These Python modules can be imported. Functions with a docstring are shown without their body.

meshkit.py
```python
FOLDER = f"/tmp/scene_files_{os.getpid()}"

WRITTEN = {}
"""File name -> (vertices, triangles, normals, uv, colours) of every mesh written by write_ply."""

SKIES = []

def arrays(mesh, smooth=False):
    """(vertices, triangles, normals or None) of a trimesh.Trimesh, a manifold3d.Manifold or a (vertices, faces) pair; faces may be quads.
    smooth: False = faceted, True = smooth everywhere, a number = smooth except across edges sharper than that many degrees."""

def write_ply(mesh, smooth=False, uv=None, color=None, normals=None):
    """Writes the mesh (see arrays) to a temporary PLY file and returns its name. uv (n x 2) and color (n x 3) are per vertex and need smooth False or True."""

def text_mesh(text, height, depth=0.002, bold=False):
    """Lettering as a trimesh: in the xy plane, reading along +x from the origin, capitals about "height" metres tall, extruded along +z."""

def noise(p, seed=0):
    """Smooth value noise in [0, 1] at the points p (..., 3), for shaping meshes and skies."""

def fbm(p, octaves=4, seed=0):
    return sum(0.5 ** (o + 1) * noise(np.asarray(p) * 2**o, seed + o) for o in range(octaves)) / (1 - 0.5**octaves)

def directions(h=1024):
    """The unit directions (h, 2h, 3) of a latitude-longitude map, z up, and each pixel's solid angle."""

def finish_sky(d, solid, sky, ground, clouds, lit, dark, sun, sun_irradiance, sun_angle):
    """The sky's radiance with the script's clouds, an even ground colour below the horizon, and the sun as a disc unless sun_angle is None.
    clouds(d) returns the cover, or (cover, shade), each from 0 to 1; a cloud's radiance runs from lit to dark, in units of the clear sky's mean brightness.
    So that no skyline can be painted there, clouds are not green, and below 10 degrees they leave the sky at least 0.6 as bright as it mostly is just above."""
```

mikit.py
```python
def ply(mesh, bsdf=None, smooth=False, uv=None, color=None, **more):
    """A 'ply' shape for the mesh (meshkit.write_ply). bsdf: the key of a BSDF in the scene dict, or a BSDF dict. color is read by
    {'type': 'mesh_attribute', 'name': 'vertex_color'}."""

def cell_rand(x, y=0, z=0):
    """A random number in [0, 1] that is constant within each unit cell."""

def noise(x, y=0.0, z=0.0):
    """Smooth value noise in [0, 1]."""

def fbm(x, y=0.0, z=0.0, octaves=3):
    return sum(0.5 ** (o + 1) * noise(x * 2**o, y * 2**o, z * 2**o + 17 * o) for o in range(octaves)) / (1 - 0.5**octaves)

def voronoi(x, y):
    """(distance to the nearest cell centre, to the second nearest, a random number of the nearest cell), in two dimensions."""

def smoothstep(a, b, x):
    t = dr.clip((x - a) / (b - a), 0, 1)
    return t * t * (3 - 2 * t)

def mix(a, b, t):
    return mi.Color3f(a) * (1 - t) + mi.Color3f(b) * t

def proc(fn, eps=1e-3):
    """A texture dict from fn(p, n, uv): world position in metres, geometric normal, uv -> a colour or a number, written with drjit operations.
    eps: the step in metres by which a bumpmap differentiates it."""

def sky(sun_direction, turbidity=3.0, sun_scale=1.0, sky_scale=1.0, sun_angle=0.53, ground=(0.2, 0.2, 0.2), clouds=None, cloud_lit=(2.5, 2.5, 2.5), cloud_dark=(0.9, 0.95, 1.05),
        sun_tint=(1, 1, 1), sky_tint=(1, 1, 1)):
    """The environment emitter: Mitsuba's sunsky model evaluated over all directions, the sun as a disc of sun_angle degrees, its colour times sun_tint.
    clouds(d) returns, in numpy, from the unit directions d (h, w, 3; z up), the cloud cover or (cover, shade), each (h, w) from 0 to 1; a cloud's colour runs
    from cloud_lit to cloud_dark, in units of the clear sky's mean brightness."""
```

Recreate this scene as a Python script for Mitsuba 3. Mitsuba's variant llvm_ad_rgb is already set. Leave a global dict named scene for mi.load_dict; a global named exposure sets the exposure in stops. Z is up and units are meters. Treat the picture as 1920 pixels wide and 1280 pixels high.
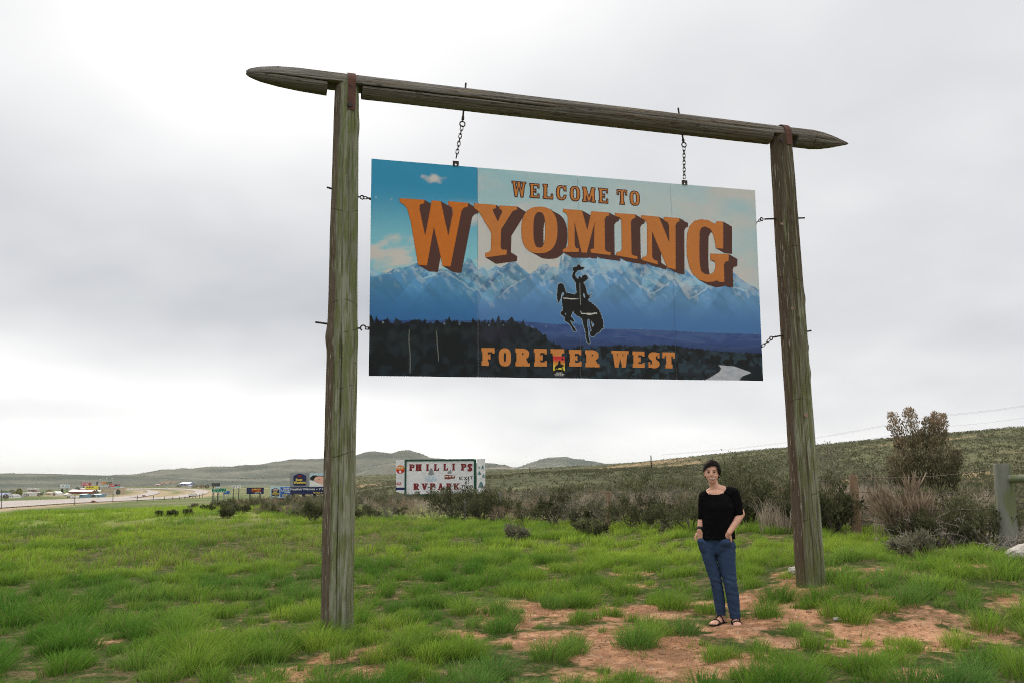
import math
import numpy as np
import trimesh
import manifold3d as m3
import shapely
from shapely import affinity
from shapely.geometry import Polygon, LineString, Point, box as sbox
from shapely.ops import unary_union
import drjit as dr
import mitsuba as mi
import mikit
import meshkit
from mikit import proc, noise, fbm, voronoi, smoothstep, mix, cell_rand

T = mi.ScalarTransform4f
scene, labels = {}, {}

# ---------------------------------------------------------------- camera, sky, exposure
FPX = 1556.0                                   # focal length in pixels of the 1920 px wide photograph
PITCH, ROLL = math.radians(9.2), math.radians(0.5)
CAM = np.array([0.0, 0.0, 1.55])
FWD = np.array([0, math.cos(PITCH), math.sin(PITCH)])
_r0, _u0 = np.array([1.0, 0, 0]), np.array([0, -math.sin(PITCH), math.cos(PITCH)])
RIGHT = math.cos(ROLL) * _r0 - math.sin(ROLL) * _u0
UP = math.sin(ROLL) * _r0 + math.cos(ROLL) * _u0
scene['camera'] = {'type': 'perspective', 'fov': math.degrees(2 * math.atan(960 / FPX)), 'fov_axis': 'x', 'near_clip': 0.05, 'far_clip': 30000.0,
                   'to_world': T().look_at(origin=CAM.tolist(), target=(CAM + FWD).tolist(), up=UP.tolist())}


def azel(d):
    return np.degrees(np.arctan2(d[..., 0], d[..., 1])), np.degrees(np.arcsin(np.clip(d[..., 2], -1, 1)))


def cloud_cover(d):
    """Overcast: soft layered cloud, brightest round the veiled sun and in the gap above the western horizon, brighter overhead as overcast skies are."""
    az, el = azel(d)

    def soft(a, e, wa, we):
        da = (az - a + 180) % 360 - 180
        return np.exp(-(da / wa) ** 2 - ((el - e) / we) ** 2)
    h = np.maximum(d[..., 2:3], 0.02) + 0.26
    q = np.concatenate([d[..., :2] / h, np.zeros_like(h)], -1)
    n1 = meshkit.fbm(q * 0.62 + [3.1, 7.7, 0.4], 5, 3)
    n2 = meshkit.fbm(q * [0.55, 1.5, 1] + [13.1, 2.7, 5.4], 5, 8)
    n3 = meshkit.fbm(q * 1.9 + [1.7, 4.7, 2.4] + 0.6 * n1[..., None], 5, 5)
    shade = 0.775 + 0.60 * (n1 - 0.5) + 0.18 * (n2 - 0.5) + 0.30 * (n3 - 0.5)
    shade -= 0.48 * soft(-20.5, 31, 6.5, 5.5) + 0.17 * soft(-19, 27, 17, 9)          # veil round the sun
    shade -= 0.24 * soft(-22, 4.5, 22, 3.6) + 0.05 * soft(5, 1.5, 30, 2.6)           # bright gap low in the west
    shade += 0.15 * soft(-31, 4.2, 8, 0.9)                                             # grey bar in the gap
    shade += 0.03 * soft(-22, 14, 12, 7) + 0.07 * soft(24, 24, 14, 9) + 0.04 * soft(28, 9, 10, 4)
    t = np.clip((el - 29) / 45, 0, 1)
    shade -= 0.80 * t * t * (3 - 2 * t)                                                # overhead: three times the horizon, as under a standard overcast
    return np.ones_like(shade), np.clip(shade, 0, 1)


SUN_AZ, SUN_EL = math.radians(-20.5), math.radians(36.5)
scene['sky'] = mikit.sky((math.sin(SUN_AZ) * math.cos(SUN_EL), math.cos(SUN_AZ) * math.cos(SUN_EL), math.sin(SUN_EL)), turbidity=3, sun_scale=0.20, sun_angle=11,
                         ground=(0.14, 0.13, 0.07), clouds=cloud_cover, cloud_lit=(4.86, 4.76, 4.56), cloud_dark=(1.28, 1.34, 1.46))
exposure = 2.27

# ---------------------------------------------------------------- helpers
def ray(u, v):
    """World direction through pixel (u, v) of the photograph."""
    return FWD + (u - 960) / FPX * RIGHT - (v - 640) / FPX * UP


def at_y(u, v, y):
    d = ray(u, v)
    return CAM + d * (y / d[1])


def at_r(u, v, r):
    d = ray(u, v)
    return CAM + d * (r / math.hypot(d[0], d[1]))


def lin(r, g, b, k=1.0):
    c = np.array([r, g, b]) / 255.0
    c = np.where(c < 0.04045, c / 12.92, ((c + 0.055) / 1.055) ** 2.4) * k
    return [float(min(x, 0.95)) for x in c]


def sstep(a, b, x):
    t = np.clip((x - a) / (b - a), 0, 1)
    return t * t * (3 - 2 * t)


def key_for(name):
    """name, name_001, name_002 ... : the first key that is free."""
    def taken(k):
        return k in scene or k in labels or any(s.startswith(k + '__') for s in _prefix.get(k, ()))
    if name not in _used:
        _used[name] = 0
        return name
    _used[name] += 1
    return f'{name}_{_used[name]:03d}'


_used, _prefix = {}, {}


def thing(name, label, category, group=None):
    k = key_for(name)
    labels[k] = {'label': label, 'category': category}
    if group:
        labels[k]['group'] = group
    return k


def part(holder, name, mesh, bsdf, smooth=False, label=None, kind=None, **more):
    k = key_for(holder + '__' + name)
    scene[k] = mikit.ply(mesh, bsdf, smooth, **more)
    if label or kind:
        labels[k] = {}
        if label:
            labels[k]['label'] = label
        if kind:
            labels[k]['kind'] = kind
    return k


def single(name, mesh, bsdf, label, category, smooth=False, group=None, **more):
    k = thing(name, label, category, group)
    scene[k] = mikit.ply(mesh, bsdf, smooth, **more)
    return k


def cat(ms):
    return trimesh.util.concatenate([m for m in ms if m is not None])


def box(x0, x1, y0, y1, z0, z1):
    m = trimesh.creation.box(extents=(abs(x1 - x0), abs(y1 - y0), abs(z1 - z0)))
    m.apply_translation(((x0 + x1) / 2, (y0 + y1) / 2, (z0 + z1) / 2))
    return m


def tube(pts, r, sides=8, caps=True):
    p = np.asarray(pts, float)
    n = len(p)
    r = np.broadcast_to(np.asarray(r, float), (n,))
    t = np.gradient(p, axis=0)
    t /= np.linalg.norm(t, axis=1, keepdims=True) + 1e-12
    ref = np.array([0, 0, 1.0]) if abs(t[:, 2]).mean() < 0.8 else np.array([1.0, 0.2, 0])
    a = np.cross(t, ref)
    a /= np.linalg.norm(a, axis=1, keepdims=True) + 1e-12
    b = np.cross(t, a)
    ang = np.arange(sides) * 2 * np.pi / sides
    v = p[:, None] + r[:, None, None] * (np.cos(ang)[None, :, None] * a[:, None] + np.sin(ang)[None, :, None] * b[:, None])
    i, j = np.meshgrid(np.arange(n - 1), np.arange(sides), indexing='ij')
    q = np.stack([i * sides + j, (i + 1) * sides + j, (i + 1) * sides + (j + 1) % sides, i * sides + (j + 1) % sides], -1).reshape(-1, 4)
    f = np.vstack([q[:, [0, 1, 2]], q[:, [0, 2, 3]]])
    vv = v.reshape(-1, 3)
    if caps:
        vv = np.vstack([vv, p[0], p[-1]])
        k = np.arange(sides)
        f = np.vstack([f, np.stack([np.full(sides, n * sides), k, (k + 1) % sides], 1),
                       np.stack([np.full(sides, n * sides + 1), (n - 1) * sides + (k + 1) % sides, (n - 1) * sides + k], 1)])
    m = trimesh.Trimesh(vv, f, process=False)
    return m


def extrude(poly, h):
    polys = [g for g in getattr(poly, 'geoms', [poly]) if isinstance(g, Polygon) and g.area > 1e-9]
    return cat([trimesh.creation.extrude_polygon(g, h, engine='earcut') for g in polys])


def place(mesh, o, x, y, z):
    """Local (a, b, c) -> o + a x + b y + c z."""
    m = mesh.copy()
    v = np.asarray(m.vertices)
    m.vertices = np.asarray(o) + v[:, :1] * np.asarray(x) + v[:, 1:2] * np.asarray(y) + v[:, 2:3] * np.asarray(z)
    return m


def arr(m):
    q = m.to_mesh()
    return trimesh.Trimesh(np.array(q.vert_properties[:, :3]), np.array(q.tri_verts), process=False)


def man(m):
    return m3.Manifold(m3.Mesh(np.asarray(m.vertices, np.float32), np.asarray(m.faces, np.uint32)))


def hull_pts(pts):
    return m3.Manifold.hull_points(np.asarray(pts, float))


def chain(joints, sides=20):
    """joints: (point, radius) or (point, (rx, ry, rz)); hulls of neighbouring ellipsoids."""
    balls = []
    base = np.asarray(trimesh.creation.icosphere(subdivisions=2).vertices)
    for p, r in joints:
        balls.append(base * np.asarray(r if np.ndim(r) else (r, r, r)) + np.asarray(p))
    return [hull_pts(np.vstack([a, b])) for a, b in zip(balls[:-1], balls[1:])] if len(balls) > 1 else [hull_pts(balls[0])]


def melt(parts, edge=0.02, rounds=12):
    m = m3.Manifold.batch_boolean(parts, m3.OpType.Add) if len(parts) > 1 else parts[0]
    m = m.refine_to_length(edge)
    t = arr(m)
    t.merge_vertices()
    if rounds:
        trimesh.smoothing.filter_taubin(t, lamb=0.5, nu=0.53, iterations=rounds)
    return t


def pwl(xs, ys):
    """Piecewise linear function usable inside a procedural texture."""
    xs, ys = np.asarray(xs, float), np.asarray(ys, float)
    o = np.argsort(xs)
    xs, ys = xs[o], ys[o]
    sl = np.diff(ys) / np.maximum(np.diff(xs), 1e-6)
    ch = np.diff(np.concatenate([[0], sl]))

    def f(x):
        r = mi.Float(float(ys[0]))
        for a, c in zip(xs[:-1], ch):
            r = r + float(c) * dr.maximum(x - float(a), 0)
        return r
    return f


# ---------------------------------------------------------------- materials
def rough(color, roughness=0.85, spec=0.25, **more):
    c = color if isinstance(color, dict) else {'type': 'rgb', 'value': [float(x) for x in color]}
    return {'type': 'twosided', 'bsdf': {'type': 'principled', 'base_color': c, 'roughness': roughness, 'specular': spec, **more}}


def bumped(fn, bump, scale, roughness=0.85, spec=0.2, eps=2e-3):
    return {'type': 'twosided', 'bsdf': {'type': 'bumpmap', 'arbitrary': proc(bump, eps), 'scale': scale,
                                         'bsdf': {'type': 'principled', 'base_color': proc(fn), 'roughness': roughness, 'specular': spec}}}


def leafy(trans=0.7, roughness=0.6):
    return {'type': 'principledthin', 'base_color': {'type': 'mesh_attribute', 'name': 'vertex_color'}, 'roughness': roughness, 'diff_trans': trans, 'spec_trans': 0.0}


scene['mat_leaf'] = leafy(0.65)
scene['mat_sage'] = leafy(0.5, 0.8)
scene['mat_vertex'] = {'type': 'twosided', 'bsdf': {'type': 'principled', 'base_color': {'type': 'mesh_attribute', 'name': 'vertex_color'}, 'roughness': 0.9, 'specular': 0.1}}
for _k, _c, _r in (('white', (0.74, 0.74, 0.72), 0.5), ('offwhite', (0.62, 0.61, 0.57), 0.6), ('black', (0.012, 0.012, 0.013), 0.6), ('darkgrey', (0.06, 0.06, 0.065), 0.6), ('grey', (0.25, 0.26, 0.27), 0.6),
                     ('silver', (0.45, 0.46, 0.47), 0.4), ('glass', (0.03, 0.035, 0.04), 0.15), ('tan', (0.46, 0.37, 0.26), 0.8), ('brown', (0.16, 0.09, 0.055), 0.8), ('redbrown', (0.23, 0.065, 0.045), 0.8),
                     ('navy', (0.012, 0.018, 0.085), 0.5), ('blue', (0.03, 0.11, 0.40), 0.5), ('steelblue', (0.13, 0.26, 0.36), 0.6), ('red', (0.55, 0.02, 0.025), 0.5), ('pink', (0.62, 0.09, 0.14), 0.5),
                     ('maroon', (0.20, 0.018, 0.022), 0.6), ('yellow', (0.75, 0.62, 0.05), 0.5), ('gold', (0.80, 0.60, 0.08), 0.5), ('orange', (0.70, 0.25, 0.03), 0.5), ('green', (0.0, 0.17, 0.10), 0.5), ('brightgreen', (0.03, 0.55, 0.25), 0.5),
                     ('darkgreen', (0.012, 0.07, 0.05), 0.6), ('teal', (0.10, 0.22, 0.22), 0.7), ('paleblue', (0.45, 0.58, 0.66), 0.5), ('skinprint', (0.72, 0.42, 0.33), 0.5), ('rubber', (0.02, 0.02, 0.02), 0.8), ('roofgrey', (0.32, 0.32, 0.33), 0.8),
                     ('palepink', (0.55, 0.38, 0.36), 0.7), ('lilac', (0.22, 0.26, 0.42), 0.7)):
    scene['mat_' + _k] = rough(_c, _r, 0.3)

# ---------------------------------------------------------------- ground and hills
def crest(pts, step=12.0, beyond=None):
    """Crest line from (u, v, distance) readings of the skyline; returned as dense world points."""
    p = np.array([at_r(*q) for q in pts])
    if beyond is not None:
        p = np.vstack([p] + [np.atleast_2d(b) for b in beyond])
    out = []
    for a, b in zip(p[:-1], p[1:]):
        n = max(2, int(np.linalg.norm((b - a)[:2]) / step))
        out.append(a + (b - a) * np.linspace(0, 1, n, endpoint=False)[:, None])
    return np.vstack(out + [p[-1:]])


from scipy.spatial import cKDTree

# (crest, width of the slope towards the camera, width behind)
HILLS = [
    (crest([(440, 902, 335), (480, 899, 340), (560, 896, 380), (660, 892, 430), (820, 886, 470), (900, 882, 470), (1000, 879, 460), (1130, 873, 450), (1260, 867, 440), (1340, 859.5, 430), (1440, 848, 420), (1540, 841, 410),
            (1640, 832, 400), (1750, 823, 390), (1840, 813, 380), (1920, 807, 370), (2150, 800, 350)], 6, [[330, 150, 24], [330, 20, 24], [300, -150, 22]]), 330, 260),
    (crest([(240, 899, 3937), (283, 890, 3937), (300, 886, 3920), (325, 882, 3885), (350, 879, 3850), (400, 878, 3850), (450, 877.5, 3762), (480, 873, 3675), (520, 868.5, 3675), (550, 866, 3675), (600, 866, 3675), (625, 863.5, 3675), (660, 860, 3675), (700, 857, 3675),
            (735, 853, 3675), (755, 849.5, 3675), (770, 848.5, 3675), (785, 850, 3675), (805, 857, 3675), (830, 863, 3762), (870, 870, 3850), (920, 876, 3937), (980, 884, 4025)], 14), 1200, 1500),
    (crest([(-700, 872, 2660), (-400, 878, 2660), (-150, 884, 2660), (0, 886.5, 2660), (12, 885.8, 2660), (26, 885.5, 2660), (30, 886.5, 2660), (90, 887, 2698), (150, 889, 2755), (220, 891, 2850), (258, 892.5, 2850), (262, 891.3, 2850), (268, 891.5, 2850), (275, 893, 2945), (330, 893, 3040), (420, 902, 3135)], 12), 1150, 1300),
    (crest([(880, 884, 4650), (930, 879, 4575), (960, 876, 4500), (975, 873, 4500), (990, 867, 4500), (1010, 860.5, 4500), (1028, 856, 4500), (1045, 855.2, 4500), (1062, 854.2, 4500), (1070, 856.5, 4500), (1078, 858.3, 4500), (1093, 859.2, 4500), (1100, 862, 4500),
            (1120, 867, 4575), (1140, 868.3, 4650), (1180, 866.3, 4800), (1225, 865.8, 4800), (1260, 866, 4800), (1320, 864, 4950), (1450, 862, 5100)], 16), 800, 1200),
]
HILLS = [(c, cKDTree(c[:, :2]), wf, wb) for c, wf, wb in HILLS]


def plain(x, y):
    """Gently undulating bench the camera stands on; it falls away to the valley of the highway."""
    q = -0.5 * x + 0.866 * y - 45
    z = -18.6 * np.tanh(np.maximum(q, 0) * 0.0275 / 18.6)
    s = (-(x + 28.6) * 0.964 - (y - 47.3) * 0.265)          # metres left of the right-of-way fence
    z = z - 2.2 * sstep(1, 60, s) * sstep(20, 50, y) * (1 - sstep(300, 600, y))
    z = z + 0.36 * sstep(1.4, 5.2, x) * sstep(7.6, 11.0, y) * (1 - 0.55 * sstep(22, 60, y))
    z = z - 0.10 * sstep(-0.5, -5, x) * (1 - sstep(20, 60, np.hypot(x, y)))
    return z


def height(x, y, rough_=True):
    x, y = np.asarray(x, float), np.asarray(y, float)
    z = plain(x, y)
    shp = z.shape
    P = np.stack([x.ravel(), y.ravel()], 1)
    zf = z.ravel().copy()
    r = np.hypot(P[:, 0], P[:, 1])
    for k, (c, tree, wf, wb) in enumerate(HILLS):
        sel = np.where(r > 45)[0]
        if not len(sel):
            continue
        d, i = tree.query(P[sel], distance_upper_bound=max(wf, wb))
        ok = np.isfinite(d)
        sel, d, i = sel[ok], d[ok], i[ok]
        cp = c[i]
        tg = np.gradient(c[:, :2], axis=0)
        tg /= np.linalg.norm(tg, axis=1, keepdims=True) + 1e-9
        if k == 0:                                           # the near slope curves round the bench: crest height by inverse distance
            zc, side, cs, ts = np.empty(len(sel)), np.empty(len(sel)), c[::3], tg[::3]
            for a in range(0, len(sel), 40000):
                q = P[sel[a:a + 40000]]
                dx, dy = q[:, :1] - cs[None, :, 0], q[:, 1:] - cs[None, :, 1]
                d2 = dx * dx + dy * dy + 9.0
                wgt = d2 ** -2.5
                wgt /= wgt.sum(1, keepdims=True)
                zc[a:a + 40000] = wgt @ cs[:, 2]
                side[a:a + 40000] = (wgt * ((-dx * ts[None, :, 1] + dy * ts[None, :, 0]) / np.sqrt(d2))).sum(1)
        else:
            zc = cp[:, 2]
            side = ((P[sel, 0] - cp[:, 0]) * -tg[i, 1] + (P[sel, 1] - cp[:, 1]) * tg[i, 0]) / np.maximum(d, 1e-6)
        w = wf + (wb - wf) * sstep(-1, 1, side)
        if k == 0:                                           # steeper towards its western end
            w = w * (0.40 + 0.60 * sstep(-95, 20, P[sel, 0]))
        t = np.clip(d / w, 0, 1)
        g = 1 - t * t * (3 - 2 * t) if k == 0 else (1 - t) ** 1.35 * (1 + 0.35 * t)
        base = zf[sel]
        h = base + np.maximum(zc - base, 0) * g * sstep(45, 150, r[sel])
        if k == 0:
            h = base + (h - base) * sstep(10, -50, -(P[sel, 0] + 28.6) * 0.964 - (P[sel, 1] - 47.3) * 0.265)
        if k:                                                # gullies in the far hills
            gul = meshkit.fbm(np.stack([P[sel, 0] / 210, P[sel, 1] / 210, np.zeros(len(sel))], 1), 4, k) - 0.5
            h = h - np.abs(gul) * 1.0 * (zc - base) * np.clip(t * 3.2, 0, 1) * np.clip((1 - t) * 2.5, 0, 1)
        zf[sel] = np.maximum(zf[sel], h)
    if rough_:
        n = meshkit.fbm(np.stack([P[:, 0] / 0.9, P[:, 1] / 0.9, np.zeros(len(P))], 1), 4, 1) - 0.5
        m = meshkit.fbm(np.stack([P[:, 0] / 4.5, P[:, 1] / 4.5, np.zeros(len(P))], 1), 3, 2) - 0.5
        zf += (0.10 * n + 0.16 * m) * (1 - sstep(60, 110, r))
        b = meshkit.fbm(np.stack([P[:, 0] / 30, P[:, 1] / 30, np.zeros(len(P))], 1), 3, 4) - 0.5
        zf += b * 0.9 * sstep(40, 140, r) * (1 - sstep(400, 900, r)) * sstep(-0.35, -0.1, P[:, 0] / np.maximum(P[:, 1], 1))
    return zf.reshape(shp)


def on_ground(u, v, rmax=900.0):
    """The first point of the ground seen through pixel (u, v)."""
    d = ray(u, v)
    d = d / math.hypot(d[0], d[1])
    t = np.concatenate([np.arange(2, 80, 0.1), np.arange(80, rmax, 0.8)])
    p = CAM + t[:, None] * d
    g = p[:, 2] - height(p[:, 0], p[:, 1])
    k = np.argmax(g < 0) if (g < 0).any() else len(t) - 1
    k = max(k, 1)
    a, b = g[k - 1], g[k]
    tt = t[k - 1] + (t[k] - t[k - 1]) * (a / (a - b) if a > b else 1)
    q = CAM + tt * d
    return np.array([q[0], q[1], float(height(q[0], q[1]))])


def gz(x, y):
    return float(height(np.array([x]), np.array([y]))[0])


# bare red soil: readings of where the photograph shows soil, as world points with a radius
BARE = [(u, v, s, k, on_ground(u, v)) for u, v, s, k in (
    (1010, 1140, .55, 1.), (1120, 1150, .6, 1.), (1210, 1148, .5, 1.), (1040, 1195, .5, .95), (1150, 1190, .5, .9), (1180, 1228, .5, 1.), (1290, 1250, .45, .9), (1400, 1240, .35, .8), (950, 1165, .35, .8), (860, 1190, .3, .8), (735, 1212, .3, .9),
    (690, 1262, .25, .7), (540, 1265, .3, .8), (620, 1235, .25, .7), (1250, 1200, .4, .9), (1420, 1128, .5, .9), (1505, 1106, .35, .8), (1535, 1120, .3, .8), (1580, 1150, .4, .7), (1660, 1128, .35, .7), (1605, 1190, .4, .8), (1720, 1185, .4, .8), (1600, 1222, .3, .8), (1490, 1165, .35, .8),
    (1400, 1168, .35, .8), (1480, 1205, .35, .9), (1700, 1265, .3, .7), (1335, 1178, .25, .7), (1380, 1186, .25, .8), (600, 1180, .2, .8), (1190, 1075, .3, .6), (1010, 1065, .3, .5), (1050, 1088, .25, .6), (1180, 1100, .35, .6), (1300, 1130, .3, .6), (920, 1150, .25, .6), (1900, 1125, .3, .6), (1860, 1080, .25, .4),
    (700, 1110, .2, .5), (790, 1060, .25, .4), (380, 1180, .2, .5), (200, 1200, .25, .5), (1765, 1195, .3, .7), (1440, 1262, .3, .7), (1090, 1262, .3, .6))]


def bareness(x, y):
    b = np.zeros_like(x)
    n = meshkit.fbm(np.stack([x / 0.5, y / 0.5, np.zeros_like(x)], -1), 4, 21) - 0.5
    for u, v, s, k, p in BARE:
        if u > 1430:
            k = k * 0.85
        d2 = ((x - p[0]) ** 2 + (y - p[1]) ** 2) / (s * (0.98 if u < 1430 else 0.85)) ** 2
        b = np.maximum(b, k * 0.92 * np.exp(-d2 ** 1.5 * 0.8))
    wide = meshkit.fbm(np.stack([x / 1.4, y / 1.4, np.zeros_like(x)], -1), 4, 31)
    b = np.maximum(b, sstep(0.56, 0.70, wide) * (0.04 + 0.40 * sstep(-1.5, 1.5, x)) * (1 - sstep(13, 20, np.hypot(x, y))))
    return np.clip(b + n * 0.5, 0, 1)


# road: edges read from the photograph, laid on the valley floor
def road_edge(pts):
    return np.array([on_ground(u, v, 1500)[:2] for u, v in pts])


def ribbon(near, far, n=90):
    """Strip between two edge lines given as lists of world points."""
    def resample(p):
        p = np.asarray(p)
        s = np.concatenate([[0], np.cumsum(np.linalg.norm(np.diff(p, axis=0), axis=1))])
        t = np.linspace(0, s[-1], n)
        q = np.stack([np.interp(t, s, p[:, k]) for k in (0, 1)], 1)
        return q
    return resample(near), resample(far)


ROAD_Z = -18.5
def road_pt(u, v, z=None):
    z = ROAD_Z if z is None else z
    d = ray(u, v)
    t = (z - CAM[2]) / d[2]
    return (CAM + d * t)[:2]


# each carriageway: (near edge readings, far edge readings) on the valley floor, extended to the left out of the frame
CARRIAGE = [
    ([(-420, 1003), (-200, 975), (-60, 958.5), (0, 951), (60, 947.2), (120, 943), (180, 940), (250, 937), (310, 934.2), (345, 931.5), (368, 928.5), (384, 925), (392.5, 921.5), (390, 919), (376, 917), (350, 915.3), (320, 914.5), (280, 914.2), (240, 914.2)],
     [(-420, 968), (-200, 951), (-60, 941.8), (0, 938.5), (60, 936.6), (120, 934.8), (180, 933.4), (240, 932.8), (290, 931.6), (325, 929.3), (345, 926.5), (362, 923), (367, 920.5), (360, 918.6), (345, 917.2), (322, 916.2), (300, 915.7), (270, 915.3), (240, 915.2)]),
    ([(150, 934.2), (200, 933.6), (240, 932.6), (270, 930), (288, 926.5), (299, 923.5), (301, 921.5), (294, 919.7), (280, 918.2), (262, 917), (245, 916.4), (222, 916)],
     [(150, 933.2), (185, 932.2), (215, 931), (240, 929.2), (258, 926.5), (272, 923.6), (277.5, 921.5), (275, 919.8), (266, 918.6), (252, 917.8), (238, 917.3), (222, 916.8)]),
]


def road_world():
    out = []
    for near, far in CARRIAGE:
        out.append((np.array([road_pt(*q) for q in near]), np.array([road_pt(*q) for q in far])))
    return out


ROADS = road_world()
_rp = np.vstack([ribbon(a, b, 160)[k] for a, b in ROADS for k in (0, 1)] + [0.5 * (ribbon(a, b, 160)[0] + ribbon(a, b, 160)[1]) for a, b in ROADS])
ROAD_TREE = cKDTree(_rp)
_height0 = height


def height(x, y, rough_=True):
    """The ground, cut and filled level under the highway."""
    x, y = np.asarray(x, float), np.asarray(y, float)
    z = _height0(x, y, rough_)
    P = np.stack([x.ravel(), y.ravel()], 1)
    d, _ = ROAD_TREE.query(P, distance_upper_bound=120)
    d = np.where(np.isfinite(d), d, 120).reshape(z.shape)
    w = 1 - sstep(22, 115, d)
    return z * (1 - w) + (ROAD_Z - 0.6) * w


def ground_mesh():
    az = np.concatenate([np.linspace(-180, -50, 40, endpoint=False), np.linspace(-50, -36, 40, endpoint=False), np.linspace(-36, 36, 560), np.linspace(36, 50, 40)[1:], np.linspace(50, 180, 40)[1:-1]])
    r = np.concatenate([[0.02], np.geomspace(1.0, 5.0, 16, endpoint=False), np.geomspace(5, 16, 130, endpoint=False), np.geomspace(16, 60, 90, endpoint=False), np.geomspace(60, 700, 150, endpoint=False), np.geomspace(700, 7000, 170, endpoint=False), np.geomspace(7000, 14000, 10)])
    A, Rr = np.meshgrid(np.radians(az), r, indexing='ij')
    x, y = Rr * np.sin(A), Rr * np.cos(A)
    z = height(x, y)
    v = np.stack([x, y, z], -1).reshape(-1, 3)
    na, nr = A.shape
    i, j = np.meshgrid(np.arange(na), np.arange(nr - 1), indexing='ij')
    i2 = (i + 1) % na
    q = np.stack([i * nr + j, i * nr + j + 1, i2 * nr + j + 1, i2 * nr + j], -1).reshape(-1, 4)
    f = np.vstack([q[:, [0, 2, 1]], q[:, [0, 3, 2]]])
    near = np.hypot(v[:, 0], v[:, 1])
    d, _ = ROAD_TREE.query(v[:, :2], distance_upper_bound=60)
    shoulder = np.where(np.isfinite(d), 1 - sstep(9, 30, d), 0)
    bare = np.where(near < 30, bareness(v[:, 0], v[:, 1]), 0)
    uv = np.stack([bare, shoulder], 1)
    return trimesh.Trimesh(v, f, process=False), uv


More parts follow.
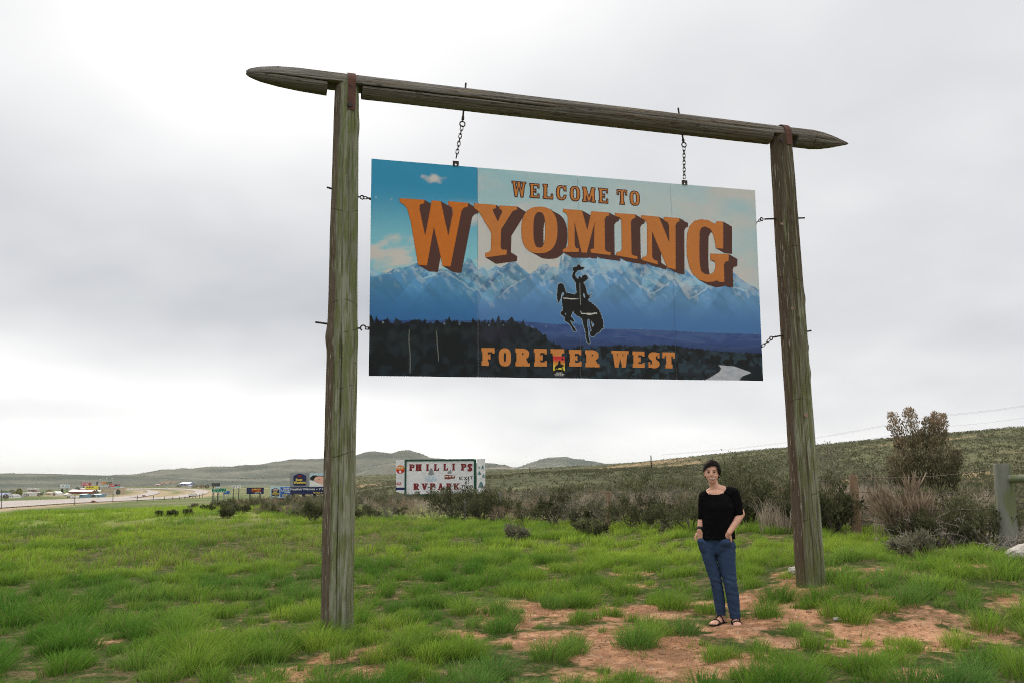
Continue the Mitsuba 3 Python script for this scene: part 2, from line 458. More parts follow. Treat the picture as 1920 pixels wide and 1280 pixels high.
def ground_color(p, n, uv):
    r = dr.sqrt(p.x * p.x + p.y * p.y)
    n1 = fbm(p.x * 1.7, p.y * 1.7, 0.0, 4)
    n2 = fbm(p.x * 0.09 + 3, p.y * 0.09, 0.0, 4)
    n3 = fbm(p.x * 0.35, p.y * 0.35 + 9, 0.0, 4)
    n4 = noise(p.x * 60, p.y * 60)
    n5 = fbm(p.x * 9, p.y * 9, 0.0, 3)
    soil = mix((0.235, 0.122, 0.069), (0.37, 0.205, 0.122), smoothstep(0.35, 0.7, n1 * 0.5 + n5 * 0.5)) * (0.66 + 0.4 * n4 + 0.34 * fbm(p.x * 24, p.y * 24, 0.0, 3))
    soil = mix(soil, (0.20, 0.115, 0.07), smoothstep(0.55, 0.72, fbm(p.x * 3.1 + 7, p.y * 3.1, 2.0, 4)) * 0.6)
    soil = mix(soil, (0.42, 0.255, 0.16), smoothstep(0.62, 0.75, n5) * 0.6)
    thatch = mix((0.042, 0.062, 0.016), (0.105, 0.090, 0.045), smoothstep(0.42, 0.7, n5)) * (0.7 + 0.6 * n4)
    near = mix(thatch, soil, smoothstep(0.12, 0.55, uv.x + (n5 - 0.5) * 0.45 + (fbm(p.x * 22, p.y * 22, 4.0, 3) - 0.5) * 0.5))
    # pasture beyond the grass blades
    field = mix((0.10, 0.15, 0.035), (0.175, 0.215, 0.055), smoothstep(0.35, 0.65, n3))
    field = mix(field, (0.24, 0.215, 0.105), smoothstep(0.50, 0.68, n2 * 0.7 + n3 * 0.3) * 0.75)
    field = field * (0.75 + 0.5 * n1)
    # sagebrush slope: olive with pale earth
    sage = mix((0.068, 0.074, 0.042), (0.100, 0.102, 0.056), smoothstep(0.35, 0.7, fbm(p.x * 0.05, p.y * 0.05 + 4, 0.0, 4)))
    sage = mix(sage, (0.30, 0.215, 0.13), smoothstep(0.60, 0.72, fbm(p.x * 0.022 + 7, p.y * 0.022 + p.z * 0.09, 0.0, 4)) * 0.7)
    sage = sage * (0.72 + 0.55 * noise(p.x * 0.5, p.y * 0.5))
    east = smoothstep(-0.32, -0.22, p.x / dr.maximum(p.y, 1.0)) * smoothstep(34, 60, r) * (1 - smoothstep(650, 900, r))
    red = smoothstep(0.0, 1.0, 1 - dr.sqrt(dr.square((p.x + 78) / 32) + dr.square((p.y - 330) / 60))) * smoothstep(0.4, 0.6, fbm(p.x * 0.04, p.y * 0.02, 0.0, 3))
    red2 = smoothstep(0.0, 0.8, 1 - dr.sqrt(dr.square((p.x - 165) / 34) + dr.square((p.y - 262) / 34))) * smoothstep(0.36, 0.62, fbm(p.x * 0.07, p.y * 0.07 + 3, 0.0, 3))
    sage = mix(sage, (0.34, 0.17, 0.09), red * 0.9)
    sage = mix(sage, (0.36, 0.21, 0.11), red2 * 0.9)
    mid = mix(field, sage, east)
    far = mix((0.064, 0.078, 0.066), (0.135, 0.138, 0.112), smoothstep(0.34, 0.66, fbm(p.x * 0.0045, p.y * 0.0045, p.z * 0.03, 5)))
    far = mix(far, (0.30, 0.24, 0.185), smoothstep(0.62, 0.72, fbm(p.x * 0.0025 + 5, p.y * 0.0012, p.z * 0.06, 4)) * 0.6)
    c = mix(near, mid, smoothstep(24, 46, r + (n3 - 0.5) * 10))
    floor_ = mix((0.090, 0.118, 0.045), (0.150, 0.145, 0.078), smoothstep(0.4, 0.66, fbm(p.x * 0.012, p.y * 0.012, 0.0, 4)))
    floor_ = mix(floor_, (0.30, 0.24, 0.15), smoothstep(0.60, 0.7, fbm(p.x * 0.006 + 3, p.y * 0.02, 0.0, 3)) * 0.5)
    c = mix(c, floor_, smoothstep(180, 320, r) * (1 - east))
    c = mix(c, far, smoothstep(700, 1300, r) * smoothstep(-17.6, -13.5, p.z))
    c = mix(c, mix((0.36, 0.28, 0.19), (0.27, 0.21, 0.13), n3), uv.y * smoothstep(30, 80, r) * 0.85)
    return c


def ground_bump(p, n, uv):
    r = dr.sqrt(p.x * p.x + p.y * p.y)
    return (fbm(p.x * 9, p.y * 9, 0.0, 4) + 0.35 * fbm(p.x * 38, p.y * 38, 0.0, 2)) * (1 - smoothstep(20, 40, r))


scene['mat_ground'] = bumped(ground_color, ground_bump, 0.03, 0.95, 0.05)
_g, _uv = ground_mesh()
scene['ground'] = mikit.ply(_g, 'mat_ground', True, uv=_uv)
labels['ground'] = {'label': 'red earth and grassy plain rising to sagebrush hills', 'kind': 'structure'}


def road_color(p, n, uv):
    c = mix((0.30, 0.272, 0.255), (0.37, 0.335, 0.315), fbm(p.x * 0.05, p.y * 0.05, 0.0, 4))
    edge = smoothstep(0.06, 0.045, uv.x) + smoothstep(0.94, 0.955, uv.x)
    c = mix(c, (0.25, 0.20, 0.17), edge * 0.8)
    wheel = dr.exp(-dr.square((uv.x - 0.30) / 0.05)) + dr.exp(-dr.square((uv.x - 0.42) / 0.05)) + dr.exp(-dr.square((uv.x - 0.62) / 0.05)) + dr.exp(-dr.square((uv.x - 0.74) / 0.05))
    return mix(c, c * 0.86, wheel * 0.5)


scene['mat_road'] = rough(proc(road_color), 0.9, 0.2)
_v, _f, _uvs, _at = [], [], [], 0
for _near, _far in ROADS:
    a, b = ribbon(_near, _far, 160)
    k = 7
    w = np.linspace(0, 1, k)
    p = a[:, None] * (1 - w)[None, :, None] + b[:, None] * w[None, :, None]
    z = np.full(p.shape[:2], ROAD_Z + 0.012 * len(_v))
    _v.append(np.concatenate([p, z[..., None]], -1).reshape(-1, 3))
    _uvs.append(np.stack([np.broadcast_to(w, p.shape[:2]), np.broadcast_to(np.linspace(0, 1, 160)[:, None], p.shape[:2])], -1).reshape(-1, 2))
    i, j = np.meshgrid(np.arange(159), np.arange(k - 1), indexing='ij')
    q = (np.stack([i * k + j, (i + 1) * k + j, (i + 1) * k + j + 1, i * k + j + 1], -1).reshape(-1, 4)) + _at
    _f.append(np.vstack([q[:, [0, 1, 2]], q[:, [0, 2, 3]]]))
    _at += len(_v[-1])
scene['highway'] = mikit.ply((np.vstack(_v), np.vstack(_f)), 'mat_road', False, uv=np.vstack(_uvs))
labels['highway'] = {'label': 'pale divided highway curving through the valley on the left', 'kind': 'structure'}

# ---------------------------------------------------------------- grass
rng = np.random.default_rng(11)


def blades(base, hgt, lean, wid, col, segs):
    """N grass blades as one triangle soup: base (N,3), height, lean (N,2) metres at the tip, width, colour (N,3); segs 1, 2 or 3."""
    n = len(base)
    a = rng.uniform(0, 2 * np.pi, n)
    side = np.stack([np.cos(a), np.sin(a), np.zeros(n)], 1) * wid[:, None] * 0.5
    rows = []
    for k in range(segs + 1):
        t = k / segs
        c = base + np.stack([lean[:, 0] * t ** 1.8, lean[:, 1] * t ** 1.8, hgt * (t - 0.18 * t ** 3)], 1)
        w = (1 - t) ** 0.6
        rows += [c - side * w, c + side * w] if k < segs else [c]
    v = np.stack(rows, 1)
    m = v.shape[1]
    tri = []
    for k in range(segs - 1):
        tri += [[2 * k, 2 * k + 1, 2 * k + 3], [2 * k, 2 * k + 3, 2 * k + 2]]
    tri.append([2 * segs - 2, 2 * segs - 1, 2 * segs])
    f = (np.arange(n)[:, None, None] * m + np.array(tri)[None]).reshape(-1, 3)
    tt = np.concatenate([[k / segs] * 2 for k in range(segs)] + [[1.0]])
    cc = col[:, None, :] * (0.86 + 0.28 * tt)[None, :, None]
    return v.reshape(-1, 3), f, cc.reshape(-1, 3)


def in_view(x, y, margin=4.0):
    d = np.stack([x, y, height(x, y, False)], -1) - CAM
    z = d @ FWD
    u = 960 + FPX * (d @ RIGHT) / z
    return (z > 0.5) & (u > -60 * margin) & (u < 1920 + 60 * margin)


def scatter(r0, r1, density, seed):
    g = np.random.default_rng(seed)
    n = int(density * (r1 ** 2 - r0 ** 2) * 0.5 * math.radians(74))
    r = np.sqrt(g.uniform(r0 ** 2, r1 ** 2, n))
    a = np.radians(g.uniform(-37, 37, n))
    return r * np.sin(a), r * np.cos(a)


def fence_depth(x):
    """Distance at which the brush along the fence begins, by bearing x/y."""
    return np.interp(x, [-0.36, -0.30, -0.22, -0.10, 0.0, 0.12, 0.22, 0.30, 0.38, 0.46, 0.54, 0.62], [60, 50, 38, 31, 28, 25.5, 24, 22, 19.5, 16.5, 15, 13.5])


GREENS = np.array([[0.108, 0.235, 0.036], [0.115, 0.26, 0.034], [0.17, 0.34, 0.035], [0.345, 0.485, 0.066], [0.155, 0.29, 0.09]])
DRY = np.array([0.36, 0.30, 0.17])


def tuft_tones(x, y, g):
    n = meshkit.fbm(np.stack([x / 2.6, y / 2.6, np.zeros_like(x)], -1), 4, 41)
    m = meshkit.fbm(np.stack([x / 11, y / 11, np.zeros_like(x)], -1), 3, 43)
    r = np.hypot(x, y)
    bright = np.clip(0.12 + 0.40 * sstep(8, 18, r) + 1.7 * (n - 0.5) + 1.0 * (m - 0.5) + 0.22 * sstep(-1, 3, x) * sstep(11, 15, r) + g.normal(0, 0.16, len(x)), 0, 1)
    c = GREENS[0] * (1 - bright)[:, None] + GREENS[3] * bright[:, None]
    blue = np.clip((meshkit.fbm(np.stack([x / 1.1, y / 1.1, np.zeros_like(x)], -1), 3, 47) - 0.45) * 3, 0, 1)[:, None] * (1 - sstep(10, 16, r))[:, None]
    return c * (1 - 0.6 * blue) + GREENS[4] * 0.6 * blue


def grow(r0, r1, density, per, hgt, wid, rad, segs, seed, dry=0.06, bare=True, lean=0.5):
    g = np.random.default_rng(seed)
    x, y = scatter(r0, r1, density, seed + 1)
    keep = in_view(x, y)
    r = np.hypot(x, y)
    keep &= r < fence_depth(x / np.maximum(y, 0.1)) + g.uniform(-1.5, 2.5, len(x))
    keep &= -(x + 28.6) * 0.964 - (y - 47.3) * 0.265 < -1
    if bare:
        keep &= g.uniform(0, 1, len(x)) > bareness(x, y) * bare
    for fu, fv in ((1340, 1172), (1380, 1176)):              # trodden where she stands
        f_ = on_ground(fu, fv)
        keep &= (x - f_[0]) ** 2 + (y - f_[1] + 0.12) ** 2 > (0.20 + 0.5 * rad) ** 2
    x, y = x[keep], y[keep]
    tone = tuft_tones(x, y, g)
    size = 0.42 + 1.15 * g.uniform(0, 1, len(x)) ** 1.5 * (0.85 + 0.4 * meshkit.noise(np.stack([x / 1.5, y / 1.5, np.zeros_like(x)], -1), 6))
    # dry, thin patches out in the pasture
    thin = sstep(0.52, 0.70, meshkit.fbm(np.stack([x / 6, y / 9, np.zeros_like(x)], -1), 4, 61)) * sstep(13, 24, np.hypot(x, y))
    cnt = np.maximum(4, (per * size ** 1.6 * (1 - 0.55 * thin)).astype(int))
    idx = np.repeat(np.arange(len(x)), cnt)
    n = len(idx)
    ang, rr = g.uniform(0, 2 * np.pi, n), np.sqrt(g.uniform(0, 1, n))
    off = np.stack([np.cos(ang), np.sin(ang)], 1) * (rr * rad * size[idx] * g.uniform(0.6, 1.2, n))[:, None]
    bx, by = x[idx] + off[:, 0], y[idx] + off[:, 1]
    hh = hgt * size[idx] ** 0.8 * g.uniform(0.68, 1.08, n) * (1.08 - 0.42 * rr ** 2)
    le = off / (rad + 1e-6) * (hh * lean)[:, None] * 0.75 + g.normal(0, 0.15, (n, 2)) * hh[:, None] + np.array([0.10, -0.02]) * hh[:, None]
    col = tone[idx] * g.uniform(0.72, 1.28, (n, 1))
    isdry = g.uniform(0, 1, n) < dry + 0.34 * thin[idx]
    col = np.where(isdry[:, None], DRY * g.uniform(0.5, 1.1, (n, 1)), col)
    base = np.stack([bx, by, height(bx, by) - 0.012], 1)
    return blades(base, hh, le, wid * g.uniform(0.7, 1.3, n), col, segs)


def straw(r0, r1, density, seed):
    """Dry stems lying flat on the bare soil."""
    g = np.random.default_rng(seed)
    x, y = scatter(r0, r1, density, seed)
    k = in_view(x, y) & (g.uniform(0, 1, len(x)) < 0.25 + 0.6 * (meshkit.fbm(np.stack([x / 0.7, y / 0.7, np.zeros_like(x)], -1), 3, 5) > 0.5))
    k &= (bareness(x, y) > 0.12)
    x, y = x[k], y[k]
    n = len(x)
    a = g.uniform(0, 2 * np.pi, n)
    L = g.uniform(0.03, 0.13, n)
    col = np.where((g.uniform(0, 1, n) < 0.6)[:, None], np.array([0.30, 0.22, 0.13]), np.array([0.10, 0.062, 0.04])) * g.uniform(0.6, 1.3, (n, 1))
    return blades(np.stack([x, y, height(x, y) + 0.006], 1), g.uniform(0.004, 0.02, n), np.stack([np.cos(a), np.sin(a)], 1) * L[:, None], g.uniform(0.004, 0.008, n), col, 2)


def soup(parts):
    at, V, F, Cc = 0, [], [], []
    for v, f, c in parts:
        V.append(v)
        F.append(f + at)
        Cc.append(c)
        at += len(v)
    return (np.vstack(V), np.vstack(F)), np.clip(np.vstack(Cc), 0, 0.9)


_m, _c = soup([
    grow(5.0, 10.5, 12.0, 190, 0.20, 0.0054, 0.120, 3, 101, 0.05, 1.05, 0.75),
    grow(5.0, 10.5, 14.0, 16, 0.075, 0.0052, 0.09, 2, 107, 0.28, 0.8, 0.8),
    grow(10.5, 17, 9.2, 125, 0.20, 0.0078, 0.145, 2, 111, 0.05, 1.05, 0.7),
    grow(10.5, 17, 6.0, 15, 0.10, 0.008, 0.12, 2, 113, 0.18, 0.9, 0.8),
    grow(17, 31, 5.4, 70, 0.235, 0.013, 0.185, 2, 121, 0.05, 0, 0.6),
    grow(17, 31, 2.5, 14, 0.12, 0.014, 0.20, 1, 123, 0.16, 0, 0.7),
    grow(31, 64, 2.1, 42, 0.28, 0.027, 0.30, 1, 131, 0.07, 0, 0.55),
    grow(64, 120, 0.55, 30, 0.34, 0.06, 0.55, 1, 141, 0.10, 0, 0.5),
    straw(5.0, 14.0, 150, 151),
])
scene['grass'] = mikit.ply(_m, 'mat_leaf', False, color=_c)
labels['grass'] = {'label': 'bright green grass growing in tufts on red soil', 'category': 'grass', 'kind': 'stuff'}

# small stones and litter on the bare soil
_st = []
_g = np.random.default_rng(77)
_x, _y = scatter(5.5, 13, 60, 78)
_k = bareness(_x, _y) > 0.45
for x, y in list(zip(_x[_k], _y[_k]))[:2200]:
    m = trimesh.creation.icosphere(subdivisions=0, radius=1)
    m.vertices = m.vertices * _g.uniform(0.7, 1.2, (12, 1)) * (_g.uniform(0.6, 1.4, 3) * _g.uniform(0.004, 0.013) * (2.2 if _g.uniform() < 0.04 else 1)) + [x, y, gz(x, y) + 0.002]
    _st.append(m)


def stone_color(p, n, uv):
    c = mix((0.22, 0.125, 0.075), (0.36, 0.22, 0.14), noise(p.x * 23, p.y * 23))
    return mix(c, (0.50, 0.44, 0.38), smoothstep(0.72, 0.8, noise(p.x * 31 + 5, p.y * 31)))


scene['mat_stone'] = rough(proc(stone_color), 0.9, 0.1)
if _st:
    scene['gravel'] = mikit.ply(cat(_st), 'mat_stone', 40)
    labels['gravel'] = {'label': 'small stones scattered over the bare red soil', 'category': 'gravel', 'kind': 'stuff'}


def boulder(r, seed, flat=0.7):
    m = trimesh.creation.icosphere(subdivisions=4, radius=1)
    v = np.asarray(m.vertices)
    d = meshkit.fbm(v * 1.3 + seed, 4, seed)[:, None] * 0.7 + 0.65
    m.vertices = v * d * r * [1.25, 1.0, flat]
    return m


def rock_color(p, n, uv):
    c = mix((0.30, 0.28, 0.25), (0.50, 0.47, 0.43), fbm(p.x * 6, p.y * 6, p.z * 6, 4))
    return mix(c, (0.20, 0.20, 0.17), smoothstep(0.62, 0.75, fbm(p.x * 19, p.y * 19, p.z * 19, 3)) * 0.6)


scene['mat_rock'] = bumped(rock_color, lambda p, n, uv: fbm(p.x * 25, p.y * 25, p.z * 25, 4), 0.02)
_p = on_ground(1926, 1052)
_b = boulder(0.20, 5)
_b.apply_translation(_p + [0.02, 0, 0.10])
single('boulder', _b, 'mat_rock', 'pale grey boulder in the grass at the right edge', 'rock', True)
_p = on_ground(1492, 1074)
_b = boulder(0.085, 9)
_b.apply_translation(_p + [0, 0, 0.03])
single('rock', _b, 'mat_rock', 'small pale rock at the foot of the right post', 'rock', True)
_p = on_ground(1570, 1162)
_b = boulder(0.035, 12)
_b.apply_translation(_p + [0, 0, 0.01])
single('rock', _b, 'mat_rock', 'tiny white stone lying on red soil between grass tufts', 'rock', True)

# ---------------------------------------------------------------- the log frame
SIGN_W, SIGN_H = 4.877, 2.438
SIGN_C = np.array([0.78435, 9.59283, 3.88797])
SX = np.array([0.96256216, 0.27083405, 0.01109108])
SY = np.array([-0.2710589, 0.96158538, 0.04336619])       # away from the camera
SZ = np.array([0.00108002, -0.04474898, 0.99899768])
SIGN_O = SIGN_C - SX * SIGN_W / 2 - SZ * SIGN_H / 2
FX = np.array([0.96262136, 0.27085071, 0.0])                # along the frame
FN = np.array([-0.27085071, 0.96262136, 0.0])               # away from the camera
FZ = np.array([0, 0, 1.0])


def frame_pt(u, v, off=0.0):
    """Point of the frame's upright plane (or a plane `off` metres behind it) seen through a pixel."""
    d = ray(u, v)
    return CAM + d * (((SIGN_C - CAM) @ FN + off) / (d @ FN))


def log(p0, p1, radius, na=128, ns=520, seed=0, wobble=0.012, cracks=(), ends=True, shift=None, knots=()):
    """A debarked log from p0 to p1: radius(t) profile, wavy outline, drying cracks (angle, t0, t1, depth, half width in rad)."""
    p0, p1 = np.asarray(p0, float), np.asarray(p1, float)
    ax = (p1 - p0) / np.linalg.norm(p1 - p0)
    L = np.linalg.norm(p1 - p0)
    a = np.cross(ax, FN)
    a = a / np.linalg.norm(a)                                # angle 0 = a, 90 = b
    b = np.cross(ax, a)
    t = np.linspace(0, 1, ns)
    th = np.arange(na) * 2 * np.pi / na
    Tt, H = np.meshgrid(t, th, indexing='ij')
    z = np.zeros_like(Tt)
    q = np.stack([np.cos(H) * 0.9, np.sin(H) * 0.9, Tt * L * 0.7], -1)
    r = radius(Tt) * (1 + wobble * 6 * (meshkit.fbm(q + seed * 7.3, 3, seed) - 0.5))
    q2 = np.stack([np.cos(H) * 7, np.sin(H) * 7, Tt * L * 1.1], -1)
    r = r + 0.010 * (meshkit.fbm(q2 + seed, 4, seed + 5) - 0.5) * np.minimum(1, radius(Tt) / 0.05)
    for ang, t0, t1, depth, hw in cracks:
        wav = ang + 0.10 * (meshkit.fbm(np.stack([Tt * L * 0.8, z, z], -1) + ang * 5, 3, seed + 9) - 0.5)
        dd = np.abs((H - wav + np.pi) % (2 * np.pi) - np.pi)
        r = r - depth * np.clip(1 - dd / hw, 0, 1) ** 0.7 * sstep(t0, t0 + 0.03, Tt) * (1 - sstep(t1 - 0.05, t1, Tt))
    for ang, tk, size, hgt in knots:
        dd = np.hypot(((H - ang + np.pi) % (2 * np.pi) - np.pi) * radius(Tt), (Tt - tk) * L)
        r = r + hgt * np.exp(-(dd / size) ** 2)
    c = p0 + Tt[..., None] * (p1 - p0)
    if shift is not None:
        c = c + shift(Tt)
    v = c + r[..., None] * (np.cos(H)[..., None] * a + np.sin(H)[..., None] * b)
    i, j = np.meshgrid(np.arange(ns - 1), np.arange(na), indexing='ij')
    j2 = (j + 1) % na
    qd = np.stack([i * na + j, i * na + j2, (i + 1) * na + j2, (i + 1) * na + j], -1).reshape(-1, 4)
    f = np.vstack([qd[:, [0, 1, 2]], qd[:, [0, 2, 3]]])
    vv = v.reshape(-1, 3)
    n0 = len(vv)
    vv = np.vstack([vv, c[0, :1], c[-1, :1]])
    k = np.arange(na)
    f = np.vstack([f, np.stack([np.full(na, n0), (k + 1) % na, k], 1), np.stack([np.full(na, n0 + 1), (ns - 1) * na + k, (ns - 1) * na + (k + 1) % na], 1)])
    m = trimesh.Trimesh(vv, f, process=False)
    if m.volume < 0:
        m.invert()
    return m


def angle_of(direction, p0, p1):
    """The angle of log() that faces a direction."""
    ax = (p1 - p0) / np.linalg.norm(p1 - p0)
    a = np.cross(ax, FN)
    a /= np.linalg.norm(a)
    b = np.cross(ax, a)
    return math.atan2(direction @ b, direction @ a)


def post_material(base, top, seed, stripe, style):
    bx, by, bz = [float(x) for x in base]
    dx, dy, dz = [float(x) for x in (top - base)]

    def local(p):
        t = (p.z - bz) / dz
        x, y = p.x - bx - dx * t, p.y - by - dy * t
        along = x * float(FX[0]) + y * float(FX[1])
        out = -(x * float(FN[0]) + y * float(FN[1]))
        return dr.atan2(along, out), p.z - bz               # 0 = towards the camera, + = right

    def color(p, n, uv):
        a, h = local(p)
        fine = fbm(a * 24 + seed, h * 5.5, seed, 4)
        grain = noise(a * 62, h * 11.0, seed)
        broad = fbm(a * 2.2 + seed * 3, h * 1.1, seed, 4)
        mott = fbm(a * 6, h * 5.5 + seed, 1.0, 4)
        c = mix((0.215, 0.222, 0.15), (0.335, 0.34, 0.26), smoothstep(0.35, 0.7, broad))
        c = mix(c, (0.155, 0.185, 0.060), smoothstep(0.42, 0.64, mott) * 0.75)
        c = mix(c, (0.30, 0.29, 0.215), smoothstep(0.56, 0.74, fine) * (0.55 if style == 0 else 0.75))
        c = mix(c, (0.065, 0.052, 0.034), smoothstep(0.53, 0.66, fbm(a * 13 + 5, h * 1.9, seed + 2.0, 4)) * (0.55 if style == 0 else 0.8))
        if style:
            up = smoothstep(1.6, 4.2, h)
            patch = smoothstep(0.44, 0.58, fbm(a * 4.0 + 2, h * 1.5, seed, 4) * 0.5 + fbm(a * 19, h * 3.6, seed, 3) * 0.5 + 0.07 * up - 0.06 * (a + 0.2) + 0.02)
            c = mix(c, (0.085, 0.055, 0.040), patch * (0.30 + 0.5 * up))
            c = mix(c, (0.36, 0.37, 0.28), smoothstep(0.66, 0.76, fbm(a * 21 + 9, h * 2.6, seed, 3)) * 0.8 * up)
        edge = stripe + 0.22 * (fbm(h * 1.3, seed, 0.0, 4) - 0.5) * 2
        st = smoothstep(edge + 0.10, edge - 0.10, a) * smoothstep(0.28, 0.42, fbm(a * 7, h * 3.2, seed + 4.0, 4) + (0.03 if style == 0 else 0.10 - 0.22 * smoothstep(2.0, 2.9, h)))
        c = mix(c, mix((0.080, 0.048, 0.038), (0.130, 0.084, 0.064), fine), st * 0.8)
        fleck = smoothstep(0.64, 0.74, fbm(a * 16, h * 6.5, seed + 8.0, 3)) * smoothstep(edge + 0.28, edge, a)
        c = mix(c, (0.42, 0.41, 0.33), fleck * 0.75)
        c = c * (0.72 + 0.5 * grain)
        ring = 0.0
        for hh in ((0.28, 2.05, 2.75, 3.04, 3.36, 3.66, 4.7) if style == 0 else (0.9, 1.25, 2.35, 3.9, 4.3)):
            ring = ring + dr.exp(-dr.square((h - hh - 0.03 * dr.sin(a * 2 + hh * 9)) / 0.006)) * smoothstep(0.35, 0.6, noise(a * 3 + hh * 7, hh))
        c = mix(c, (0.035, 0.028, 0.02), dr.minimum(ring, 1) * 0.75)
        return mix(c, (0.09, 0.12, 0.035), smoothstep(0.55, 0.1, h) * 0.45)

    def bump(p, n, uv):
        a, h = local(p)
        return fbm(a * 26 + seed, h * 1.6, seed, 4) + 0.35 * noise(a * 70, h * 5.0, seed)
    return bumped(color, bump, 0.012, 0.9, 0.12)


frame = thing('sign_frame', 'gateway of two tall mossy log posts carrying a pointed log beam', 'sign frame')

PL0, PL1 = frame_pt(630.5, 1232), frame_pt(650.5, 157)
PR0, PR1 = frame_pt(1522.5, 1118), frame_pt(1462.5, 249)
rl = lambda t: np.interp(t, [0, 0.06, 0.25, 0.5, 0.53, 0.57, 0.75, 0.97, 1.0], [0.172, 0.166, 0.166, 0.163, 0.168, 0.158, 0.148, 0.136, 0.130])
rr_ = lambda t: np.interp(t, [0, 0.10, 0.3, 0.55, 0.75, 0.9, 0.985, 1.0], [0.176, 0.168, 0.166, 0.160, 0.150, 0.146, 0.138, 0.112])
_fa = angle_of(-FN, PL0, PL1)
_ra = angle_of(FX, PL0, PL1)
_sg = 1 if abs(((_ra - _fa + np.pi) % (2 * np.pi)) - np.pi - np.pi / 2) < 0.3 else -1
front = lambda deg: _fa + _sg * math.radians(deg)           # degrees to the right of the camera-facing line
LEFT_POST = log(PL0, PL1, rl, 150, 400, 3, 0.012, [(front(-7), 0.02, 0.58, 0.045, 0.026), (front(26), 0.0, 0.12, 0.03, 0.022), (front(20), 0.14, 0.33, 0.010, 0.03), (front(-30), 0.3, 0.98, 0.010, 0.05), (front(100), 0.2, 0.9, 0.02, 0.04)],
                knots=[(front(20), 0.225, 0.04, 0.006), (front(-80), 0.53, 0.10, 0.016), (front(70), 0.92, 0.10, 0.012)])
RIGHT_POST = log(PR0, PR1, rr_, 128, 380, 8, 0.013, [(front(-45), 0.0, 0.33, 0.012, 0.10), (front(5), 0.1, 0.35, 0.012, 0.03), (front(-12), 0.5, 0.95, 0.010, 0.04)],
                 knots=[(front(12), 0.40, 0.045, 0.012), (front(55), 0.46, 0.07, 0.012), (front(25), 0.255, 0.06, 0.008), (front(-5), 0.575, 0.035, 0.012), (front(45), 0.515, 0.045, 0.010), (front(-10), 0.79, 0.035, 0.01), (front(62), 0.62, 0.08, 0.014)])
scene['mat_left_post'] = post_material(PL0 + 0.0, PL1, 1.7, -0.62, 0)
scene['mat_right_post'] = post_material(PR0 + 0.0, PR1, 5.3, -0.92, 1)
part(frame, 'post', LEFT_POST, 'mat_left_post', 35, 'left log post, mossy green with a dark brown stripe and a long crack')
part(frame, 'post', RIGHT_POST, 'mat_right_post', 35, 'right log post, mottled with green lichen and dark bark')
# knot eyes on the right post
def knot_disc(u, v, r, front_off):
    c = frame_pt(u, v, -front_off)
    m = trimesh.creation.cylinder(radius=r, height=0.012, sections=20)
    return place(m, c, FX, FZ, -FN)


scene['mat_knot'] = rough(proc(lambda p, n, uv: mix((0.25, 0.165, 0.11), (0.34, 0.24, 0.17), noise(p.x * 90, p.y * 40, p.z * 90))), 0.9, 0.1)
part(frame, 'knot', knot_disc(1511, 777, 0.028, 0.176), 'mat_knot')
part(frame, 'knot', knot_disc(1466, 420, 0.017, 0.162), 'mat_knot')
part(frame, 'knot', knot_disc(1486, 579, 0.017, 0.172), 'mat_knot')

# beam
B0, B1 = frame_pt(461, 150), frame_pt(1590, 262)
B0[2] = B1[2] = frame_pt(656, 163)[2] + 0.005
BL = np.linalg.norm(B1 - B0)
BAX = (B1 - B0) / BL
tof = lambda u: float((frame_pt(u, 200) - B0) @ BAX / BL)
_tl, _tr = tof(610), tof(1516)
rb = lambda t: np.interp(t, [0, tof(464), tof(472), tof(485), tof(520), tof(560), _tl, 0.5, _tr - 0.01, _tr, tof(1535), tof(1552), tof(1570), tof(1582), 1.0], [0.024, 0.044, 0.060, 0.082, 0.112, 0.127, 0.132, 0.130, 0.126, 0.127, 0.112, 0.084, 0.045, 0.018, 0.002])


def bshift(t):
    s = np.interp(t, [0, tof(520), _tl], [0.02, 0.016, 0.0])
    return np.stack([np.zeros_like(t), np.zeros_like(t), s], -1)


_ba = angle_of(-FN, B0, B1)
_bu = angle_of(FZ, B0, B1)
_bs = 1 if ((_bu - _ba + np.pi) % (2 * np.pi)) - np.pi > 0 else -1
bfront = lambda deg: _ba + _bs * math.radians(deg)          # degrees above the camera-facing line
BEAM = log(B0, B1, rb, 120, 520, 21, 0.010, [(bfront(-12), 0.015, 0.47, 0.04, 0.06), (bfront(6), 0.40, 0.86, 0.012, 0.05), (bfront(-20), 0.5, 0.93, 0.010, 0.04), (bfront(-14), 0.91, 0.985, 0.02, 0.07), (bfront(30), 0.02, 0.05, 0.02, 0.08)], shift=bshift,
           knots=[(bfront(-10), _tr, 0.05, 0.008)])


def frame_block(u0, u1, z0, z1, d):
    """A block square to the frame, to cut notches with."""
    a, b = frame_pt(u0, 200), frame_pt(u1, 200)
    L = (b - a) @ FX
    m = box(0, L, -d, d, z0, z1)
    return place(m, np.array([a[0], a[1], 0]), FX, FN, FZ)


_bz = B0[2]
try:
    _cut = man(BEAM) - man(frame_block(612, 678, _bz - 0.5, _bz - 0.01, 0.5)) - man(frame_block(1438, 1483, _bz - 0.5, _bz - 0.02, 0.5))
    BEAM = arr(_cut) if _cut.num_tri() > 1000 else BEAM
except Exception as e:
    print('beam cut', e)
_b0 = [float(x) for x in B0]
_bx = [float(x) for x in BAX]


def beam_local(p):
    x, y, z = p.x - _b0[0], p.y - _b0[1], p.z - _b0[2]
    s = x * _bx[0] + y * _bx[1]
    o = -(x * float(FN[0]) + y * float(FN[1]))
    return s, dr.atan2(z, o)


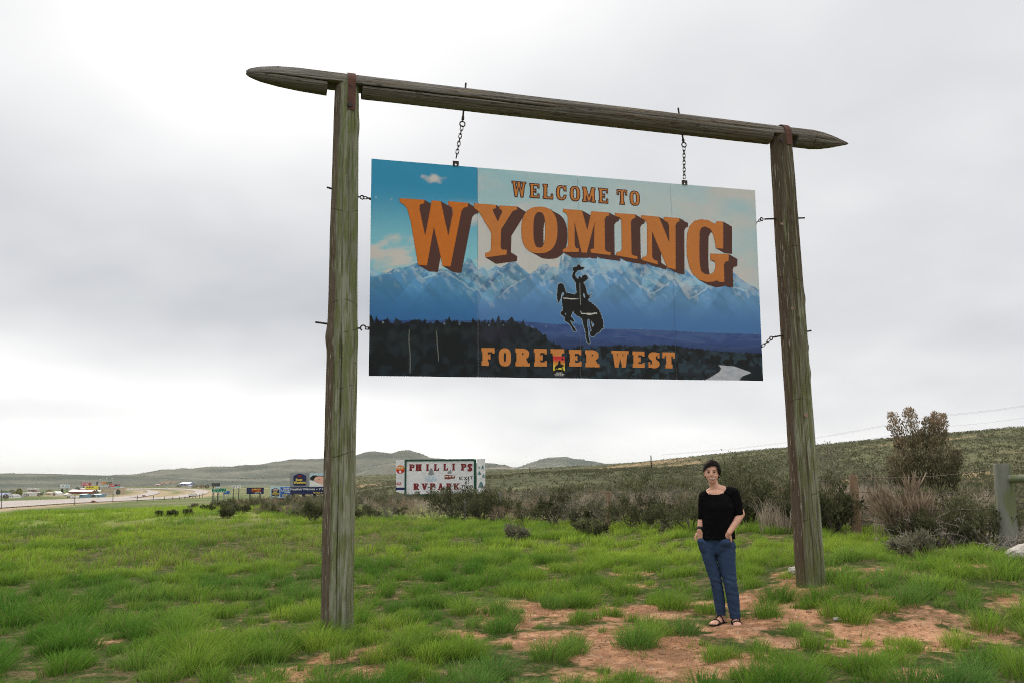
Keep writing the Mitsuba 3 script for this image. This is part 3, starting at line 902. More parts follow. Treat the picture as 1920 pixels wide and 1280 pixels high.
def beam_color(p, n, uv):
    s, a = beam_local(p)
    fine = fbm(a * 20, s * 2.6, 3.0, 4)
    broad = fbm(a * 2.0, s * 0.5, 6.0, 4)
    c = mix((0.165, 0.152, 0.134), (0.285, 0.275, 0.255), smoothstep(0.34, 0.68, broad * 0.5 + fine * 0.5))
    c = mix(c, (0.20, 0.15, 0.09), smoothstep(0.5, 0.7, fbm(a * 5, s * 2.0, 9.0, 4)) * 0.55)
    c = mix(c, (0.05, 0.04, 0.032), smoothstep(0.58, 0.70, fbm(a * 30, s * 1.0, 1.0, 3)) * 0.8)
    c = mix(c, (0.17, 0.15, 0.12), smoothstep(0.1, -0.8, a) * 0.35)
    ring = dr.exp(-dr.square((s - float(_tr * BL) - 0.02 * dr.sin(a * 3)) / 0.010))
    c = mix(c, (0.08, 0.05, 0.035), ring * 0.7)
    nail = smoothstep(0.80, 0.86, noise(s * 9, a * 9, 4.0))
    return mix(c, (0.05, 0.042, 0.035), nail * 0.6) * (0.75 + 0.45 * noise(a * 60, s * 5.0))


scene['mat_beam'] = bumped(beam_color, lambda p, n, uv: fbm(beam_local(p)[1] * 22, beam_local(p)[0] * 1.4, 3.0, 4), 0.012, 0.9, 0.12)
part(frame, 'beam', BEAM, 'mat_beam', 35, 'weathered grey log beam hewn to a point at both ends')

# rusty straps over the beam
scene['mat_rust'] = bumped(lambda p, n, uv: mix((0.075, 0.034, 0.026), (0.15, 0.062, 0.042), fbm(p.x * 14, p.y * 14, p.z * 14, 4)), lambda p, n, uv: fbm(p.x * 60, p.y * 60, p.z * 60, 3), 0.004, 0.7, 0.3)
scene['mat_iron'] = rough(proc(lambda p, n, uv: mix((0.022, 0.017, 0.016), (0.06, 0.035, 0.028), noise(p.x * 30, p.y * 30, p.z * 30))), 0.6, 0.4)


def strap(u, post_r, drop, beam_r=0.142, width=0.088, thick=0.008):
    c = frame_pt(u, 200)
    c = np.array([c[0], c[1], _bz])
    pts = [(post_r + 0.006, -drop)] + [(post_r + 0.006, z) for z in np.linspace(-drop + 0.04, -0.03, 6)]
    pts += [(beam_r * math.cos(a), beam_r * math.sin(a)) for a in np.linspace(0.12, math.pi - 0.05, 22)] + [(-beam_r, -drop * 0.6)]
    pts = np.array(pts)                                     # (towards camera, up)
    line = LineString(pts).buffer(thick / 2, cap_style=2, join_style=1)
    m = extrude(line, width)
    return place(m, c - FX * width / 2, -FN, FZ, FX) if True else m


def fix(m):
    if m.volume < 0:
        m.invert()
    return m


def bolt(u, v, off, r=0.026):
    c = frame_pt(u, v, -off)
    head = trimesh.creation.cylinder(radius=r, height=0.016, sections=6)
    wash = trimesh.creation.cylinder(radius=r * 1.45, height=0.006, sections=24)
    wash.apply_translation((0, 0, -0.009))
    return fix(place(cat([head, wash]), c, FX, FZ, -FN))


for u, pr, drop, bv, bu in ((657, 0.136, 0.345, 197, 656), (1463, 0.142, 0.175, 262, 1465)):
    s = part(frame, 'strap', fix(strap(u, pr, drop)), 'mat_rust', 30)
    part(s, 'bolt', bolt(bu, bv, pr + 0.018, 0.024), 'mat_iron')
part(frame, 'nail', bolt(657, 161, 0.153, 0.008), 'mat_iron')


# ---------------------------------------------------------------- rods, hooks and chains
def eye(c, r, wire, nrm, gap=0.0, start=0.0):
    nrm = nrm / np.linalg.norm(nrm)
    a = np.cross(nrm, [0, 0, 1.0]) if abs(nrm[2]) < 0.9 else np.cross(nrm, [1.0, 0, 0])
    a /= np.linalg.norm(a)
    b = np.cross(nrm, a)
    th = start + np.linspace(0, 2 * np.pi - gap, 22)
    return tube(c + r * (np.cos(th)[:, None] * a + np.sin(th)[:, None] * b), wire, 7)


def link(c, d, length, wid, wire, nrm):
    d = d / np.linalg.norm(d)
    nrm = nrm - d * (nrm @ d)
    nrm /= np.linalg.norm(nrm)
    b = np.cross(nrm, d)
    h = length / 2 - wid / 2
    pts = []
    for th in np.linspace(-np.pi / 2, np.pi / 2, 7):
        pts.append(c + d * (h + wid / 2 * math.cos(th)) + b * wid / 2 * math.sin(th))
    for th in np.linspace(np.pi / 2, 3 * np.pi / 2, 7):
        pts.append(c + d * (-h + wid / 2 * math.cos(th)) + b * wid / 2 * math.sin(th))
    pts.append(pts[0])
    return tube(np.array(pts), wire, 6)


def chain_links(holder, a, b, pitch=0.047, wire=0.0055, wid=0.032):
    n = max(1, int(round(np.linalg.norm(b - a) / pitch)))
    d = (b - a) / n
    for k in range(n):
        c = a + d * (k + 0.5)
        part(holder, 'link', link(c, d, np.linalg.norm(d) * 1.30, wid, wire, FN if k % 2 == 0 else FX), 'mat_iron', 40)


# hangers: rod through the beam, turned eye, links, angle bracket on the board
for (ut, vt, ub, vb, ue, ve, uc, vc, lab) in ((873.5, 156, 868.5, 214, 867, 233, 855.5, 296, 'black chain hanging the board from the beam, over its dark blue panel'),
                                              (1271.5, 203, 1280, 257, 1282.5, 272, 1283, 335, 'black chain hanging the board from the beam, near its right end')):
    h = thing('hanging_chain', lab, 'chain', None)
    top, bot, e, low = frame_pt(ut, vt), frame_pt(ub, vb), frame_pt(ue, ve), frame_pt(uc, vc)
    part(h, 'rod', tube(np.array([top, bot, e + (bot - e) * 0.35]), 0.011, 10), 'mat_iron', 40)
    part(h, 'sleeve', tube(np.array([bot + (e - bot) * 0.30, e + (bot - e) * 0.42]), 0.017, 10), 'mat_iron', 40)
    part(h, 'eye', eye(e, 0.031, 0.008, -FN), 'mat_iron', 40)
    chain_links(h, e + (low - e) / np.linalg.norm(low - e) * 0.03, low)

# ties: rods through the posts, hooks or links to the board's edges
TIES = (((613, 351.5), (672, 369.5), (679, 370.5), (694.5, 372.5), 'rod and chain tying the top left corner of the board to the left post'),
        ((591, 604), (672, 615.5), (681, 615), (693, 615.5), 'open iron hook tying the bottom left corner of the board to the left post'),
        ((1508.5, 409), (1436, 411), (1428, 411.5), (1418.5, 417), 'rod and chain tying the top right corner of the board to the right post'),
        ((1521, 620), (1450, 632), (1446, 634), (1429, 649), 'long slack chain tying the bottom right corner of the board to the right post'))
for k, (o, i, e, s, lab) in enumerate(TIES):
    h = thing('tie_rod', lab, 'tie rod')
    O, I, E_, S = (frame_pt(*q) for q in (o, i, e, s))
    part(h, 'rod', tube(np.array([O, I, I + (E_ - I) * (0.3 if k != 1 else 0.5)]), 0.0105, 10), 'mat_iron', 40)
    if k == 1:
        part(h, 'hook', eye(E_, 0.030, 0.0085, -FN + 0.2 * FX, 1.5, 2.6), 'mat_iron', 40)
        chain_links(h, E_ + (S - E_) * 0.5, S, 0.045, 0.005, 0.03)
    else:
        part(h, 'eye', eye(E_, 0.021, 0.007, -FN), 'mat_iron', 40)
        chain_links(h, E_ + (S - E_) * 0.15, S, 0.045, 0.005, 0.028)

# ---------------------------------------------------------------- slab letters
def R(x0, y0, x1, y1):
    return sbox(min(x0, x1), min(y0, y1), max(x0, x1), max(y0, y1))


def diag(x0, y0, x1, y1, w):
    return Polygon([(x0 - w / 2, y0), (x0 + w / 2, y0), (x1 + w / 2, y1), (x1 - w / 2, y1)])


def oval(x0, y0, x1, y1, n=2.4):
    th = np.linspace(0, 2 * np.pi, 48, endpoint=False)
    c, s = np.cos(th), np.sin(th)
    return Polygon(np.stack([(x0 + x1) / 2 + (x1 - x0) / 2 * np.sign(c) * abs(c) ** (2 / n), (y0 + y1) / 2 + (y1 - y0) / 2 * np.sign(s) * abs(s) ** (2 / n)], 1))


def glyph(ch, w=0.75, st=0.26, sl=0.17, serif=True):
    m = 0.055 if serif else 0.0
    U = lambda *a: unary_union(a)

    def stem(x, top=True, foot=True, y0=0, y1=1):
        g = [R(x, y0, x + st, y1)]
        if serif and top:
            g.append(R(x - m, 1 - sl, x + st + m, 1))
        if serif and foot:
            g.append(R(x - m, 0, x + st + m, sl))
        return U(*g)
    tip = 0.13
    if ch == 'E':
        g = U(stem(m), R(m, 0, w, sl), R(m, 1 - sl, w, 1), R(m, .5 - sl * .45, w * .66, .5 + sl * .45))
        return U(g, R(w - tip, 0, w, .31), R(w - tip, .69, w, 1), R(w * .55, .35, w * .68, .65)) if serif else g
    if ch == 'F':
        g = U(stem(m), R(m, 1 - sl, w, 1), R(m, .5 - sl * .45, w * .66, .5 + sl * .45))
        return U(g, R(w - tip, .69, w, 1), R(w * .55, .35, w * .68, .65)) if serif else g
    if ch == 'L':
        g = U(stem(m), R(m, 0, w, sl))
        return U(g, R(w - tip * 1.1, 0, w, .38)) if serif else g
    if ch == 'T':
        g = U(stem(w / 2 - st / 2), R(0, 1 - sl, w, 1))
        return U(g, R(0, .64, tip, 1), R(w - tip, .64, w, 1)) if serif else g
    if ch == 'I':
        return stem(w / 2 - st / 2)
    if ch == 'H':
        return U(stem(m), stem(w - m - st), R(m, .5 - sl / 2, w - m, .5 + sl / 2))
    if ch in 'PR':
        bowl = oval(m - .2, .40, w, 1, 2.6).intersection(R(m, 0, w, 1)).difference(oval(m, .40 + sl, w - st * .95, 1 - sl, 2.4).intersection(R(m + st, 0, w, 1)))
        g = U(stem(m), bowl)
        if ch == 'R':
            g = U(g, diag(w * .55, .46, w - st * .45, 0, st), R(w - st * .9, 0, w + .04, sl * .8))
        return g
    if ch == 'O':
        return oval(0, 0, w, 1, 2.7).difference(oval(st, sl * 1.0, w - st, 1 - sl * 1.0, 2.7))
    if ch == 'C':
        g = oval(0, 0, w * 1.02, 1, 2.6).difference(oval(st, sl, w - st * .7, 1 - sl, 2.6)).difference(R(w * .55, .36, w * 1.2, .66))
        return U(g, R(w - tip, .62, w + .01, 1)) if serif else g
    if ch == 'S':
        th = np.linspace(0.15 * np.pi, 1.5 * np.pi, 20)
        h = st * .92
        a = np.stack([w / 2 + (w / 2 - h / 2) * np.cos(th), .73 + (.27 - h / 2) * np.sin(th)], 1)
        th2 = np.linspace(0.5 * np.pi, -0.85 * np.pi, 20)
        b = np.stack([w / 2 + (w / 2 - h / 2) * np.cos(th2), .27 + (.27 - h / 2) * np.sin(th2)], 1)
        g = LineString(np.vstack([a, b])).buffer(h / 2, cap_style=2)
        return U(g, R(w - tip, .62, w, .97), R(0, .03, tip, .38)) if serif else g
    if ch == 'W':
        q = st * .82
        g = U(diag(q / 2 + m, 1, w * .30, 0, q), diag(w * .5, 1, w * .30, 0, q * .8), diag(w * .5, 1, w * .70, 0, q * .8), diag(w - q / 2 - m, 1, w * .70, 0, q))
        return U(g, R(0, 1 - sl * .8, q + 2 * m, 1), R(w - q - 2 * m, 1 - sl * .8, w, 1), R(w * .5 - q * .7, 1 - sl * .8, w * .5 + q * .7, 1)) if serif else g
    if ch == 'V':
        g = U(diag(st / 2 + m, 1, w / 2, 0, st), diag(w - st / 2 - m, 1, w / 2, 0, st * .8))
        return U(g, R(0, 1 - sl, st + 2 * m, 1), R(w - st - 2 * m, 1 - sl, w, 1)) if serif else g
    if ch == 'A':
        g = U(diag(st / 2 + m, 0, w / 2, 1, st * .8), diag(w - st / 2 - m, 0, w / 2, 1, st), R(w * .25, .26, w * .75, .26 + sl))
        return U(g, R(0, 0, st + 2 * m, sl), R(w - st - 2 * m, 0, w, sl), R(w * .3, 1 - sl * .7, w * .7, 1)) if serif else g
    if ch == 'M':
        q = st * .85
        return U(R(m, 0, m + q, 1), R(w - m - q, 0, w - m, 1), diag(m + q * .6, 1, w / 2, .05, q * .9), diag(w - m - q * .6, 1, w / 2, .05, q * .9), *([R(0, 0, q + 2 * m, sl), R(w - q - 2 * m, 0, w, sl), R(0, 1 - sl, m + q, 1), R(w - m - q, 1 - sl, w, 1)] if serif else []))
    if ch == 'N':
        return U(R(0, 0, st, 1), R(w - st, 0, w, 1), diag(st / 2, 1, w - st / 2, 0, st))
    if ch == 'K':
        g = U(stem(m), diag(m + st, .40, w - st / 2, 1, st), diag(w * .45, .55, w - st / 2, 0, st))
        return U(g, R(w - st - m, 1 - sl, w + .02, 1), R(w - st - m, 0, w + .04, sl)) if serif else g
    if ch == 'X':
        return U(diag(st / 2, 0, w - st / 2, 1, st * 1.1), diag(st / 2, 1, w - st / 2, 0, st * 1.1))
    if ch == '6':
        return U(oval(0, 0, w, .6, 2.2).difference(oval(st, sl, w - st, .6 - sl, 2.2)), LineString([(st / 2, .3), (st * .7, .62), (w * .45, .86), (w * .8, .95)]).buffer(st / 2))
    if ch == '-':
        return R(0, .42, w, .58)
    raise ValueError(ch)


def fit(poly, quad):
    """Unit-height glyph (its own bounds) into the quad bottom-left, bottom-right, top-left of a plane: three (s, t) points."""
    x0, y0, x1, y1 = poly.bounds
    p0, px, py = (np.asarray(q, float) for q in quad)
    a, b = (px - p0) / (x1 - x0), (py - p0) / (y1 - y0)
    o = p0 - a * x0 - b * y0
    return affinity.affine_transform(poly, [a[0], b[0], a[1], b[1], o[0], o[1]])


# ---------------------------------------------------------------- the welcome board
def on_sign(u, v):
    d = ray(u, v)
    q = CAM + d * (((SIGN_O - CAM) @ SY) / (d @ SY)) - SIGN_O
    return np.array([q @ SX, q @ SZ])


Z1 = lambda pts: [(680 + x / 4.8, 280 + y / 4.8) for x, y in pts]
Z2 = lambda pts: [(1040 + x / 4.8, 300 + y / 4.8) for x, y in pts]
Z3 = lambda pts: [(680 + x / 4.8, 480 + y / 4.8) for x, y in pts]
Z4 = lambda pts: [(1040 + x / 4.8, 480 + y / 4.8) for x, y in pts]
ZH = lambda pts: [(1030 + x / 7.53, 485 + y / 7.53) for x, y in pts]
to_st = lambda pts: [tuple(on_sign(*p)) for p in pts]


def ell(cx, cy, rx, ry, n=2.6, k=64):
    th = np.linspace(0, 2 * np.pi, k, endpoint=False)
    c, s = np.cos(th), np.sin(th)
    return [(cx + rx * np.sign(a) * abs(a) ** (2 / n), cy + ry * np.sign(b) * abs(b) ** (2 / n)) for a, b in zip(c, s)]


NAME = {
    'W': (Z1([(332, 443), (555, 457), (553, 488), (525, 496), (510, 512), (512, 545), (562, 783), (622, 462), (702, 470), (770, 783), (808, 590), (812, 550), (798, 522), (772, 505), (770, 470), (948, 487), (944, 520), (908, 530), (888, 560), (872, 640), (790, 1057), (720, 1050), (640, 700), (578, 1048), (500, 1043), (432, 650), (402, 540), (375, 502), (335, 478)]), None, (97, 57)),
    'Y': (Z1([(1003, 488), (1200, 503), (1200, 532), (1172, 542), (1172, 560), (1215, 655), (1255, 565), (1250, 548), (1228, 538), (1230, 508), (1390, 518), (1388, 546), (1355, 556), (1338, 575), (1245, 725), (1240, 880), (1252, 905), (1297, 908), (1295, 950), (1108, 975), (1102, 938), (1140, 925), (1155, 905), (1158, 755), (1062, 592), (1042, 560), (1003, 532)]), None, (92, 57)),
    'O': (Z1(ell(1590, 729, 162, 209, 2.5)), Z1(ell(1589, 728, 54, 160, 2.7)), (90, 50)),
    'M': (Z2([(75, 443), (245, 457), (292, 635), (330, 464), (490, 476), (490, 500), (462, 512), (448, 540), (452, 808), (470, 828), (502, 834), (502, 860), (322, 836), (322, 806), (352, 798), (358, 560), (288, 838), (240, 834), (176, 555), (180, 770), (190, 795), (216, 800), (216, 832), (72, 830), (72, 806), (105, 793), (120, 770), (117, 515), (103, 485), (75, 468)]), None, (88, 50)),
    'I': (Z2([(543, 480), (725, 493), (725, 522), (697, 534), (685, 560), (690, 842), (704, 862), (742, 868), (742, 895), (555, 862), (555, 835), (590, 826), (604, 806), (600, 545), (585, 520), (545, 508)]), None, (84, 50)),
    'N': (Z2([(778, 500), (937, 514), (1030, 745), (1028, 590), (1015, 563), (985, 548), (982, 515), (1120, 526), (1120, 556), (1098, 565), (1086, 592), (1088, 990), (1012, 968), (874, 645), (876, 875), (890, 900), (925, 912), (925, 942), (788, 905), (788, 876), (820, 870), (833, 850), (832, 575), (815, 545), (780, 528)]), None, (80, 46)),
    'G': (Z2([(1515, 557), (1515, 802), (1450, 795), (1442, 740), (1428, 680), (1402, 625), (1350, 600), (1318, 612), (1303, 650), (1300, 800), (1302, 920), (1316, 1000), (1350, 1032), (1395, 1032), (1428, 1015), (1445, 980), (1446, 930), (1432, 908), (1400, 900), (1400, 845), (1565, 850), (1562, 912), (1530, 920), (1522, 945), (1525, 1103), (1478, 1098), (1455, 1085), (1425, 1097), (1370, 1102), (1300, 1080), (1245, 1030), (1210, 960), (1190, 860), (1187, 760), (1194, 660), (1215, 595), (1255, 552), (1320, 535), (1385, 546), (1435, 577), (1445, 577), (1460, 553)]), None, (80, 45)),
}


def sweep(poly, off):
    """The polygon swept along a segment."""
    parts = [poly, affinity.translate(poly, *off)]
    for ring in [poly.exterior, *poly.interiors]:
        c = np.asarray(ring.coords)
        for a, b in zip(c[:-1], c[1:]):
            q = Polygon([a, b, b + off, a + off])
            parts.append(q.buffer(0) if q.is_valid else q.convex_hull)
    return unary_union(parts)


def on_board(poly, h0, h1):
    return place(extrude(poly, h1 - h0), SIGN_O - SY * h0, SX, SZ, -SY)


ART = 1.0
A = lambda r, g, b: tuple(lin(r, g, b, 1.30))
seam_s = [SIGN_W * k / 4 for k in (1, 2, 3)]
seam_s = [float(on_sign(896, 500)[0]), float(on_sign(1087, 560)[0]), float(on_sign(1265, 600)[0])]


def line_fn(pts):
    q = np.array(to_st(pts))
    return pwl(q[:, 0], q[:, 1])


ridge_back = line_fn([(690, 501)] + Z3([(65, 108), (100, 122), (130, 143), (175, 150), (220, 148), (270, 125), (330, 112), (380, 98), (420, 92), (460, 80), (490, 62), (540, 85), (600, 110), (650, 140), (700, 120), (740, 132), (790, 120), (850, 110), (900, 85), (925, 50), (945, 18), (958, 40), (970, 22), (1000, 78), (1030, 118), (1045, 120),
                                         (1085, 98), (1105, 118), (1130, 132), (1165, 115), (1200, 92), (1240, 108), (1290, 82), (1340, 42), (1352, 52), (1368, 44), (1400, 80), (1440, 112), (1500, 165), (1530, 150), (1560, 128), (1590, 90), (1620, 78), (1660, 76), (1690, 108), (1720, 98), (1760, 112), (1800, 60), (1850, 15)])
                        + Z4([(60, -5), (100, -45), (130, -20), (170, 0), (230, -15), (300, 5), (360, -10), (430, 20), (520, 5), (600, 10), (700, 40), (800, 60), (860, 50), (960, 85), (1050, 120), (1130, 160), (1180, 120), (1220, 170), (1300, 190), (1380, 150), (1470, 200), (1560, 140), (1612, 150), (1660, 195), (1700, 230), (1760, 262), (1840, 305)]) + [(1432, 548)])
ridge_mid = line_fn([(690, 516)] + Z3([(65, 195), (180, 170), (330, 150), (450, 120), (540, 200), (620, 170), (680, 140), (730, 128), (790, 165), (850, 200), (900, 230), (960, 280), (1000, 300), (1040, 290), (1100, 400), (1160, 420), (1230, 350), (1330, 270), (1440, 200), (1500, 165), (1560, 165), (1640, 230), (1700, 250), (1800, 160), (1880, 100)])
                       + Z4([(150, 60), (260, 120), (330, 190), (420, 150), (520, 210), (640, 170), (760, 260), (860, 330), (900, 320), (980, 270), (1080, 200), (1140, 300), (1200, 390), (1290, 340), (1400, 260), (1480, 215), (1560, 260), (1700, 300), (1840, 320)]) + [(1432, 560)])
tree_top = line_fn([(690, 605)] + Z3([(65, 605), (130, 610), (300, 612), (500, 612), (700, 612), (900, 612), (1040, 610), (1100, 612), (1200, 618), (1290, 600), (1340, 592), (1420, 630), (1500, 650), (1560, 672), (1640, 722), (1680, 780), (1740, 815), (1800, 832), (1900, 840)]) + Z4([(200, 835), (420, 815), (760, 808), (1000, 800), (1100, 815), (1400, 850), (1700, 870), (1870, 880)]) + [(1432, 665)])
bench_top = line_fn([(690, 597)] + Z3([(65, 575), (1040, 578), (1300, 580), (1900, 610)]) + Z4([(20, 615), (450, 652), (900, 666), (1400, 690), (1860, 705)]) + [(1432, 628)])
river_l = pwl(*zip(*[(t, s) for s, t in to_st(Z4([(1360, 1110), (1400, 1090), (1480, 1040), (1500, 1010), (1480, 985), (1470, 978)]))]))
river_r = pwl(*zip(*[(t, s) for s, t in to_st(Z4([(1670, 1110), (1690, 1080), (1770, 1050), (1760, 1040), (1620, 990), (1500, 980)]))]))
RIV_T0, RIV_T1 = float(on_sign(1390, 712)[1]), float(on_sign(1350, 683.5)[1])
_o, _sx, _sz = [float(x) for x in SIGN_O], [float(x) for x in SX], [float(x) for x in SZ]
cloud_at = [float(x) for x in on_sign(812, 336)]


def board_art(p, n, uv):
    x, y, z = p.x - _o[0], p.y - _o[1], p.z - _o[2]
    s = x * _sx[0] + y * _sx[1] + z * _sx[2]
    t = x * _sz[0] + y * _sz[1] + z * _sz[2]
    first = dr.select(s < seam_s[0], mi.Float(1), mi.Float(0))
    # sky and cloud
    up = smoothstep(1.2, 2.44, t)
    deep = mix(A(128, 190, 205), A(46, 138, 178), smoothstep(1.35, 2.2, t))
    pale = mix(A(178, 196, 200), A(150, 190, 200), smoothstep(1.3, 2.4, t) * smoothstep(0.3, 0.62, fbm(s * 0.9 + 4, t * 1.6, 0.0, 4)))
    cl = fbm(s * 1.6 + 0.35 * t, t * 3.6 - s * 0.9, 2.0, 5)
    deep_c = smoothstep(0.50, 0.66, cl) * smoothstep(2.08, 1.80, t)
    deep_c = dr.maximum(deep_c, smoothstep(1.0, 0.2, dr.sqrt(dr.square((s - cloud_at[0]) / 0.16) + dr.square((t - cloud_at[1]) / 0.07)) + (fbm(s * 14, t * 14, 0.0, 3) - 0.5) * 0.9))
    deep = mix(deep, A(205, 196, 190), deep_c * 0.9)
    pale_c = smoothstep(0.42, 0.64, fbm(s * 1.1 + 3, t * 2.0 + 5, 1.0, 5) + 0.10 * (1 - up))
    pale = mix(pale, A(198, 192, 188), pale_c * 0.85)
    sky = mix(pale, deep, first)
    # mountains
    rb_, rm_ = ridge_back(s), ridge_mid(s)
    detail = fbm(s * 26, t * 20, 3.0, 4)
    rb2 = rb_ + (fbm(s * 34, 1.0, 0.0, 3) - 0.5) * 0.022
    rm2 = rm_ + (fbm(s * 26, 2.0, 0.0, 3) - 0.5) * 0.022
    rock = mix(A(100, 156, 194), A(128, 178, 208), smoothstep(0.35, 0.65, fbm(s * 9 + t * 6, t * 5, 5.0, 4)))
    rock = mix(rock, A(80, 132, 182), smoothstep(0.5, 0.62, fbm(s * 11 - t * 9, t * 8, 6.0, 4)) * 0.8)
    vein = dr.abs(fbm(s * 7 + t * 3.5, t * 6 - s * 2, 8.0, 5) - 0.5) * 2
    db = rb2 - t
    snow = smoothstep(0.50, 0.66, fbm(s * 16 + t * 11, t * 13 - s * 5, 9.0, 4) + 0.05 - db * 0.5) * smoothstep(0.0, 0.02, db) * 0.6
    snow = dr.maximum(snow, smoothstep(0.06, 0.012, vein) * smoothstep(0.45, 0.03, db) * 0.75)
    east = smoothstep(2.6, 3.6, s)
    snow = dr.maximum(snow, smoothstep(0.44, 0.60, fbm(s * 6 + t * 7, t * 7, 12.0, 4)) * east * smoothstep(4.5, 4.0, s) * smoothstep(0.62, 0.08, db) * smoothstep(0.02, 0.1, db))
    facet_a = smoothstep(0.47, 0.55, noise((s + 0.75 * t) * 5.5 + 0.6 * fbm(s * 9, t * 9, 20.0, 3), t * 2.2, 1.0))
    facet_b = smoothstep(0.47, 0.55, noise((s - 0.75 * t) * 5.5 + 3 + 0.6 * fbm(s * 9, t * 9, 21.0, 3), t * 2.2, 2.0))
    fine_a = smoothstep(0.44, 0.58, noise((s + 0.9 * t) * 17, t * 6, 3.0)) - 0.5
    relief = 1 + (facet_a * 0.20 - facet_b * 0.26 + fine_a * 0.12)
    rock = rock * (0.94 + 0.9 * (relief - 1))
    back = mix(rock, A(188, 198, 204), snow * 0.72)
    dm = rm2 - t
    face = mix(A(92, 146, 192), A(80, 136, 188), smoothstep(0.0, 0.5, dm))
    face = mix(face, A(98, 148, 190), smoothstep(0.52, 0.68, fbm(s * 8 - t * 12, t * 9, 13.0, 4)) * smoothstep(0.5, 0.1, dm) * 0.7)
    snow2 = smoothstep(0.56, 0.70, fbm(s * 19 + t * 9, t * 12, 14.0, 4) + 0.08 - dm * 0.9) * smoothstep(0.0, 0.012, dm) * smoothstep(0.26, 0.02, dm) * 0.55
    snow2 = dr.maximum(snow2, smoothstep(0.016, 0.004, dr.abs(dm - 0.010)) * smoothstep(0.45, 0.6, fbm(s * 5, 3.0, 1.0, 3)) * 0.9)
    face = mix(face, A(186, 200, 210), snow2 * 0.75)
    face = face * (1 + 0.65 * (relief - 1) * smoothstep(0.62, 1.0, t))
    hb = smoothstep(1.05, 0.62, t)
    face = mix(face, A(56, 106, 168), hb * 0.8)
    back = mix(back, A(66, 112, 170), smoothstep(1.0, 0.7, t) * 0.8)
    c = mix(sky, back, smoothstep(-0.004, 0.004, db))
    c = mix(c, face, smoothstep(-0.004, 0.006, dm))
    # bench and plain below the mountains
    bt = bench_top(s)
    bd = bt + (noise(s * 60, 0.0) - 0.5) * 0.006 - t
    bench = mix(A(48, 74, 132), A(60, 88, 142), smoothstep(0.4, 0.65, fbm(s * 7, t * 16, 15.0, 4)))
    bench = mix(bench, A(84, 106, 146), smoothstep(0.64, 0.74, fbm(s * 3, t * 40, 16.0, 3)) * 0.6)
    bench = mix(bench, A(38, 54, 96), smoothstep(0.08, 0.24, bd) * 0.8)
    c = mix(c, bench, smoothstep(-0.003, 0.003, bd))
    # forest
    tt = tree_top(s) + (noise(s * 55, 1.0) * noise(s * 17, 2.0)) * 0.12 * smoothstep(3.4, 1.4, s) + 0.03 * (noise(s * 40, 4.0) - 0.3)
    td = tt - t
    wood = mix(A(20, 24, 28), A(34, 42, 50), smoothstep(0.45, 0.68, fbm(s * 13, t * 11, 17.0, 4)))
    wood = mix(wood, A(44, 66, 78), smoothstep(1.3, 3.0, s) * smoothstep(0.50, 0.68, fbm(s * 16, t * 18, 18.0, 4)) * 0.8)
    wood = mix(wood, A(44, 42, 62), smoothstep(0.06, 0.12, td) * smoothstep(0.30, 0.14, td) * smoothstep(1.9, 1.4, s) * smoothstep(1.0, 1.35, s) * 0.6)
    wood = mix(wood, A(40, 44, 46), smoothstep(0.05, 0.12, td) * smoothstep(0.38, 0.16, td) * smoothstep(1.3, 1.1, s) * smoothstep(0.4, 0.62, fbm(s * 4, t * 5, 1.0, 3)))
    c = mix(c, wood, smoothstep(-0.004, 0.006, td))
    # river bar
    rv = smoothstep(-0.01, 0.01, s - river_l(t)) * smoothstep(-0.01, 0.01, river_r(t) - s) * smoothstep(RIV_T1 + 0.004, RIV_T1 - 0.004, t)
    c = mix(c, mix(A(150, 158, 172), A(190, 192, 198), fbm(s * 20, t * 30, 0.0, 3)), rv)
    dark_bank = smoothstep(0.0, 0.03, s - (river_r(t) - 0.02)) * smoothstep(0.20, 0.17, t) * smoothstep(4.40, 4.50, s)
    c = mix(c, A(22, 30, 38), dark_bank * 0.9)
    # the leftmost panel is a newer, deeper print; the others are sun-bleached
    grey = (c.x + c.y + c.z) / 3
    c = mix(c, mi.Color3f(grey, grey, grey), (1 - first) * 0.10)
    c = mix(c, c * mi.Color3f(0.72, 0.86, 0.86), first * smoothstep(1.3, 0.9, t))
    # screw heads showing through the film
    for tr, off in ((1.985, 0.03), (0.585, 0.11)):
        fx = (s + off) / 0.172
        ds = (fx - dr.floor(fx) - 0.5) * 0.172
        dot = smoothstep(0.015, 0.007, dr.sqrt(ds * ds + dr.square(t - tr - 0.02 * cell_rand(fx, 3)))) * smoothstep(0.25, 0.5, cell_rand(fx, 7))
        c = mix(c, mix(A(120, 140, 150), A(200, 205, 208), cell_rand(fx, 9) * first), dot * 0.55)
    # scratches in the film
    for s0, t0, t1 in ((0.44, 0.02, 0.53), (0.755, 0.16, 0.52)):
        w = smoothstep(0.006, 0.002, dr.abs(s - s0 - 0.05 * (noise(t * 5, s0) - 0.5))) * smoothstep(t0, t0 + 0.03, t) * smoothstep(t1, t1 - 0.03, t)
        c = mix(c, A(140, 140, 135), w * 0.7)
    return c * (0.95 + 0.1 * noise(s * 130, t * 130))


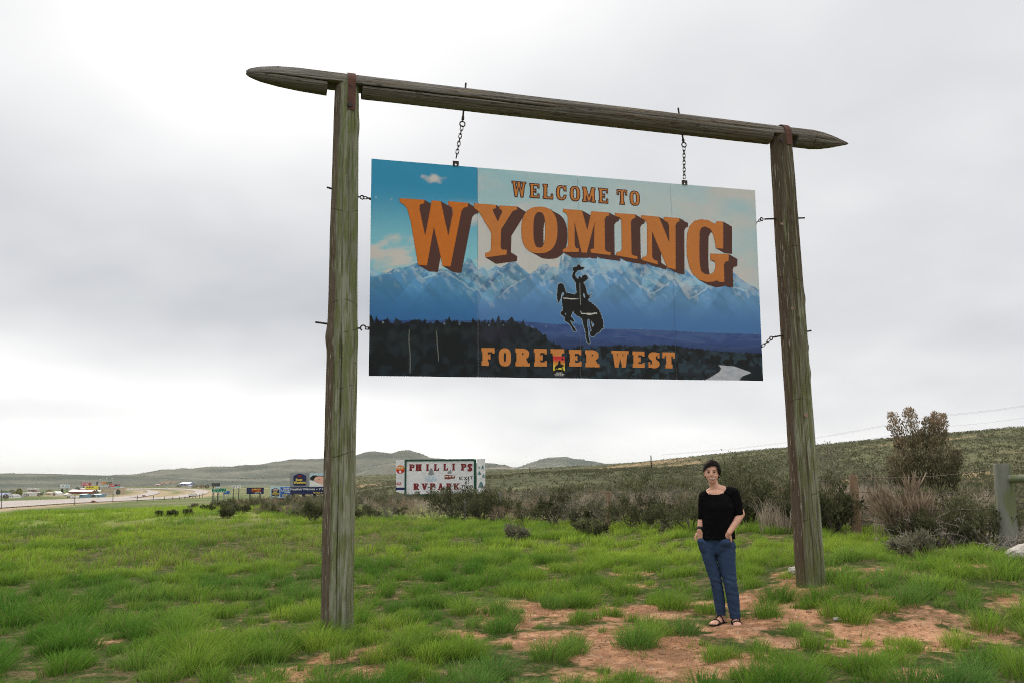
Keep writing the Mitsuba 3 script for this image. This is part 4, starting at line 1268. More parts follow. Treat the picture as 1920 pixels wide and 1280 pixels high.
scene['mat_board_print'] = {'type': 'twosided', 'bsdf': {'type': 'principled', 'base_color': proc(board_art), 'roughness': 0.55, 'specular': 0.3}}
scene['mat_letter_deep'] = rough(proc(lambda p, n, uv: mix((0.68, 0.175, 0.014), (0.74, 0.205, 0.018), noise(p.x * 60, p.y * 60, p.z * 60))), 0.5, 0.3)
scene['mat_letter_faded'] = rough(proc(lambda p, n, uv: mix((0.63, 0.205, 0.042), (0.70, 0.24, 0.052), noise(p.x * 60, p.y * 60, p.z * 60))), 0.5, 0.3)
scene['mat_letter_shadow'] = rough((0.105, 0.040, 0.030), 0.55, 0.3)
scene['mat_slogan'] = rough((0.72, 0.27, 0.070), 0.5, 0.3)
scene['mat_greeting'] = rough((0.66, 0.235, 0.045), 0.5, 0.3)

board = thing('welcome_sign', 'large hanging board reading WELCOME TO WYOMING over blue snowy mountains', 'sign')
edges = [0.0] + seam_s + [SIGN_W]
part(board, 'backing', on_board(R(0.012, 0.012, SIGN_W - 0.012, SIGN_H - 0.012), -0.032, -0.006), 'mat_silver', label='metal sheet behind the printed panels')
for k in range(4):
    m = on_board(R(edges[k] + (0.0025 if k else 0), 0, edges[k + 1] - (0.0025 if k < 3 else 0), SIGN_H), -0.0055, 0.0)
    part(board, 'panel', m, 'mat_board_print', label=('leftmost panel in deeper fresher blue', 'panel bleached by the sun', None, None)[k])
_shadow, _fronts = [], {}
for ch, (outer, inner, off) in NAME.items():
    po = Polygon(to_st(outer), [to_st(inner)] if inner else None)
    po = po if po.is_valid else po.buffer(0)
    c = np.array(outer).mean(0)
    o2 = on_sign(c[0] + off[0] / 4.8, c[1] + off[1] / 4.8) - on_sign(*c)
    k = part(board, 'letter', on_board(po, 0.0036, 0.0052), 'mat_letter_deep' if ch == 'W' else 'mat_letter_faded')
    part(k, 'shadow', on_board(sweep(po, o2).buffer(0.0015), 0.0006 + 0.0004 * (ch in 'YMN'), 0.0026 + 0.0004 * (ch in 'YMN')), 'mat_letter_shadow', label='dark brown block shadow')


def letters_on_board(rows, st, sl):
    for ch, u0, u1, vt, vb in rows:
        um = (u0 + u1) / 2
        g = glyph(ch, 0.75 if ch not in 'WM' else 0.95, st * (0.85 if ch == 'W' else 1), sl)
        s0, s1 = on_sign(u0, vb)[0], on_sign(u1, vb)[0]
        b, tp = on_sign(um, vb)[1], on_sign(um, vt)[1]
        yield fit(g, ((s0, b), (s1, b), (s0, tp)))


rows = [('W', 959.5, 986.5, 341, 370), ('E', 993, 1011.3, 344.8, 371.5), ('L', 1017.8, 1036.8, 346.3, 373.6), ('C', 1043, 1062, 348.3, 375.6), ('O', 1068.8, 1087.6, 350, 377.4), ('M', 1092, 1116.5, 351.8, 379.6), ('E', 1122.3, 1140, 353.7, 381.5), ('T', 1157, 1176, 356.3, 384), ('O', 1181, 1199.6, 358.9, 385.9)]
for g in letters_on_board(rows, 0.26, 0.155):
    k = part(board, 'letter', on_board(g.buffer(-0.008), 0.0036, 0.0050), 'mat_greeting')
    part(k, 'outline', on_board(g.buffer(0.004), 0.0012, 0.0030), 'mat_letter_shadow')
rows = [('F', 902.7, 927.4, 651.9, 685.2), ('O', 935.2, 958.2, 652.5, 686.2), ('R', 966.5, 993.5, 653, 686.4), ('E', 1001.2, 1025.4, 653.4, 686.6), ('V', 1032.5, 1058.2, 654, 688), ('E', 1067, 1090.2, 655.4, 686.7), ('R', 1097.3, 1124, 656.2, 687.8), ('W', 1146.7, 1179.2, 657.1, 688.4), ('E', 1186.3, 1208.8, 658.5, 688.8), ('S', 1216, 1236.9, 659.6, 689.8), ('T', 1242.5, 1266, 660.2, 690)]
for g in letters_on_board(rows, 0.31, 0.235):
    part(board, 'letter', on_board(g, 0.0012, 0.0030), 'mat_slogan')
horse = Polygon(to_st(ZH([(325, 140), (345, 120), (385, 115), (400, 85), (430, 85), (445, 118), (495, 125), (480, 150), (440, 165), (410, 165), (385, 185), (360, 225), (370, 255), (400, 290), (415, 290), (405, 268), (425, 245), (440, 262), (455, 280), (460, 250), (490, 230), (520, 232), (550, 275), (525, 305), (500, 325), (480, 345), (505, 380), (520, 430), (530, 490), (545, 515), (570, 515), (590, 505), (595, 485), (601, 500), (590, 517),
                            (565, 530), (585, 550), (560, 560), (545, 590), (565, 610), (590, 615), (605, 640), (625, 640), (635, 665), (655, 660), (660, 690), (680, 690), (685, 715), (705, 725), (705, 750), (725, 765), (725, 795), (740, 805), (740, 840), (755, 860), (760, 900), (768, 930), (755, 955), (772, 985), (740, 990), (715, 1030), (660, 1065), (635, 1095), (605, 1103), (580, 1090), (568, 1040), (590, 1020), (596, 1012), (586, 985), (573, 930), (566, 866),
                            (552, 850), (535, 870), (535, 930), (545, 990), (550, 1080), (565, 1150), (575, 1190), (550, 1192), (525, 1165), (515, 1100), (505, 1020), (480, 940), (460, 850), (420, 820), (395, 815), (365, 785), (345, 770), (335, 735), (320, 780), (300, 820), (330, 840), (350, 880), (345, 898), (320, 890), (290, 865), (320, 930), (360, 985), (380, 1025), (365, 1032), (330, 1015), (310, 960), (270, 910), (225, 885), (212, 865), (220, 830), (175, 800), (155, 775), (165, 750),
                            (188, 735), (190, 700), (180, 640), (175, 570), (185, 530), (210, 505), (205, 480), (185, 475), (170, 510), (162, 560), (140, 612), (110, 630), (118, 590), (105, 560), (112, 535), (100, 515), (112, 480), (112, 420), (122, 370), (150, 348), (180, 352), (205, 380), (220, 430), (240, 485), (290, 490), (340, 505), (365, 510), (365, 492), (385, 490), (378, 430), (375, 350), (350, 310), (320, 265), (325, 220), (345, 180), (330, 160)])))
horse = (horse if horse.is_valid else horse.buffer(0))
for hole in ([(480, 490), (492, 490), (502, 520), (507, 552), (490, 556), (475, 520)], [(220, 770), (236, 770), (238, 788), (220, 792)], [(586, 880), (602, 892), (632, 930), (630, 945), (606, 972), (598, 930)]):
    horse = horse.difference(Polygon(to_st(ZH(hole))))
emb = part(board, 'horse_and_rider_emblem', on_board(horse, 0.0012, 0.0030), 'mat_black', label='black silhouette of a rider waving his hat on a bucking horse')
part(board, 'horse_and_rider_outline', on_board(horse.buffer(0.006), 0.0004, 0.0010), 'mat_paleblue')
tears = unary_union([Polygon(to_st(ZH(q))).buffer(0) for q in ([(190, 555), (240, 553), (290, 562), (350, 560), (400, 568), (425, 574), (380, 576), (300, 578), (250, 570), (195, 566)], [(445, 770), (500, 772), (540, 768), (600, 772), (665, 758), (676, 780), (640, 784), (610, 790), (560, 803), (520, 787), (445, 786)],
                                              [(428, 345), (432, 345), (438, 660), (432, 660)], [(436, 735), (442, 735), (456, 772), (446, 775)])])
part(emb, 'tear', on_board(tears, 0.0034, 0.0042), 'mat_offwhite', label='white tears in the film')
# sticker over the V
_tA, _tB, _tC = (float(on_sign(1048, v)[1]) for v in (671, 692, 695.5))


def sticker_print(p, n, uv):
    t = (p.x - _o[0]) * _sz[0] + (p.y - _o[1]) * _sz[1] + (p.z - _o[2]) * _sz[2]
    c = mix((0.80, 0.66, 0.06), (0.66, 0.02, 0.03), smoothstep(_tB, _tA, t))
    return mix(c, (0.012, 0.012, 0.012), smoothstep(_tC + 0.003, _tC - 0.003, t))


stick = part(board, 'sticker', on_board(Polygon(to_st([(1036.5, 667.5), (1058.5, 668), (1059.5, 705), (1037, 704.5)])), 0.0036, 0.0048), {'type': 'twosided', 'bsdf': {'type': 'principled', 'roughness': 0.4, 'base_color': proc(sticker_print)}},
             label='red and yellow sticker of a horse and rider stuck over the V')
rid = Polygon(to_st([(1039.5, 692), (1040.5, 687), (1043, 684), (1046, 682.5), (1046.5, 678), (1048, 675.5), (1050, 676), (1051, 679), (1050.5, 682), (1053, 682.5), (1056.5, 684.5), (1056.8, 687), (1054, 686.5), (1055, 691), (1057, 693.5), (1054, 693), (1052, 688.5), (1047, 689), (1044, 694), (1042.5, 693.5), (1044, 688.5), (1041.5, 692.5)])).buffer(0)
hill = Polygon(to_st([(1037, 695), (1041, 693), (1048, 692), (1055, 693.2), (1059.3, 695.2), (1059.3, 697), (1037, 697)]))
feather = Polygon(to_st([(1052.5, 672), (1054, 670.5), (1056.5, 673), (1055, 675.5)]))
part(stick, 'picture', on_board(unary_union([rid, hill, feather]), 0.0052, 0.0058), 'mat_black')
_ws, _g5 = [], np.random.default_rng(5)
for v0, v1, u0, u1 in ((697.4, 699.6, 1042.5, 1053.5), (700.2, 702.4, 1039.2, 1057.6), (703.0, 704.2, 1041, 1056)):   # three lines of white print, too small to read
    u = u0
    while u < u1:
        w = _g5.uniform(0.5, 0.9)
        _ws.append(Polygon(to_st([(u, v0 + _g5.uniform(0, 0.4)), (u + w, v0), (u + w * _g5.uniform(0.6, 1), v1), (u, v1)])).buffer(0))
        u += w + _g5.uniform(0.25, 0.6)
part(stick, 'lettering', on_board(unary_union(_ws), 0.0052, 0.0058), 'mat_white', label='three tiny lines of white lettering')
# brackets on the top edge that take the chains
for u, v in ((854.5, 302.5), (1283.3, 341)):
    s, t = on_sign(u, v)
    g = R(s - 0.034, SIGN_H - 0.004, s + 0.034, SIGN_H + 0.052).difference(Point(s, SIGN_H + 0.012).buffer(0.013))
    part(board, 'bracket', place(extrude(g, 0.02), SIGN_O + SY * 0.008, SX, SZ, -SY), 'mat_iron')
for u, v in ((694.5, 372.5), (693, 615.5), (1418.5, 417), (1429, 649)):
    s, t = on_sign(u, v)
    s = min(max(s, 0), SIGN_W)
    part(board, 'lug', fix(place(box(-0.02, 0.02, -0.012, 0.012, -0.004, 0.004), SIGN_O + SX * s + SZ * t + SY * 0.018, SX, SZ, -SY)), 'mat_iron')

# ---------------------------------------------------------------- the woman
WB = at_y(1352, 1166, 9.0)                                   # ground point between her feet
WB[2] = gz(WB[0], WB[1])
_wf = -np.array([WB[0], WB[1], 0]) / math.hypot(WB[0], WB[1])  # towards the camera
_wa = np.array([-_wf[1], _wf[0], 0])                         # to the right in the picture
if _wa[0] < 0:
    _wa = -_wa


def Lw(u, v, f=0.0):
    """Pixel -> her own frame (x right, y away from the camera, z up), on the plane f metres in front of her."""
    d = ray(u, v)
    t = ((WB + _wf * f - CAM) @ _wf) / (d @ _wf)
    q = CAM + d * t - WB
    return np.array([q @ _wa, -(q @ _wf), q[2]])


def hers(m):
    return fix(place(m, WB, _wa, -_wf, FZ))


def band(y0, y1, z0, z1, x0=-1, x1=1):
    return man(box(x0, x1, y0, y1, z0, z1))


her = thing('person', 'smiling woman with short dark hair, black top and blue jeans, hands in her pockets', 'person')
Z = lambda v: Lw(1350, v)[2]
head = Lw(1334.5, 885)
hc = head + [0, 0, 0.0]
parts_ = []
# head, jaw, neck
skull = chain([(hc + [0, 0.018, 0.022], (0.074, 0.090, 0.085)), (hc + [0, -0.010, -0.035], (0.066, 0.072, 0.060))])
jaw = chain([(hc + [0, -0.016, -0.034], (0.067, 0.064, 0.052)), (hc + [0.001, -0.046, -0.094], (0.036, 0.032, 0.025))])
nose = chain([(hc + [-0.004, -0.080, 0.004], 0.009), (hc + [-0.006, -0.094, -0.026], (0.012, 0.012, 0.010))])
cheeks = chain([(hc + [-0.034, -0.056, -0.036], 0.018), (hc + [0.031, -0.056, -0.034], 0.018)])
ears = chain([(hc + [0.076, 0.02, -0.005], (0.010, 0.018, 0.026)), (hc + [0.074, 0.015, -0.028], (0.007, 0.012, 0.012))]) + chain([(hc + [-0.076, 0.02, -0.010], (0.009, 0.018, 0.026)), (hc + [-0.073, 0.015, -0.030], (0.007, 0.012, 0.012))])
nb, nt = Lw(1341, 918) + [0, 0.025, 0], hc + [0.004, 0.015, -0.07]
neck = chain([(nt, 0.044), (nb, 0.054)])
shL, shR = Lw(1321, 931) + [0, 0.01, 0], Lw(1374, 924.5) + [0, 0.02, 0]
trap = chain([(nb + [0.03, 0.012, 0.012], 0.050), (shR, 0.05)]) + chain([(nb + [0, 0.01, 0], 0.058), (shR, 0.048)]) + chain([(nb + [0, 0.01, 0], 0.058), (shL, 0.046)])
chest, waist, pelvis = Lw(1347, 948), Lw(1346, 978), Lw(1345, 1012)
upper = chain([(Lw(1343, 926) + [0, -0.006, 0], (0.118, 0.066, 0.05)), (chest + [0, 0, 0], (0.140, 0.098, 0.07))])
bust = chain([(chest + [-0.065, -0.060, -0.005], 0.050), (chest + [0.060, -0.060, 0.0], 0.050)])
torso = chain([(chest, (0.140, 0.098, 0.07)), (waist, (0.125, 0.088, 0.06)), (pelvis, (0.155, 0.098, 0.07))])
# legs
hipL, kneeL, ankL = Lw(1328, 1024), Lw(1342.5, 1090, 0.05), Lw(1352, 1156, 0.02)
hipR, kneeR, ankR = Lw(1362, 1024), Lw(1369, 1094, 0.07), Lw(1379, 1160, 0.06)
legs = chain([(hipL, 0.060), (kneeL, 0.040), (Lw(1347, 1112, 0.03), 0.036), (ankL, 0.030)]) + chain([(hipR, 0.070), (kneeR, 0.045), (Lw(1373.5, 1116, 0.055), 0.040), (ankR, 0.032)])


def foot(ank, toe_dir, length=0.225):
    d = np.array(toe_dir, float)
    d /= np.linalg.norm(d)
    g = np.array([ank[0], ank[1], 0.030])
    s = np.array([-d[1], d[0], 0])
    out = chain([(ank, 0.034), (g - d * 0.035 + [0, 0, 0.012], (0.032, 0.032, 0.030)), (g + d * 0.09, (0.036, 0.036, 0.024)), (g + d * (length - 0.075), (0.042, 0.038, 0.017))])
    for k, (o, r, l) in enumerate(((-0.026, 0.013, 0.0), (-0.009, 0.0095, 0.004), (0.007, 0.009, -0.002), (0.020, 0.0085, -0.010), (0.032, 0.008, -0.020))):
        out += chain([(g + d * (length - 0.070) + s * o + [0, 0, -0.004], r), (g + d * (length - 0.030 + l) + s * o + [0, 0, -0.009], r * 0.9)])
    return out, g, d, s


fl, gl, dl_, sl_ = foot(ankL, (-0.45, -0.9, 0))
fr, gr, dr_, sr_ = foot(ankR, (0.10, -1.0, 0))
# arms
elR, wrR, haR = Lw(1389.5, 963, -0.02), Lw(1367, 998, 0.125), Lw(1360, 1009, 0.110)
elL, wrL, haL = Lw(1315.5, 972, -0.01), Lw(1311.5, 993, 0.06), Lw(1312, 1005, 0.075)
arms = chain([(shR, 0.046), (elR, 0.039), (elR + (wrR - elR) * 0.35, 0.039), (wrR, (0.027, 0.022, 0.026))])
arms += chain([(shL, 0.044), (elL, 0.036), (elL + (wrL - elL) * 0.35, 0.034), (wrL, (0.024, 0.024, 0.024))])


def hand(wr, to, thumb_side):
    d = (to - wr) / np.linalg.norm(to - wr)
    s = np.cross(d, [0, -1.0, 0])
    s /= np.linalg.norm(s)
    kn = wr + d * 0.085
    out = chain([(wr, 0.024), (wr + d * 0.035, (0.034, 0.020, 0.030)), (kn, (0.038, 0.016, 0.030))])
    for o, l, r in ((-0.030, 0.062, 0.0080), (-0.010, 0.074, 0.0085), (0.010, 0.070, 0.0085), (0.029, 0.056, 0.0075)):
        b = kn + s * o
        m_ = b + d * l * 0.5 + np.array([0, 0.010, 0])
        out += chain([(b, r + 0.001), (m_, r), (m_ + d * l * 0.45 + np.array([0, 0.020, 0]), r * 0.85)])
    tb = wr + d * 0.030 + s * 0.026 * thumb_side
    tm = tb + d * 0.035 + s * 0.026 * thumb_side + np.array([0, -0.012, 0])
    out += chain([(tb, 0.012), (tm, 0.010), (tm + d * 0.030 + s * 0.004 * thumb_side, 0.0085)])
    return out


hands = hand(wrR, haR + (haR - wrR) * 0.6 + [0, 0.04, -0.03], -1) + hand(wrL, haL + [0.012, 0.02, -0.06], 1)
body = melt(skull + jaw + nose + cheeks + ears + neck + trap + upper + torso + legs + fl + fr + arms + hands, 0.012, 8)
skin = bumped(lambda p, n, uv: mix((0.60, 0.315, 0.22), (0.70, 0.41, 0.30), fbm(p.x * 22, p.y * 22, p.z * 22, 3)), lambda p, n, uv: fbm(p.x * 90, p.y * 90, p.z * 90, 2), 0.001, 0.5, 0.3)
scene['mat_skin'] = skin
part(her, 'body', hers(body), 'mat_skin', True)

# face
scene['mat_teeth'] = rough((0.66, 0.60, 0.53), 0.4, 0.3)
scene['mat_lip'] = rough((0.42, 0.155, 0.12), 0.45, 0.3)
scene['mat_hair'] = bumped(lambda p, n, uv: mix((0.004, 0.003, 0.003), (0.013, 0.009, 0.008), noise(p.x * 120, p.y * 60, p.z * 25)), lambda p, n, uv: noise(p.x * 160, p.y * 80, p.z * 30), 0.002, 0.6, 0.08)
scene['mat_eye'] = rough((0.045, 0.028, 0.022), 0.7, 0.05)


def blob(c, r, sub=3):
    m = trimesh.creation.icosphere(subdivisions=sub)
    m.vertices = np.asarray(m.vertices) * np.asarray(r) + np.asarray(c)
    return m


for ex in (-0.034, 0.026):
    e = part(her, 'eye', hers(blob(hc + [ex, -0.073, 0.004], (0.0140, 0.010, 0.0048))), 'mat_eye', True)
    part(her, 'eyebrow', hers(tube(np.array([hc + [ex - 0.020, -0.066, 0.017], hc + [ex - 0.004, -0.078, 0.021], hc + [ex + 0.019, -0.070, 0.017]]), [0.002, 0.0042, 0.002], 8)), 'mat_hair', True)
mo = hc + [0.002, -0.0855, -0.068]
arc = lambda dz, k: np.array([mo + [x, 0.9 * x * x / 0.034 * 0.62, dz + k * x * x / 0.045] for x in np.linspace(-0.036, 0.036, 11)])
part(her, 'teeth', hers(tube(arc(0.002, 0.30), [0.001] + [0.0035] + [0.0055] * 7 + [0.0035] + [0.001], 10)), 'mat_teeth', True)
lips = [tube(arc(0.0085, 0.22) + [0, -0.0015, 0], [0.001] + [0.0030] * 9 + [0.001], 8), tube(arc(-0.0095, 0.55) + [0, -0.0015, 0], [0.001] + [0.0040] * 9 + [0.001], 8)]
for l in lips:
    part(her, 'lip', hers(l), 'mat_lip', True)
# hair: a cap with a side-swept fringe
cap = chain([(hc + [0.004, 0.022, 0.030], (0.094, 0.108, 0.107)), (hc + [0.004, 0.040, -0.015], (0.090, 0.088, 0.078))])
fr_poly = [(1316, 884), (1321.5, 880), (1326, 875.5), (1334, 873.2), (1344.5, 871.8), (1346, 880), (1348.2, 889), (1352, 896), (1352, 935), (1312, 935), (1314, 893)]
q = [(Lw(u, v)[0], Lw(u, v)[2]) for u, v in fr_poly]
cut = extrude(Polygon(q), 0.3)
cut = fix(place(cut, [0, 0.012, 0], [1, 0, 0], [0, 0, 1], [0, -1, 0]))
hairm = m3.Manifold.batch_boolean(cap, m3.OpType.Add) - man(cut) - band(-1, 1, -1, hc[2] - 0.062)
hair = arr(hairm.refine_to_length(0.008))
hair.merge_vertices()
v_ = np.asarray(hair.vertices)
hair.vertices = v_ + (meshkit.fbm(v_ * [70, 35, 18], 3, 4) - 0.5)[:, None] * 0.005 * (v_ - hc) / (np.linalg.norm(v_ - hc, axis=1, keepdims=True))
trimesh.smoothing.filter_taubin(hair, lamb=0.4, nu=0.43, iterations=3)
part(her, 'hair', hers(hair), 'mat_hair', True, 'short dark pixie cut with a swept fringe')

# black top
def trim(parts_, keep=None, minus=()):
    m = m3.Manifold.batch_boolean(parts_, m3.OpType.Add)
    for c in minus:
        m = m - c
    return m


def oriented_cut(p, normal, size=0.6):
    """A block whose face passes p and lies on the side the normal points to."""
    n = np.asarray(normal, float) / np.linalg.norm(normal)
    a = np.cross(n, [0.3, 1.0, 0.1])
    a /= np.linalg.norm(a)
    b = np.cross(n, a)
    return man(fix(place(box(-size, size, -size, size, 0, size), p, a, b, n)))


shirt_body = chain([(Lw(1345, 929) + [0, 0.004, 0], (0.140, 0.084, 0.048)), (Lw(1347, 950) + [0, -0.004, 0], (0.168, 0.128, 0.06)), (Lw(1346, 985) + [0, -0.004, 0], (0.172, 0.128, 0.06)), (Lw(1345.5, 1020) + [0, -0.002, 0], (0.180, 0.132, 0.06))])
shirt_sh = chain([(shL, 0.056), (Lw(1346, 922) + [0, 0.012, 0], (0.066, 0.066, 0.064)), (shR + [0, 0, 0.004], 0.060)])
up = lambda u, v, f, r: (Lw(u, v, f), r)
slR = [(shR + [0.008, 0, 0], 0.059), up(1381, 945, -0.015, 0.060), up(1386, 975, -0.015, 0.055)]
slL = [(shL, 0.060), up(1319.5, 950, -0.01, 0.054), up(1316, 985, 0.0, 0.048)]
sb = trim(shirt_body + shirt_sh, minus=[oriented_cut(Lw(1346, 1009.5), (0, 0, -1))])
sR = trim(chain(slR), minus=[oriented_cut(Lw(1386, 964), (0.10, -0.05, -1), 0.3)])
sL = trim(chain(slL), minus=[oriented_cut(Lw(1316, 972), (0.0, -0.05, -1), 0.3)])
_ball = np.asarray(trimesh.creation.icosphere(subdivisions=4).vertices)
scoop = hull_pts(_ball * [0.136, 0.13, 0.118] + Lw(1340, 906) + [0, -0.05, 0]) + hull_pts(np.vstack([_ball * 0.07 + Lw(1341, 910), _ball * 0.07 + Lw(1341, 890)]))
shirtm = sb + sR + sL
shirt = arr(shirtm.refine_to_length(0.010))
shirt.merge_vertices()
trimesh.smoothing.filter_taubin(shirt, lamb=0.5, nu=0.53, iterations=10)
v_ = np.asarray(shirt.vertices)
fold = meshkit.fbm(np.stack([v_[:, 0] * 9 + v_[:, 2] * 5, v_[:, 1] * 9, v_[:, 2] * 3], 1), 3, 9) - 0.5
nrm = np.asarray(shirt.vertex_normals)
shirt.vertices = v_ + nrm * (fold * 0.026 * sstep(1.42, 1.2, v_[:, 2]) + 0.004)[:, None]
_sm = man(shirt) - scoop
if _sm.num_tri() > 500:
    shirt = arr(_sm)
scene['mat_top'] = bumped(lambda p, n, uv: mix((0.003, 0.003, 0.0035), (0.007, 0.007, 0.008), noise(p.x * 40, p.y * 40, p.z * 40)), lambda p, n, uv: noise(p.x * 300, p.y * 300, p.z * 300), 0.001, 0.9, 0.06)
part(her, 'top', hers(shirt), 'mat_top', 50, 'loose black scoop-neck top with elbow sleeves')
part(her, 'wristband', hers(tube(np.array([wrL + (elL - wrL) * 0.02, wrL + (elL - wrL) * 0.22]), 0.031, 16)), 'mat_black', 30)
part(her, 'earring', hers(blob(hc + [0.078, 0.008, -0.040], (0.004, 0.004, 0.005), 2)), 'mat_silver', True)

# jeans
jl = chain([(Lw(1330, 1022), (0.098, 0.104, 0.09)), (Lw(1330, 1045, 0.02), (0.074, 0.085, 0.06)), (kneeL + [0, 0, 0.02], 0.062), (Lw(1347, 1112, 0.03), (0.060, 0.062, 0.05)), (Lw(1352.5, 1152, 0.02) + [0, 0, -0.03], 0.046)])
jr = chain([(Lw(1360, 1022), (0.108, 0.108, 0.09)), (Lw(1361.5, 1048, 0.03), (0.094, 0.088, 0.06)), (kneeR + [0, 0, 0.02], 0.069), (Lw(1373.5, 1116, 0.055), (0.066, 0.068, 0.05)), (Lw(1379, 1158, 0.06) + [0, 0, -0.03], 0.051)])
seat = chain([(Lw(1344, 1000), (0.158, 0.108, 0.05)), (Lw(1345, 1020) + [0, 0.02, 0], (0.176, 0.116, 0.07))])
jl = trim(jl, minus=[oriented_cut(Lw(1352, 1152.5, 0.02), (0, -0.05, -1), 0.3)])
jr = trim(jr, minus=[oriented_cut(Lw(1379, 1158.5, 0.06), (0, -0.05, -1), 0.3)])
pock = chain([(Lw(1352, 1030, 0.03), (0.10, 0.085, 0.07)), (Lw(1360, 1015, 0.085), (0.062, 0.066, 0.042))]) + chain([(Lw(1328, 1030, 0.02), (0.09, 0.085, 0.07)), (Lw(1315.5, 1015, 0.06), (0.046, 0.056, 0.042))])
jm = jl + jr + trim(pock) + trim(seat, minus=[oriented_cut(Lw(1345, 1001), (0, 0, 1), 0.4)])
jeans = arr(jm.refine_to_length(0.011))
jeans.merge_vertices()
trimesh.smoothing.filter_taubin(jeans, lamb=0.5, nu=0.53, iterations=8)
v_ = np.asarray(jeans.vertices)
nrm = np.asarray(jeans.vertex_normals)
zk = kneeR[2]
wr_amt = np.exp(-((v_[:, 2] - zk) / 0.10) ** 2) * 1.0 + 0.8 * np.exp(-((v_[:, 2] - 0.12) / 0.09) ** 2) + 0.6 * np.exp(-((v_[:, 2] - Z(1030)) / 0.10) ** 2) + 0.25
wr_ = meshkit.fbm(np.stack([v_[:, 0] * 7, v_[:, 1] * 7, v_[:, 2] * 34 + v_[:, 0] * 9], 1), 3, 12) - 0.5
jeans.vertices = v_ + nrm * (wr_ * 0.020 * wr_amt)[:, None]
_wbz = float(WB[2])
scene['mat_denim'] = bumped(lambda p, n, uv: mix(mix((0.020, 0.038, 0.082), (0.040, 0.070, 0.135), fbm(p.x * 9, p.y * 9, p.z * 5, 4)), (0.110, 0.160, 0.245), smoothstep(0.48, 0.7, fbm(p.x * 5 + 3, p.y * 5, p.z * 2.2, 3)) * smoothstep(0.25, 0.45, p.z - _wbz) * smoothstep(0.85, 0.65, p.z - _wbz)),
                            lambda p, n, uv: noise(p.x * 260, p.y * 260, p.z * 260) + 0.6 * fbm(p.x * 20, p.y * 20, p.z * 60, 3), 0.002, 0.85, 0.15)
part(her, 'jeans', hers(jeans), 'mat_denim', True, 'slim dark blue jeans')

# sandals
for g, d, s in ((gl, dl_, sl_), (gr, dr_, sr_)):
    outline = [(-0.075, 0), (-0.06, 0.028), (0.0, 0.030), (0.09, 0.040), (0.15, 0.047), (0.19, 0.040), (0.212, 0.015), (0.213, -0.012), (0.195, -0.038), (0.15, -0.047), (0.09, -0.040), (0.0, -0.030), (-0.06, -0.028)]
    sole = extrude(Polygon(outline).buffer(0.004), 0.018)
    sole = fix(place(sole, np.array([g[0], g[1], -0.004]), d, s, [0, 0, 1.0]))
    k = part(her, 'sandal', hers(sole), 'mat_black', 30)
    th = np.linspace(0, np.pi, 14)
    hoop = lambda x, w, h: np.array([np.array([g[0], g[1], 0.012]) + d * x + s * w * math.cos(t) + np.array([0, 0, h * math.sin(t)]) for t in th])
    part(k, 'strap', hers(tube(hoop(0.120, 0.050, 0.046), 0.0065, 8)), 'mat_black', 40)
    part(k, 'strap', hers(tube(hoop(0.035, 0.046, 0.072), 0.0065, 8)), 'mat_black', 40)

# ---------------------------------------------------------------- sagebrush
def quads(c, d, n_, L, W, col):
    """Diamond leaves: centre of base (N,3), direction, side direction, length, width, colour."""
    tip = c + d * L[:, None]
    mid = c + d * (L * 0.55)[:, None]
    s = n_ * (W * 0.5)[:, None]
    v = np.stack([c, mid - s, tip, mid + s], 1).reshape(-1, 3)
    i = np.arange(len(c))[:, None] * 4
    f = np.concatenate([i + [0, 1, 2], i + [0, 2, 3]], 1).reshape(-1, 3)
    return v, f, np.repeat(col, 4, 0)


def unit(v):
    return v / (np.linalg.norm(v, axis=-1, keepdims=True) + 1e-9)


TONE = {  # leaf colour, tip colour, bare twig colour, leaves per cluster, upright
    'green': ((0.092, 0.100, 0.052), (0.20, 0.205, 0.115), (0.13, 0.108, 0.088), 17, 0.5),
    'grey': ((0.155, 0.150, 0.105), (0.27, 0.26, 0.195), (0.20, 0.18, 0.155), 12, 0.4),
    'dry': ((0.25, 0.195, 0.145), (0.36, 0.285, 0.215), (0.28, 0.22, 0.18), 9, 1.1),
    'dark': ((0.062, 0.070, 0.036), (0.145, 0.152, 0.080), (0.085, 0.07, 0.058), 18, 0.5),
    'tall': ((0.095, 0.098, 0.056), (0.40, 0.285, 0.19), (0.12, 0.095, 0.075), 20, 0.9),
}


